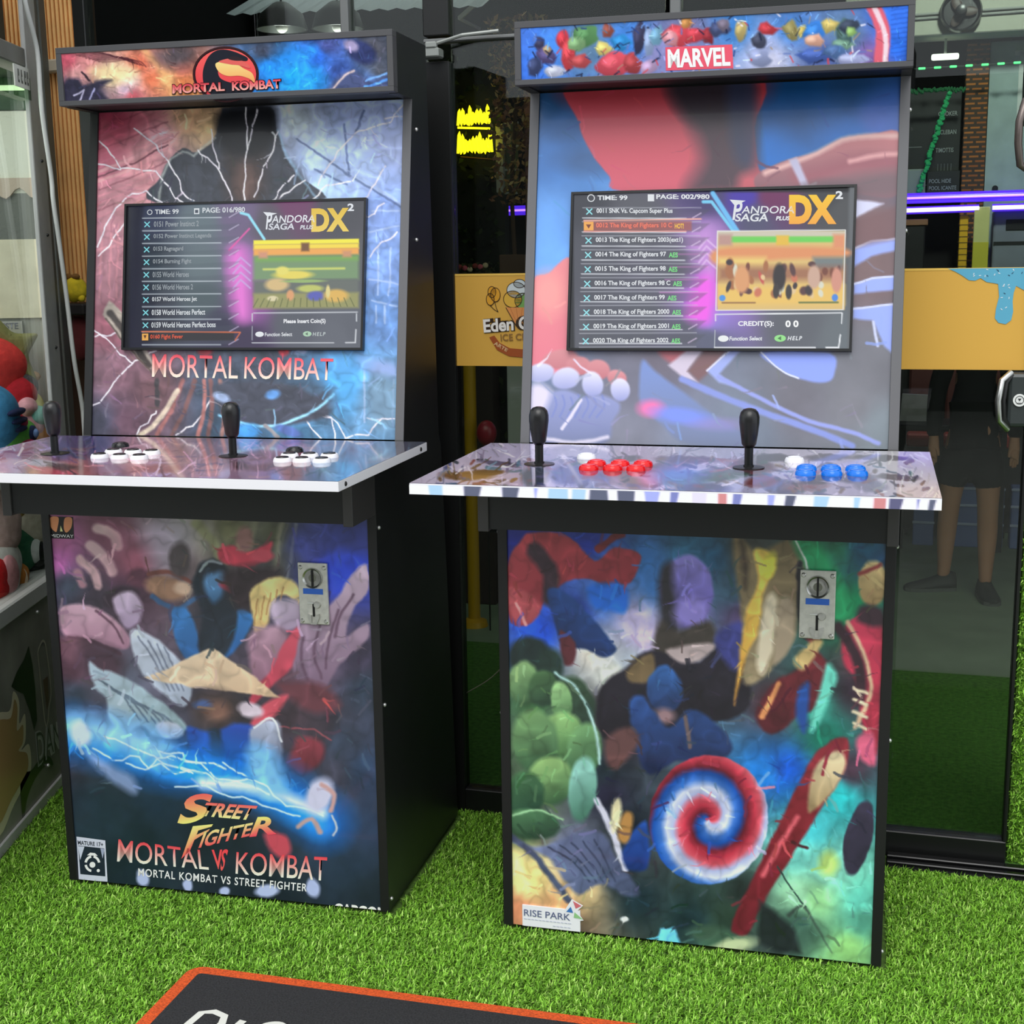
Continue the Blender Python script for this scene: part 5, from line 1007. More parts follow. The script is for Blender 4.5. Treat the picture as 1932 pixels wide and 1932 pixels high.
cb(B().box(-1.179, -1.175, 2.54, 3.446, 0.54, 1.70)).build('glass', glass_mat('clear_glass', (0.94, 0.96, 0.95), 0.05), claw)
hb = cb(B().box(-1.95, -1.205, 2.54, 3.44, 1.83, 2.30)).build('header_box', mat('header_dark', (22, 30, 24), 0.4), claw)
for y, z, r, c in ((3.30, 1.872, .030, (206, 196, 70)), (3.325, 1.868, .030, (60, 80, 120)), (3.262, 1.93, .05, (30, 120, 60)), (3.285, 1.875, .03, (70, 140, 90))):
    cb(B().lathe([(r, .003), (r * .82, .006), (r * .8, 0), (r, 0)], (-1.205, y, z), 'x', 28)).build('ring_light', mat('ring_%d_%d' % (c[0], c[1]), c, 0.3), hb, True)
cp_ = cb(B().box(-1.1545, -1.1515, 3.33, 3.43, 1.722, 1.772)).build('price_plate', mat('price_plate_white', (232, 234, 226), 0.4), claw)
def pl_place(x, y, l): return (np.full(np.shape(x), -1.1515 - CX + l), np.asarray(x, float) - CY, np.asarray(y, float))
L = Letters(pl_place)
for k, y in enumerate((3.350, 3.372, 3.394, 3.412)): L.shape([(y, 1.732), (y + .012, 1.732), (y + .012 - .004 * (k % 2), 1.763), (y, 1.763)], (90, 96, 90)); L.shape([(y + .003, 1.738), (y + .008, 1.738), (y + .008, 1.747), (y + .003, 1.747)], (232, 234, 226), lift=.0012)
L.build('price_figures', PRINT, cp_)
# end wall seen through the window: flat boards in place of the reflected street
cb(B().box(-1.95, -1.185, 3.02, 3.572, .818, .838, .002)).build('upper_shelf', mat('shelf_white', (206, 208, 204), 0.6), claw)
cb(B().box(-1.95, -1.165, 3.575, 3.59, 0.54, 1.83)).build('end_wall', mat('claw_end_wall', (176, 178, 168), 0.7), claw)
cb(B().box(-1.90, -1.17, 3.569, 3.575, 1.487, 1.690)).build('white_reflection', mat('ivory_reflection', (236, 240, 224), 0.5), claw)
v_ = B(); pts = [(-1.90, 1.525)]
for k in range(61): x = -1.90 + k * .0122; pts.append((x, 1.487 + .014 * math.cos(k * 1.05)))
pts.append((-1.17, 1.525)); cb(v_.plate(pts, 3.560, 3.568)).build('awning_reflection', mat('awning_reflection_beige', (206, 190, 172), 0.7), claw)
cb(B().box(-1.90, -1.17, 3.568, 3.574, 1.172, 1.372)).build('cream_reflection', mat('cream_rippled_reflection', (240, 234, 206), 0.6, noise=0.08, scale=26, bump=0.5), claw)
cb(B().box(-1.90, -1.17, 3.568, 3.575, 1.372, 1.487)).build('grey_reflection', mat('claw_grey_reflection', (120, 124, 118), 0.6), claw)
cb(B().box(-1.90, -1.17, 3.568, 3.575, 1.692, 1.772)).build('green_board', mat('claw_green_board', (64, 90, 70), 0.6), claw)
nt_ = cb(B().box(-1.36, -1.262, 3.560, 3.568, 1.118, 1.164)).build('notice', mat('notice_grey', (190, 192, 190), 0.6), claw)
def no_place(x, y, l): return (np.asarray(x, float) - CX, np.full(np.shape(x), 3.560 - CY - l), np.asarray(y, float))
L = Letters(no_place); L.text('TESTE', (-1.330, 1.160, -1.272, 1.144), (130, 134, 150), None, .02); L.build('notice_lettering', PRINT, nt_)
tube = cb(B().box(-1.90, -1.185, 3.545, 3.560, 1.738, 1.750, .003)).build('light_tube', mat('led_tube', (255, 255, 240), 0.4, emit=(250, 255, 226), estr=2.6), claw)
ll = bpy.data.lights.new('claw_light', 'AREA'); ll.shape = 'RECTANGLE'; ll.size = .5; ll.size_y = .7; ll.energy = 3.2; ll.color = (0.96, 1.0, 0.92)
lo = link('claw_light', ll, claw, (-1.45 - CX, 3.1 - CY, 1.76)); lo.rotation_euler = (0, 0, 0)
# stickers on the base: dark claw marks, a beige cut-out shape and outlined letters
def base_place(y, z, l): return (np.full(np.shape(y), -1.1628 - CX + l), np.asarray(y, float) - CY, np.asarray(z, float))
L = Letters(base_place)
L.shape([(3.02,.350),(3.06,.372),(3.11,.386),(3.15,.410),(3.165,.36),(3.17,.30),(3.165,.22),(3.14,.20),(3.12,.26),(3.09,.31),(3.05,.33)], (16,18,18))
L.shape([(2.86,.33),(2.94,.315),(3.00,.30),(3.03,.335),(3.06,.30),(3.05,.25),(3.09,.26),(3.08,.20),(3.05,.185),(3.10,.18),(3.10,.12),(3.05,.10),(2.98,.08),(2.86,.06)], (216,206,178), True)
L.shape([(2.86,.31),(2.94,.298),(3.00,.282),(3.03,.315),(3.045,.29),(3.03,.24),(3.07,.24),(3.06,.20),(3.03,.19),(3.08,.165),(3.08,.13),(3.04,.115),(2.97,.10),(2.86,.085)], (176,142,94), True, .0012)
L.shape([(3.03,.125),(3.10,.115),(3.17,.12),(3.23,.10),(3.25,.07),(3.20,.09),(3.12,.085),(3.06,.06),(3.03,.02),(3.02,.03)], (16,18,18), True)
for q in ([(3.205,.375),(3.215,.385),(3.245,.395),(3.265,.37),(3.275,.26),(3.25,.22),(3.235,.19),(3.215,.20)],): L.stroke(q + q[:1], .006, (190,182,166), .001, True)
L.shape([(3.225,.30),(3.262,.30),(3.256,.24),(3.236,.22)], (96,60,56), lift=.0009)
L.text('DANK', ((3.145,.195),(3.37,.155),(3.37,.09),(3.145,.105)), (176,178,178), None, .02, lift=.001, outline=((206,206,202),.06,0)); L.text('DAN', ((3.150,.190),(3.32,.160),(3.32,.098),(3.150,.110)), (62,62,60), None, -.01, lift=.0014)
L.build('base_stickers', PRINT, claw)
for y, z in ((3.22, .475), (3.21, .085)): b = B(); b.ball((-1.161, y, z), .005, 2); cb(b).build('screw', SCREWM, claw, True)
for z in (1.56, 1.38, 1.10): b = B(); b.ball((-1.1545, 3.485, z), .0045, 2); cb(b).build('rivet', mat('rivet_dark', (60, 60, 60), 0.4, 0.5), claw, True)

# soft toys: soft bodies with their own features
def blob(b, c, r, seed=0, amp=.06, sub=4, rot=None):
    n0 = len(b.bm.verts); b.ball((0, 0, 0), r, sub, rot); b.bm.verts.ensure_lookup_table(); rg = random.Random(seed); ph = [rg.uniform(0, 6) for _ in range(6)]
    for v in b.bm.verts[n0:]:
        d = v.co.normalized(); k = 1 + amp * (math.sin(3 * d.x + ph[0]) * math.sin(3 * d.y + ph[1]) + .6 * math.sin(5 * d.z + ph[2] + d.x * 2))
        v.co = v.co * k + Vector(c)
    return b
def fuzz(name, c): return mat(name, c, 0.95, noise=0.18, scale=60, bump=0.6)
def toy(label, loc, body, parts=(), cat='soft toy'):
    t = thing('plush_toy', label, cat, loc, 0, 'soft toys in the claw machine')
    o = None
    b = B()
    for c, r, sd in body[1]: blob(b, c, r, sd)
    b.build('body', body[0], t, 'all')
    for nm, m, shapes in parts:
        b = B()
        for c, r in shapes: b.ball(c, r, 3)
        b.build(nm, m, t, 'all')
    return t
toy('red round soft toy, biggest in the upper heap', (-1.305, 3.470, .93), (fuzz('plush_red', (214, 58, 54)), [((0, 0, .12), (.075, .075, .085), 1), ((.02, .06, .02), (.05, .06, .04), 2)]), (('belly', fuzz('plush_deep_red', (190, 30, 44)), [((.045, -.005, .055), (.055, .05, .05))]), ('button', PLASTIC, [((.0, 0, .208), (.010, .010, .006))])))
star = B(); pts = []
for k in range(10):
    a = PI / 2 + .2 + k * PI / 5; r = .105 if k % 2 == 0 else .056; pts.append((r * math.cos(a), r * math.sin(a)))
star_t = thing('plush_toy', 'olive green star shaped cushion beside the aluminium post', 'soft toy', (-1.285, 3.485, .985), 0, 'soft toys in the claw machine')
star.plate([(x, z + .10) for x, z in pts], -.016, .016); sob = star.build('body', fuzz('plush_olive', (128, 126, 76)), star_t)
md = sob.modifiers.new('soft', 'BEVEL'); md.width = .014; md.segments = 3
star2 = thing('plush_toy', 'small yellow star soft toy peeping out behind the red one', 'soft toy', (-1.305, 3.53, 1.04), 0, 'soft toys in the claw machine')
b = B(); b.plate([(x * .62, z * .62 + .06) for x, z in pts], -.014, .014); so2 = b.build('body', fuzz('plush_yellow', (226, 206, 60)), star2); md = so2.modifiers.new('soft', 'BEVEL'); md.width = .01; md.segments = 3
toy('dark grey soft toy lying under the olive star', (-1.245, 3.485, .955), (fuzz('plush_slate', (84, 82, 84)), [((0, 0, .05), (.038, .045, .035), 4)]), (('nose', fuzz('plush_tan', (186, 150, 110)), [((.02, .02, .07), (.018, .02, .014))]),))
toy('red soft toy squeezed beneath the round red one', (-1.255, 3.460, .895), (fuzz('plush_scarlet', (206, 34, 46)), [((0, 0, .045), (.045, .05, .04), 5)]), (('foot', fuzz('plush_deep_red', (190, 30, 44)), [((.03, .03, .02), (.03, .03, .02))]),))
toy('blue patterned soft toy at the very left, upper heap', (-1.245, 3.270, .87), (fuzz('plush_blue', (62, 132, 178)), [((0, 0, .075), (.06, .075, .075), 6)]), (('stripe', fuzz('plush_navy', (30, 40, 84)), [((.052, .01, .088), (.012, .055, .010)), ((.054, .02, .066), (.010, .05, .008)), ((.052, .028, .045), (.010, .04, .008))]), ('patch', fuzz('plush_magenta', (196, 50, 100)), [((.046, .055, .058), (.014, .024, .016))])))
toy('rainbow patterned soft toy low in the upper heap', (-1.225, 3.380, .845), (fuzz('plush_green_pattern', (96, 170, 70)), [((0, 0, .045), (.04, .055, .04), 7)]), (('swirl', fuzz('plush_navy', (30, 40, 84)), [((.034, -.01, .05), (.012, .022, .02))]), ('dot', fuzz('plush_pale_blue', (130, 160, 216)), [((.042, -.012, .05), (.008, .014, .012))]), ('foot', fuzz('plush_pink_hot', (214, 70, 110)), [((.03, -.03, .02), (.022, .026, .018))])))
toy('pale pink soft toy with mint sleeve, raised arm', (-1.230, 3.465, .85), (fuzz('plush_pink', (232, 168, 178)), [((0, 0, .055), (.035, .05, .055), 8), ((.01, -.03, .105), (.022, .028, .024), 9), ((.02, .055, .03), (.020, .022, .035), 10)]), (('sleeve', fuzz('plush_mint', (130, 196, 184)), [((.026, .0, .078), (.022, .034, .026))]),))
toy('pale yellow soft toy against the aluminium post', (-1.235, 3.485, .885), (fuzz('plush_lemon', (228, 218, 136)), [((0, 0, .06), (.035, .045, .05), 11)]), (('cheek', fuzz('plush_rose', (216, 130, 120)), [((.03, .01, .045), (.012, .014, .012))]),))
toy('orange soft toy at the bottom of the upper heap', (-1.220, 3.480, .84), (fuzz('plush_orange', (226, 140, 36)), [((0, 0, .035), (.03, .06, .033), 12)]), (('ear', fuzz('plush_lemon', (228, 218, 136)), [((.01, .05, .055), (.014, .014, .020))]),))
toy('grey round soft toy low beside the post', (-1.235, 3.485, .84), (fuzz('plush_grey', (110, 116, 108)), [((0, 0, .045), (.04, .045, .045), 13)]), (('tail', fuzz('plush_slate', (84, 82, 84)), [((.02, .035, .02), (.012, .014, .012))]),))
toy('pale pink soft toy at the left edge of the lower heap', (-1.245, 3.230, .60), (fuzz('plush_dusty_pink', (206, 176, 168)), [((0, 0, .09), (.055, .08, .09), 14)]), (('flower', fuzz('plush_gold', (196, 160, 70)), [((.05, .03, .12), (.010, .02, .016))]),))
toy('beige spotted soft toy leaning near the cabinet edge, lower heap', (-1.230, 3.430, .60), (fuzz('plush_beige', (196, 188, 168)), [((0, 0, .06), (.04, .05, .075), 15)]), (('spot', fuzz('plush_rose', (216, 130, 120)), [((.034, .02, .07), (.006, .010, .008)), ((.036, -.01, .05), (.006, .010, .008))]),))
toy('dark green soft toy with one big black eye', (-1.255, 3.400, .535), (fuzz('plush_forest', (40, 104, 74)), [((0, 0, .055), (.05, .085, .06), 16)]), (('eye_white', fuzz('plush_eye_white', (220, 226, 220)), [((.042, -.008, .055), (.016, .032, .032))]), ('pupil', PLASTIC, [((.052, .0, .053), (.012, .026, .026))]), ('glint', mat('eye_glint', (250, 250, 250), 0.2), [((.064, .006, .062), (.003, .005, .005))])))
toy('white and pink soft toy with a rounded cheek, lower heap', (-1.225, 3.200, .53), (fuzz('plush_offwhite', (216, 214, 206)), [((0, 0, .06), (.034, .09, .07), 17)]), (('cheek', fuzz('plush_rose_pale', (226, 160, 164)), [((.022, -.03, .05), (.018, .05, .05))]),))
toy('charcoal soft toy behind the tray rail', (-1.235, 3.450, .515), (fuzz('plush_charcoal', (50, 52, 54)), [((0, 0, .045), (.035, .07, .045), 18)]), (('paw', PLASTIC, [((.025, -.05, .05), (.015, .024, .016))]),))
toy('bright red soft toy resting on the tray rail', (-1.215, 3.130, .53), (fuzz('plush_bright_red', (214, 20, 26)), [((0, 0, .045), (.024, .07, .05), 19)]), (('trim', fuzz('plush_orange', (226, 140, 36)), [((.01, .07, .05), (.014, .025, .016))]),))
toy('small orange and cream soft toy beside the bright red one', (-1.215, 3.270, .52), (fuzz('plush_amber', (196, 120, 40)), [((0, 0, .035), (.022, .035, .03), 20)]), (('stripe', fuzz('plush_cream', (226, 200, 170)), [((.012, -.01, .03), (.012, .008, .026))]),))
# toy on the ledge by the slats, with a dark red bag beneath
yt = fthing('plush_toy', 'yellow round soft toy with a bow on the ledge under the slats', 'soft toy', -1.172, 0.232, 1.207)
b = B(); blob(b, (0, 0, .034), (.033, .028, .033), 3); b.build('body', fuzz('plush_sun', (222, 196, 40)), yt, 'all'); b = B(); b.ball((-.010, -.01, .068), (.012, .008, .008), 3); b.ball((.012, -.01, .068), (.012, .008, .008), 3); b.build('bow', fuzz('plush_brown', (130, 90, 40)), yt, 'all'); b = B(); b.ball((.022, -.006, .012), (.010, .010, .010), 3); b.build('paw', fuzz('plush_sun'  , (222, 196, 40)), yt, 'all')
rb = fthing('hanging_bag', 'dark red bag hanging under the ledge left of the cabinet', 'bag', -1.172, 0.24, 1.05)
b = B(); blob(b, (0, 0, .060), (.034, .02, .055), 6); b.build('pouch', mat('dark_red_cloth', (96, 26, 28), 0.8), rb, 'all'); B().tube([(-.016, 0, .10), (-.012, 0, .123), (.012, 0, .123), (.016, 0, .10)], .003).build('strap', mat('dark_red_cloth'), rb, True)

# white cable hanging along the post
cpts = [(-1.118, 3.31, 2.05), (-1.118, 3.341, 1.914), (-1.118, 3.400, 1.816), (-1.12, 3.409, 1.72), (-1.12, 3.412, 1.658), (-1.12, 3.442, 1.524), (-1.12, 3.445, 1.46), (-1.12, 3.467, 1.358), (-1.12, 3.492, 1.226), (-1.12, 3.516, 1.064), (-1.12, 3.552, 0.95), (-1.12, 3.557, 0.859), (-1.12, 3.56, .4), (-1.12, 3.52, 0.006)]
tag(B().tube(curve_pts(cpts, False, 6), .0058, 10).build('power_cable', mat('white_cable', (226, 228, 226), 0.4), None, 'all'), 'white cable hanging down beside the aluminium post', 'cable')
tag(B().tube([tuple(float(k) for k in p) for p in curve_pts([F(-.02, -.02, .30), F(.06, -.03, .36), F(.12, -.028, .46), F(.13, -.025, .62), F(.11, -.02, .84)], False, 6)], .0016, 6).build('thin_cord', mat('dull_cord', (96, 98, 80), 0.6), None, 'all'), 'thin dull cord drooping between the two arcade cabinets', 'cord')

# ------------------------------------------------------------------ doormat
MA = math.radians(-15.2)
mt = thing('doormat', 'black doormat with an orange border and white letters on the turf', 'doormat', (-.606, 2.336, 0.0), MA)
def rrect(x0, x1, y0, y1, r, n=6):
    out = []
    for cx, cy, a0 in ((x1 - r, y1 - r, 0), (x0 + r, y1 - r, 90), (x0 + r, y0 + r, 180), (x1 - r, y0 + r, 270)):
        for k in range(n + 1): a = math.radians(a0 + 90 * k / n); out.append((cx + r * math.cos(a), cy + r * math.sin(a)))
    return out
def slab(pts, z0, z1):
    b = B(); a = [b.bm.verts.new((x, y, z1)) for x, y in pts]; c = [b.bm.verts.new((x, y, z0)) for x, y in pts]; n = len(pts)
    b.bm.faces.new(a); b.bm.faces.new(c[::-1])
    for k in range(n): b.bm.faces.new((a[k], a[(k + 1) % n], c[(k + 1) % n], c[k]))
    return b
slab(rrect(0, 1.0, -.62, 0, .03), .002, .0215).build('border', mat('orange_pile', (214, 84, 28), 0.95, noise=0.35, scale=260, bump=1.0), mt)
slab(rrect(.026, .974, -.594, -.026, .008), .010, .0235).build('field', mat('black_pile', (40, 40, 42), 0.95, noise=0.6, scale=300, bump=1.0), mt)
def mat_place(x, y, l): return (np.asarray(x, float), np.asarray(y, float) - .032, np.full(np.shape(x), .0236 + l))
L = Letters(mat_place); WT = (214, 214, 206)
L.stroke([(.078,-.240),(.096,-.116),(.116,-.108),(.140,-.117),(.146,-.138),(.140,-.20),(.118,-.235),(.078,-.240)], .014, WT); L.stroke([(.158,-.240),(.178,-.122)], .014, WT)
L.stroke([(.268,-.136),(.245,-.118),(.222,-.126),(.214,-.150),(.228,-.172),(.250,-.186),(.252,-.215),(.232,-.238),(.204,-.232)], .014, WT, smooth=True)
L.build('lettering', attr_mat('white_pile', 0.9), mt)

# ------------------------------------------------------------------ artificial grass blades
def blades(name, n, xr, yr, keep, label, vertical=None, seed=4):
    rg = np.random.RandomState(seed); x = rg.uniform(*xr, n); y = rg.uniform(*yr, n); k = keep(x, y); x, y = x[k], y[k]; n = len(x)
    a = rg.normal(0.75, 0.9, n) + np.where(rg.rand(n) < .35, PI, 0); ln = rg.uniform(.008, .018, n); lean = rg.uniform(.25, 1.15, n); wd = rg.uniform(.0009, .0016, n)
    dx, dy = np.cos(a), np.sin(a); px, py = -dy, dx
    h1, h2 = ln * .55, ln; o1 = lean * .45; o2 = lean
    def P(h, off, sgn, wk): return np.stack([x + dx * np.sin(off) * h + px * wd * wk * sgn, y + dy * np.sin(off) * h + py * wd * wk * sgn, np.cos(off) * h], 1)
    co = np.stack([P(h1 * 0, o1, -1, 1.1), P(h1 * 0, o1, 1, 1.1), P(h1, o1, -1, 1), P(h1, o1, 1, 1), P(h2, o2, 0, 0)], 1).reshape(-1, 3)
    i = np.arange(n)[:, None] * 5; f = np.concatenate([i + [0, 1, 3], i + [0, 3, 2], i + [2, 3, 4]])
    t = rg.rand(n); base = np.array([lin((96, 146, 38)), lin((134, 190, 60)), lin((174, 216, 104)), lin((74, 112, 30))])
    c = base[np.searchsorted([.38, .78, .9], t)] * rg.uniform(.8, 1.2, n)[:, None]
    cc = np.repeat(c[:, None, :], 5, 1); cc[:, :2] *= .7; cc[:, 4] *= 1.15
    if vertical is not None:
        co = np.stack([co[:, 0], -co[:, 2], co[:, 1]], 1)
    return co, f, cc.reshape(-1, 3)
GRASS = attr_mat('grass_blades', 0.55, 0.25)
def inside(x, y, loc, yaw, x0, x1, y0, y1):
    wx, wy, _ = F(x, y); dx, dy = wx - loc[0], wy - loc[1]; lx = dx * math.cos(yaw) + dy * math.sin(yaw); ly = -dx * math.sin(yaw) + dy * math.cos(yaw)
    return (lx > x0) & (lx < x1) & (ly > y0) & (ly < y1)
def keep_floor(x, y):
    k = ~inside(x, y, (-.6089, 2.6383), math.radians(-13.7957), -.37, .37, .0, .52) & ~inside(x, y, (.3196, 2.4036), math.radians(-14.9309), -.37, .37, .0, .52) & ~inside(x, y, (-.606, 2.336), MA, .004, .996, -.616, -.004)
    k &= ~((x > .40) & (y > -.09))
    wx, wy, _ = F(x, y); return k & ~((wx < -1.15) & (wy > 2.45))
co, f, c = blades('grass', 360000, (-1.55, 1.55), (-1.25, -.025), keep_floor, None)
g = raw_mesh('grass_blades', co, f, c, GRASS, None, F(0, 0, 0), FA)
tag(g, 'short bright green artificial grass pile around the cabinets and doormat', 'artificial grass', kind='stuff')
co, f, c = blades('clad', 9000, (-.154, -.05), (.0, 1.0), lambda x, y: y > 0, None, True, 9)
g2 = raw_mesh('pile', co + np.array([0, -.03, 0]), f, c, GRASS, gp); g2['kind'] = 'stuff'

# ------------------------------------------------------------------ inside the shop, seen through the tinted glass
BRICK = brick_mat('orange_brick', (176, 110, 50), (150, 86, 42), (70, 56, 44), 1.0, .055, .022, .007)
fsolo(B().box(-.052, .052, -.05, .12, 0, 2.268, .004), 'brick_pillar', BRICK, 'narrow orange brick pillar inside the shop', 'pillar', 1.197, 4.10)
hb_ = fthing('ceiling_beam', 'pale grey beam with pipes across the top of the shop, right', 'beam', 1.1228, 3.8633, 2.2723)
B().box(-.45, .75, -.06, .12, 0, .30, .004).build('beam', mat('pale_plaster', (170, 172, 156), 0.8), hb_)
for z in (.06, .075): B().tube([(-.45, -.07, z), (.75, -.07, z + .012)], .005).build('pipe', mat('pipe_grey', (150, 152, 146), 0.5), hb_, True)
gw = fthing('grey_partition', 'pale grey partition with a dark doorway, right of the brick pillar', 'partition', 1.59, 4.10)
B().box(-.338, -.19, -.02, .1, 0, 2.268).box(-.19, .5, -.02, .1, 0, 1.88).box(-.19, .5, -.02, .1, 2.20, 2.268).build('panel', mat('partition_grey', (160, 178, 174), 0.8, noise=0.12, scale=12), gw)
B().box(-.19, .5, .08, .1, 1.88, 2.20).build('opening', mat('doorway_dark', (14, 28, 22), 0.8), gw)
B().box(-.21, -.19, -.03, .0, 1.81, 2.22).box(-.232, .5, -.03, .0, 2.20, 2.222).build('door_trim', mat('trim_grey', (206, 212, 206), 0.6), gw)
B().lathe([(0, 0), (.014, 0), (.014, .012), (0, .012)], (-.29, -.02, 1.60), 'y', 12).build('fixing', PLASTIC, gw)
mb = fthing('menu_board', 'tall dark menu board with white lines left of the brick pillar', 'menu board', 1.0296, 4.1429, 1.5849)
B().box(-.13, .09, -.02, .02, 0, .42, .002).build('board', mat('menu_black', (22, 26, 24), 0.6), mb)
def mb_place(x, y, l): return (np.asarray(x, float), np.full(np.shape(x), -.0202 - l), np.asarray(y, float))
L = Letters(mb_place)
for t, x, y, wd in (('CHOKER', .0, .31, .075), ('RACLEBAN', -.012, .237, .085), ('TIMOTTIS', -.005, .165, .07)): L.text(t, (x, y + .018, x + wd, y), (150, 156, 152), None, .01)
for k in range(5): L.stroke([(.006 + k * .013, .05), (.006 + k * .013, .12)], .003, (90, 94, 92))
L.stroke([(-.05, .035), (.06, .04)], .004, (160, 166, 160)); L.stroke([(-.12, .19), (-.06, .19)], .003, (120, 124, 120)); L.build('menu_lettering', PRINT, mb)
m2 = fthing('notice_board', 'small black notice with pale writing above the violet strip', 'notice', 1.0762, 4.0963, 1.5558)
B().box(-.075, .055, -.01, .02, 0, .115, .002).build('board', mat('menu_black'), m2)
def m2_place(x, y, l): return (np.asarray(x, float), np.full(np.shape(x), -.0102 - l), np.asarray(y, float))
L = Letters(m2_place); L.text('POOL HIDE', (-.066, .082, .02, .066), (150, 156, 160), None, .01); L.text('POOL ICANTE', (-.066, .054, .042, .038), (150, 156, 160), None, .01); L.build('notice_lettering', PRINT, m2)
fsolo(shifted(B().box(-.045, .045, -.03, .05, 0, .125, .003).box(-.040, .040, -.034, -.03, .004, .120, .002), 0, 0), 'wall_cabinet', mat('grey_metal_box', (132, 144, 138), 0.5), 'small grey wall box left of the black notice', 'box', 0.9305, 4.1196, 1.5558).scale = (1.165,) * 3
fn = fthing('wall_fan', 'black wall fan mounted on the pale beam, top right', 'fan', 1.1053, 3.7468, 2.3072)
B().lathe([(.072, -.02), (.078, 0), (.072, .02), (.064, 0), (.072, -.02)], (0, 0, .045), 'y', 32).build('cage', PLASTIC, fn, True)
for k in range(3): b = B(); b.ball((.03 * math.cos(k * 2.1), 0, .045 + .03 * math.sin(k * 2.1)), (.032, .004, .018), 2, Matrix.Rotation(-k * 2.1, 3, 'Y').to_euler()); b.build('blade', mat('fan_blade_brown', (70, 56, 50), 0.5), fn, True)
B().lathe([(0, 0), (.022, 0), (.018, .04), (0, .045)], (0, -.02, .045), 'y', 20).build('motor', PLASTIC, fn, True)
B().box(-.012, .012, .0, .045, .03, .06).build('bracket', PLASTIC, fn)
lampm = mat('lamp_white', (255, 255, 244), 0.4, emit=(246, 255, 236), estr=2.8)
def tube_lamp(label, x, y, z, ln, en, group='glowing tube lamps'):
    t = fthing('tube_lamp', label, 'lamp', x, y, z, group)
    B().box(-ln / 2, ln / 2, -.018, .018, 0, .026, .008, 2).build('tube', lampm, t); B().box(-.006, .006, -.006, .006, .026, .10).build('hanger', ALU, t)
    if en:
        l = bpy.data.lights.new('lamp_light', 'POINT'); l.energy = en; l.shadow_soft_size = .15; l.color = (.95, 1, .93); link('lamp_light', l, t, (0, 0, -.08))
    return t
tube_lamp('white glowing tube lamp above the dark menu board', 1.047, 3.9215, 2.1791, .122, 0)
# pendants with a faint added light; spotlight added to brighten the rear wall
def dish(label, x, y, z, en):
    t = fthing('pendant_lamp', label, 'lamp', x, y, z, 'round dark pendant lamps')
    B().lathe([(.02, .09), (.03, .085), (.075, .05), (.09, 0), (.084, 0), (.07, .045), (.02, .08), (.02, .09)], (0, 0, 0), 'z', 32).build('shade', mat('shade_grey', (70, 74, 70), 0.4, 0.3), t, True)
    b = B(); b.ball((0, 0, .01), .022, 3); b.build('bulb', mat('bulb_dim', (230, 230, 220), 0.3), t, True); l = bpy.data.lights.new('added_pendant_light', 'POINT'); l.energy = en; l.shadow_soft_size = .03; link('added_pendant_light', l, t, (0, 0, -.04)); B().tube([(0, 0, .09), (0, 0, .9)], .004).build('cord', PLASTIC, t)
    return t
dish('round pendant lamp above the left cabinet, left of the pair', -1.19, 1.6, 2.10, .6); dish('round pendant lamp above the left cabinet, right of the pair', -.98, 1.6, 2.09, .6)
sp_t = fthing('added_spotlight', 'added spotlight under the shop ceiling, brightening the rear wall', 'lamp', 1.3, 2.5, 2.9)
B().lathe([(0, .10), (.05, .10), (.06, 0), (.054, 0), (.045, .09), (0, .09)], (0, 0, 0), 'z', 24).build('can', PLASTIC, sp_t, True); B().box(-.01, .01, -.01, .01, .1, .3).build('stem', PLASTIC, sp_t)
l = bpy.data.lights.new('added_spot_light', 'SPOT'); l.energy = 150; l.spot_size = math.radians(95); l.spot_blend = .7; l.shadow_soft_size = .1; l.color = (.93, 1, .95)
o = link('added_spot_light', l, sp_t, (0, 0, -.02)); o.rotation_euler = Vector((0.1, .85, -.45)).to_track_quat('-Z', 'Y').to_euler()
# green dashes, violet tubes
gl = fthing('green_light_string', 'green dashed light string crossing in front of the brick pillar', 'light string', 1.181, 3.8633, 2.1383)
for k in range(10): B().box(-.215 + k * .059, -.188 + k * .059, -.006, .006, -.004 + k * .0006, .004 + k * .0006, .002).build('led', mat('led_green', (120, 255, 150), 0.4, emit=(60, 235, 120), estr=2.2), gl)
B().tube([(-.23, .008, 0), (.42, .008, .006)], .003).build('cord', mat('cord_dark_green', (10, 40, 20), 0.5), gl)
gc = fthing('green_garland', 'sagging green tinsel garland hanging before the dark menu board', 'garland', 1.0063, 3.9215, 1.5908)
b = B(); rg = random.Random(5)
for k in range(40): t_ = k / 39; b.ball((-.045 + .10 * t_ + rg.uniform(-.004, .004), rg.uniform(-.005, .005), .0 + .375 * t_), (.010 + rg.uniform(0, .004), .008, .010), 1)
b.build('drape', mat('garland_green', (30, 150, 90), 0.6, emit=(20, 110, 64), estr=.35), gc)  # faint emission added, the tinsel itself is no lamp
b = B()
for k in range(40): b.ball((-.10 + k * .0055, rg.uniform(-.005, .005), .388 + rg.uniform(-.008, .008)), (.006, .006, .009), 1)
b.build('fringe', mat('garland_dark', (14, 84, 46), 0.6, emit=(10, 70, 36), estr=.3), gc)  # same faint emission on the fringe
vt = fthing('violet_light_tube', 'upper violet light tube across the shop', 'light tube', 0.3073, 3.8167, 1.5442, 'violet light tubes')
B().tube([(-1.19, 0, -.0), (1.3, 0, .012)], .021, 12).build('tube', mat('violet_glow', (90, 40, 255), 0.3, emit=(92, 44, 255), estr=1.3), vt, True)
B().tube([(-1.19, -.020, 0.0), (1.3, -.020, .012)], .0045, 8).build('core', mat('violet_core', (210, 150, 255), 0.3, emit=(200, 130, 255), estr=2.4), vt, True)
v2 = fthing('violet_light_tube', 'lower violet light tube with a whiter core', 'light tube', 0.715, 3.8167, 1.4929, 'violet light tubes')
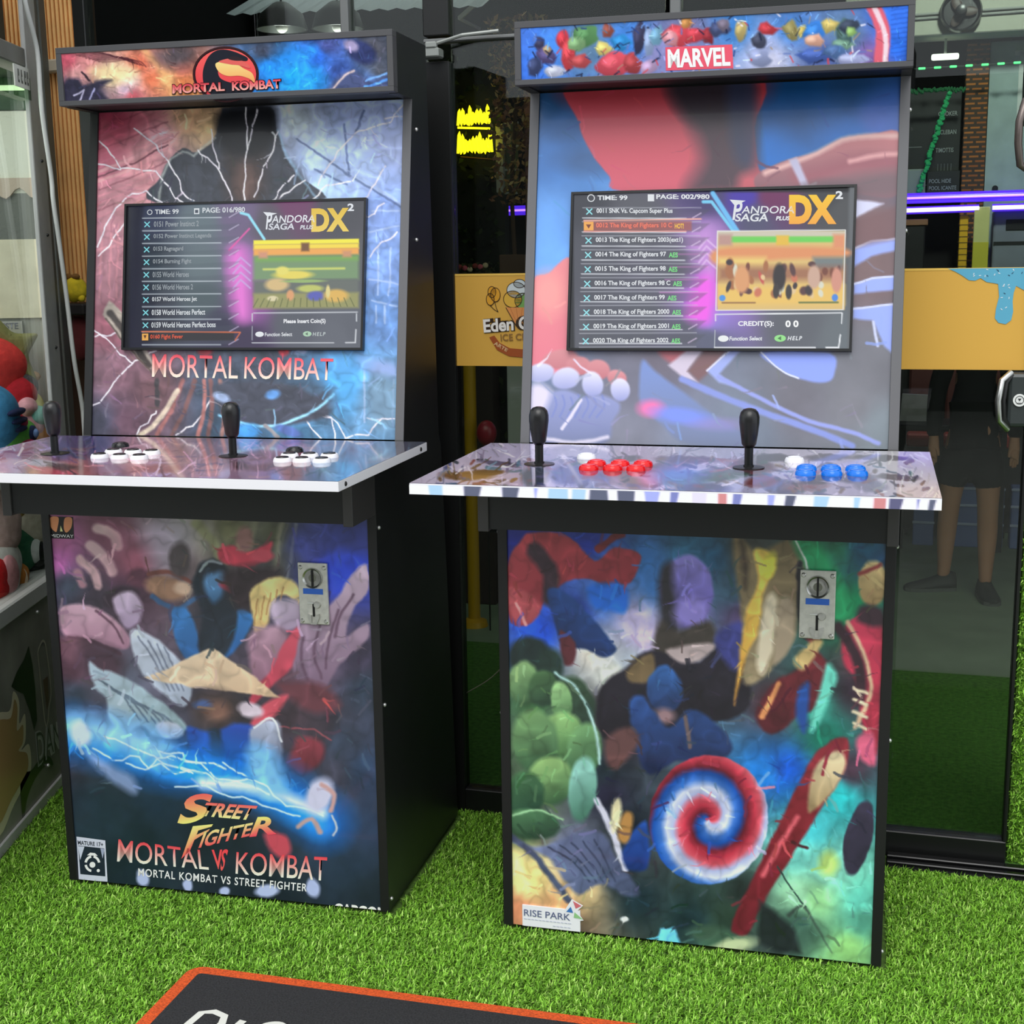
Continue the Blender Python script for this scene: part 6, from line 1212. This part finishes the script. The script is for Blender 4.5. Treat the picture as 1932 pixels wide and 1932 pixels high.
B().tube([(-.3, 0, 0), (.435, 0, .008)], .015, 12).build('tube', mat('violet_glow'), v2, True); B().tube([(.485, 0, .008), (1.0, 0, .01)], .015, 12).build('tube', mat('violet_glow'), v2, True)
B().tube([(-.3, -.015, 0), (.435, -.015, .008)], .008, 8).build('core', mat('white_violet_core', (240, 220, 255), 0.3, emit=(236, 214, 255), estr=2.6), v2, True); B().tube([(.485, -.015, .008), (1.0, -.015, .01)], .008, 8).build('core', mat('white_violet_core'), v2, True)
# counter at the rear with posts and machines on it
ct = fthing('shop_counter', 'long black counter at the rear of the shop, behind the yellow band', 'counter', 1.3, 3.80, 0)
B().box(-.75, 1.2, -.05, .20, 0, 1.085, .004).build('body', mat('counter_black', (20, 19, 20), 0.6), ct); B().box(-.76, 1.21, -.06, .21, 1.085, 1.10, .003).build('top', mat('counter_wood', (80, 60, 46), 0.6), ct)
def striped(label, x, y, z0, z1, r, c):
    t = fthing('post', label, 'post', x, y, z0); B().box(-r, r, -r, r, 0, z1 - z0, .003).build('shaft', mat('post_%d_%d' % (c[0], c[2]), c, 0.5), t)
    b2 = B()
    for k in range(12): b2.box(-r - .001, r + .001, -r - .001, r + .001, .03 + k * .027, .034 + k * .027)
    b2.build('tape_lines', mat('post_line', (110, 84, 10), 0.6), t)
striped('mustard yellow post with dark tape lines below the violet tubes', 1.160, 3.85, 1.10, 1.472, .019, (226, 176, 30))
p2 = fthing('post', 'pale yellow post right of the mustard one', 'post', 1.2365, 3.82, 1.10); B().box(-.034, .034, -.022, .022, 0, .408, .003).build('shaft', mat('pale_yellow_post', (214, 212, 140), 0.6), p2); B().box(-.0345, .0345, -.0225, .0225, .0, .25, .002).build('band', mat('yellow_band', (204, 196, 60), 0.6), p2)
dm = fthing('dark_monitor', 'dark boxed monitor with a wooden top on the counter, left of the posts', 'monitor', .93, 3.86, 1.10)
B().box(-.16, .06, -.03, .1, .012, .33, .006).build('case', mat('counter_black'), dm); B().box(-.17, .07, -.035, .11, .33, .36, .003).build('top_board', mat('top_wood', (136, 96, 66), 0.6), dm); B().box(-.05, .05, 0, .06, 0, .014).build('stand', PLASTIC, dm)
gm = fthing('grey_machine', 'grey machine with a dark slotted panel right of the posts', 'machine', 1.365, 3.91, 1.10)
B().box(-.075, .4, -.05, .12, 0, .39, .01, 2).build('body', mat('machine_grey', (124, 130, 140), 0.5, noise=0.1, scale=10), gm); B().box(-.02, .12, -.054, -.05, .30, .35, .002).build('slot_panel', mat('slot_black'), gm); B().box(-.07, .4, -.053, -.05, .235, .25).build('seam', mat('menu_black'), gm); b = B(); b.ball((.02, -.06, .06), (.07, .03, .045), 3); b.build('dark_hose', PLASTIC, gm, 'all')
# red chairs, dark table, folded paper and blue crates lower down
tb = fthing('dark_table', 'long dark table behind the glass at the lower right', 'table', 1.13, 3.30)
B().box(-.22, .24, -.02, .26, .535, .56, .004).build('tabletop', mat('table_black', (26, 24, 27), 0.4), tb)
for x in (-.20, .22):
    for y in (.0, .24): B().box(x - .012, x + .012, y - .012, y + .012, 0, .536).build('leg', mat('table_black'), tb)
fsolo(B().plate([(-.075, 0), (.06, 0), (.075, .115), (-.068, .12)], -.01, .04), 'paper_box', mat('paper_grey', (176, 172, 170), 0.8, noise=0.1), 'grey paper box standing on the dark table', 'box', .985, 3.42, .561)
RS = mat('red_seat', (170, 54, 44), 0.5)
for x, lab in ((1.01, 'red chair farthest left behind the dark table'), (1.175, 'red chair in the middle behind the dark table'), (1.33, 'red chair farthest right behind the dark table')):
    t = fthing('chair', lab, 'chair', x, 3.66, 0, 'red chairs behind the glass')
    B().box(-.068, .068, -.055, .05, .42, .48, .008).build('seat', RS, t); B().box(-.066, .066, .05, .07, .48, .84, .01).build('backrest', mat('dark_red_back', (96, 48, 44), 0.5), t)
    for xx in (-.055, .055):
        for yy in (-.04, .055): B().box(xx - .007, xx + .007, yy - .007, yy + .007, 0, .42).build('leg', PLASTIC, t)
CB = mat('crate_blue', (104, 122, 176), 0.5)
for x, wd, lab in ((1.03, .045, 'narrow blue crate on the floor, left of the wide one'), (1.245, .125, 'wide blue crate with pale ribs behind the standing figure'), (1.50, .10, 'blue crate right of the wide one, at the right edge')):
    t = fthing('crate', lab, 'crate', x, 3.41, 0.0, 'blue crates behind the glass')
    B().box(-wd, wd, -.03, .08, 0, .275, .004).build('box', CB, t); b = B()
    for z in (.10, .185, .262): b.box(-wd - .003, wd + .003, -.036, -.03, z, z + .012, .002)
    b.build('rib', mat('crate_rib', (176, 186, 214), 0.5), t)
# ivy wall, neon sign, foliage, window, flower box on the left
nw = fthing('ivy_wall', 'dark green ivy covered wall behind the neon sign', 'plant wall', -.75, 2.15, 0)
B().box(-.35, .195, 0, .05, 0, 2.1).build('backing', mat('ivy_dark', (20, 27, 14), 0.9, noise=0.5, scale=22), nw)
def leaf_cloud(n, box, size, seed):
    rg = np.random.RandomState(seed); c = np.stack([rg.uniform(*box[0], n), rg.uniform(*box[1], n), rg.uniform(*box[2], n)], 1); a = rg.normal(size=(n, 3)); a /= np.linalg.norm(a, axis=1)[:, None]; bb = np.cross(a, rg.normal(size=(n, 3))); bb /= np.linalg.norm(bb, axis=1)[:, None]; sz = rg.uniform(.6, 1.2, n)[:, None] * size
    co = np.stack([c - a * sz, c + bb * sz * .5, c + a * sz, c - bb * sz * .5], 1).reshape(-1, 3); i = np.arange(n)[:, None] * 4
    return co, np.concatenate([i + [0, 1, 2], i + [0, 2, 3]]), rg
def leaves(name, n, box, size, cols, seed, parent):
    co, f, rg = leaf_cloud(n, box, size, seed); c = lin(np.array(cols)[rg.randint(0, len(cols), n)]); o = raw_mesh(name, co, f, np.repeat(c, 4, 0), attr_mat('leaf', 0.7, 0.3), parent); o['kind'] = 'stuff'; return o
leaves('leaves', 1500, ((-.34, .19), (-.05, 0), (.05, 2.1)), .018, ((44, 60, 28), (30, 44, 20), (60, 72, 34), (24, 34, 18)), 3, nw)
ns = fthing('neon_sign', 'yellow glowing two line neon script on the ivy wall', 'neon sign', -.645, 2.06, 1.69)
NEON = mat('neon_yellow', (255, 240, 40), 0.3, emit=(255, 232, 24), estr=3.0)
def scribble(n, x0, x1, y0, h, sd):
    rg = random.Random(sd); pts = []
    for k in range(n * 2 + 1): pts.append((x0 + (x1 - x0) * k / (n * 2), 0, y0 + (h * rg.uniform(.5, 1.0) if k % 2 else rg.uniform(0, .008))))
    return [tuple(float(q) for q in p) for p in curve_pts(pts, False, 4)]
B().tube(scribble(9, -.062, .062, .105, .075, 3), .0052, 8).build('upper_script', NEON, ns, True); B().tube(scribble(10, -.064, .070, .004, .08, 8), .0052, 8).build('lower_script', NEON, ns, True)
B().tube([(-.064, .004, .100), (.062, .004, .092)], .004).build('underline', NEON, ns, True); B().tube([(-.06, .02, -.006), (.07, .02, -.02)], .004).build('base_line', mat('neon_base', (70, 30, 10), 0.5), ns, True)
hp = fthing('hanging_plant', 'dry brown trailing plant hanging left of the right cabinet', 'plant', -.46, 1.95, 1.25)
B().tube([(0, 0, .9), (.02, 0, .7), (-.01, 0, .3), (.0, 0, .05)], .008).build('stem', mat('vine_brown', (80, 54, 36), 0.8), hp, True)
leaves('leaves', 1100, ((-.075, .14), (-.08, .04), (.25, .90)), .016, ((206, 156, 96), (160, 112, 80), (232, 196, 130), (140, 116, 64), (126, 84, 70)), 6, hp)
B().box(-.05, .05, -.04, .04, 0.0, .07, .004).build('pot', mat('pot_brown', (96, 66, 48), 0.8), hp)
fsolo(shifted(B().box(-.075, .12, 0, .05, 0, 2.1, .003), 0, 0), 'pink_plaster_column', mat('dusky_plaster', (150, 104, 98), 0.85, noise=0.2, scale=14), 'dusky pink plastered column behind the trailing plant', 'column', -.40, 2.15)
iw = fthing('shop_inner_window', 'white framed small window between neon sign and trailing plant', 'window', -.535, 2.10, 1.55)
B().box(-.035, -.005, -.01, .03, 0, .25, .002).build('jamb', mat('frame_offwhite', (186, 186, 178), 0.6), iw); B().box(-.005, .045, .01, .02, 0, .25).build('pane', mat('pane_green', (84, 96, 62), 0.4), iw)
for k in range(4): B().box(-.005, .05, .0, .012, -.006 + k * .085, .002 + k * .085).build('glazing_bar', mat('frame_offwhite'), iw)
pd = fsolo(B().box(-.03, .03, -.03, .03, 0, 1.25, .003).box(-.036, .036, -.036, .036, 1.25, 1.262, .002), 'plinth', mat('frame_offwhite'), 'pale plinth under the brown pot', 'plinth', -.46, 1.95, -.012)
fb = fthing('flower_box', 'box of small pink and cream flowers just above the yellow band', 'flowers', -.64, 1.95, 0)
B().box(-.07, .10, -.05, .04, 0, 1.255, .003).build('planter', mat('planter_dark', (40, 28, 24), 0.8), fb)
leaves('leaves', 120, ((-.07, .10), (-.05, .04), (1.255, 1.29)), .012, ((60, 70, 40), (84, 80, 50)), 8, fb)
rg = random.Random(6)
for k in range(8): b = B(); b.ball((-.06 + k * .02, -.045, 1.275 + rg.uniform(-.006, .012)), (.011, .008, .010), 2); b.build('bloom', mat('bloom_%d' % (k % 3), ((214, 96, 110), (226, 200, 160), (150, 60, 56))[k % 3], 0.8), fb, True)
yp_ = fsolo(B().lathe([(0, 0), (.05, 0), (.045, .02), (.022, .03), (.022, .95), (0, .95)], (0, 0, 0), 'z', 20), 'reflected_pole', mat('stand_yellow', (186, 140, 20), 0.5), 'yellow pole standing in for a reflected one between the cabinets', 'pole', -.53, 1.6, 0, None, True)  # built indoors in place of a pole mirrored by the glass
rbq = fthing('red_balloon', 'dull red balloon on a stick below the yellow band', 'balloon', -.455, 1.55, .66); b = B(); b.ball((0, 0, .05), (.035, .035, .045), 4); b.build('balloon', mat('dull_red', (150, 36, 50), 0.35), rbq, 'all'); B().tube([(0, 0, .006), (0, 0, -.66)], .003).build('stick', PLASTIC, rbq)
ob = fthing('orange_lantern', 'orange oval lantern half hidden by the right cabinet', 'lantern', -.13, .62, .56); b = B(); b.ball((0, 0, .09), (.05, .05, .085), 4); b.build('shade', mat('lantern_orange', (236, 130, 30), 0.4), ob, 'all'); B().lathe([(0, 0), (.03, 0), (.03, .012), (0, .012)], (0, 0, 0), 'z', 16).build('base', PLASTIC, ob); B().tube([(0, 0, 0), (0, 0, -.56)], .006).build('stem', PLASTIC, ob)
# unseen shaft added to steer sky light onto the sheet; pale brace high up
fstruct(B().box(-1.54, -1.52, 1.60, 2.56, 2.45, 3.45).box(-.44, -.42, 1.60, 2.56, 2.45, 3.45).box(-1.54, -.42, 2.56, 2.58, 2.5, 3.45).box(-1.54, -.42, 1.58, 1.60, 2.55, 3.45), 'added_light_shaft', mat('shaft_white', (226, 228, 226), 0.8))
fstruct(B().box(-2.1, -1.52, 1.2, 3.2, 3.44, 3.46).box(-.44, 0, 1.2, 3.2, 3.44, 3.46).box(-1.54, -.42, 1.2, 1.6, 3.44, 3.46).box(-1.54, -.42, 2.56, 3.2, 3.44, 3.46), 'added_light_stop', mat('dark_ceiling'))  # unseen panels added to block sky light around the shaft
aw = fthing('reflected_awning_sheet', 'white corrugated sheet standing in for a reflected awning above the left cabinet', 'roof sheet', -.98, 1.75, 2.168); aw.rotation_euler = (0, .045, FA)  # built indoors in place of an awning reflected in the glass
b = B(); n = 60
top = [[b.bm.verts.new((-.50 + k * .0165, y, .004 * math.cos(k * 1.57) + dz + k * .0002)) for k in range(n)] for y, dz in ((0.0, 0.0), (.7, .30))]
for k in range(n - 1): b.bm.faces.new((top[0][k], top[0][k + 1], top[1][k + 1], top[1][k]))
cw = mat('corrugated_white', (226, 236, 242), 0.5); _nt = cw.node_tree; _tl = _nt.nodes.new('ShaderNodeBsdfTranslucent'); _tl.inputs['Color'].default_value = (.93, .96, .98, 1); _mx = _nt.nodes.new('ShaderNodeMixShader'); _mx.inputs[0].default_value = .15
_nt.links.new(_nt.nodes['Principled BSDF'].outputs[0], _mx.inputs[1]); _nt.links.new(_tl.outputs[0], _mx.inputs[2]); _nt.links.new(_mx.outputs[0], _nt.nodes['Material Output'].inputs[0])
so = b.build('sheet', cw, aw); 
B().box(-.50, .47, .69, .72, .27, .33).build('beam', mat('frame_offwhite'), aw)
br_ = fthing('roof_brace', 'pale diagonal brace at the top between the cabinets', 'brace', -.62, 1.9, 2.15)
B().tube([(-.02, 0, .0), (.075, 0, .07)], .010, 4).build('brace', mat('frame_offwhite'), br_); B().tube([(-.02, 0, 0), (-.02, .24, 0)], .006, 6).build('pin', ALU, br_)

for o in (gl, gc, vt, v2, mb, m2, fn, hb_): o.scale = (1.165,) * 3

# ------------------------------------------------------------------ figure behind the glass in place of reflected legs
SKIN = mat('skin', (170, 122, 92), 0.6)
pr_ = fthing('reflected_person', 'figure in dark shorts and dark trainers standing in for a reflection in the glass', 'reflected_person', 1.19, 2.48, 0)
def skin_mesh(verts, edges, radii, root=0, sub=2):
    me = bpy.data.meshes.new('sk'); me.from_pydata(verts, edges, []); o = bpy.data.objects.new('sk', me); col.objects.link(o)
    md = o.modifiers.new('s', 'SKIN'); md.use_smooth_shade = True
    for k, r in enumerate(radii): me.skin_vertices[0].data[k].radius = (r, r) if not hasattr(r, '__len__') else r
    for k in range(len(verts)): me.skin_vertices[0].data[k].use_root = (k == root)
    s2 = o.modifiers.new('b', 'SUBSURF'); s2.levels = sub; s2.render_levels = sub
    out = bpy.data.meshes.new_from_object(o.evaluated_get(bpy.context.evaluated_depsgraph_get())); bpy.data.objects.remove(o)
    return out
def put(name, me, m, parent): me.name = name; me.materials.clear(); me.materials.append(m); me.polygons.foreach_set('use_smooth', [True] * len(me.polygons)); return link(name, me, parent)
A = (-.085, .05); Bf = (.065, -.03)      # ankles
V = [(0, 0, .60), (0, 0, .72), (0, .01, .86), (0, 0, .94), (0, -.01, .985), (0, -.015, 1.06), (0, -.02, 1.13), (0, -.015, 1.19)]
R_ = [(.085, .065), (.075, .058), (.085, .060), (.06, .045), (.030, .030), (.055, .062), (.066, .074), (.045, .05)]
E_ = [(k, k + 1) for k in range(7)]
def chain(start, pts, rr):
    last = start
    for p, r in zip(pts, rr): V.append(p); R_.append(r); E_.append((last, len(V) - 1)); last = len(V) - 1
    return last
chain(0, [(-.062, .01, .52), (-.075, .02, .36), (-.082, .05, .24), (A[0], A[1], .08), (A[0] - .005, A[1], .045)], [.060, .042, .041, .026, .026])
chain(0, [(.058, -.01, .52), (.062, -.02, .36), (.066, -.01, .24), (Bf[0], Bf[1], .08), (Bf[0], Bf[1], .045)], [.060, .042, .041, .026, .026])
for sx in (-1, 1):
    h_ = chain(3, [(sx * .10, 0, .915), (sx * .135, .0, .80), (sx * .142, .0, .73), (sx * .145, -.03, .62), (sx * .146, -.04, .585), (sx * .146, -.045, .555)], [.036, .029, .025, .018, .022, .018])
    for k, (dx, dz) in enumerate(((-.012, -.045), (-.004, -.050), (.004, -.048), (.011, -.038))):
        chain(h_, [(sx * .146 + dx, -.048, .555 + dz * .5), (sx * .146 + dx, -.044, .555 + dz)], [.0065, .0055])
    chain(h_ - 1, [(sx * .146 - sx * .018, -.055, .565), (sx * .146 - sx * .020, -.058, .545)], [.007, .006])
body = put('body', skin_mesh(V, E_, R_), SKIN, pr_)
CLOTH = mat('dark_cloth', (16, 17, 19), 0.9, noise=0.2, scale=20); SHOE = mat('dark_trainer', (44, 48, 46), 0.7)
sh_v = [(0, 0, .66), (0, .01, .74), (0, .01, .86), (0, 0, .925), (-.105, 0, .915), (-.137, 0, .80), (.105, 0, .915), (.137, 0, .80), (0, 0, .58), (-.144, -.015, .70), (-.146, -.035, .61), (.144, -.015, .70), (.146, -.035, .61)]
put('shirt', skin_mesh(sh_v, [(0, 1), (1, 2), (2, 3), (3, 4), (4, 5), (3, 6), (6, 7), (0, 8), (5, 9), (9, 10), (7, 11), (11, 12)], [(.094, .074), (.088, .070), (.094, .070), (.066, .052), .046, .038, .046, .038, (.098, .078), .034, .028, .034, .028]), CLOTH, pr_)
put('shorts', skin_mesh([(0, 0, .62), (0, 0, .56), (-.066, .012, .50), (-.076, .02, .40), (.062, -.012, .50), (.064, -.02, .40)], [(0, 1), (1, 2), (2, 3), (1, 4), (4, 5)], [(.094, .076), (.096, .078), .070, .062, .070, .062]), CLOTH, pr_)
b = B(); b.ball((0, -.008, 1.150), (.076, .084, .072), 3); put_h = b.build('hair', mat('dark_hair', (28, 22, 18), 0.8), pr_, 'all')
for x in (-.026, .026): b = B(); b.ball((x, -.088, 1.125), (.009, .006, .007), 2); b.build('eye', mat('eye_dark', (30, 24, 22), 0.3), pr_, 'all')
b = B(); b.ball((0, -.094, 1.100), (.009, .014, .014), 2); b.build('nose', SKIN, pr_, 'all'); b = B(); b.ball((0, -.080, 1.072), (.018, .008, .005), 2); b.build('mouth', mat('lips', (170, 96, 90), 0.5), pr_, 'all')
for x in (-.070, .070): b = B(); b.ball((x, -.01, 1.115), (.008, .014, .020), 2); b.build('ear', SKIN, pr_, 'all')
def shoe(ax, ay, ang):
    b = B(); c_, s_ = math.cos(ang), math.sin(ang)
    def pt(f, w, z): return (ax + c_ * f - s_ * w, ay + s_ * f + c_ * w, z)
    secs = [(-.045, .024, .070), (-.02, .030, .078), (.02, .032, .066), (.06, .036, .050), (.10, .037, .038), (.135, .030, .030), (.152, .014, .022)]
    rings = []
    for f_, w_, h_ in secs: rings.append([b.bm.verts.new(pt(f_, w_ * k, z)) for k, z in ((-1, .012), (-1.02, h_ * .45), (-.72, h_ * .85), (0, h_), (.72, h_ * .85), (1.02, h_ * .45), (1, .012))])
    for r1, r2 in zip(rings, rings[1:]):
        for k in range(6): b.bm.faces.new((r1[k], r1[k + 1], r2[k + 1], r2[k]))
        b.bm.faces.new((r1[6], r1[0], r2[0], r2[6]))
    b.bm.faces.new(rings[0]); b.bm.faces.new(rings[-1][::-1]); o = b.build('shoe', SHOE, pr_, 'all')
    b = B(); lo_ = [b.bm.verts.new(pt(f_, w_ * 1.06 * k, 0)) for f_, w_, _ in secs for k in (-1,)] + [b.bm.verts.new(pt(f_, w_ * 1.06, 0)) for f_, w_, _ in secs[::-1]]
    up_ = [b.bm.verts.new((v.co.x, v.co.y, .014)) for v in lo_]; n = len(lo_); b.bm.faces.new(lo_); b.bm.faces.new(up_[::-1])
    for k in range(n): b.bm.faces.new((lo_[k], up_[k], up_[(k + 1) % n], lo_[(k + 1) % n]))
    b.build('sole', mat('sole_grey', (84, 88, 84), 0.8), o)
shoe(A[0], A[1], math.radians(196)); shoe(Bf[0], Bf[1], math.radians(-80))
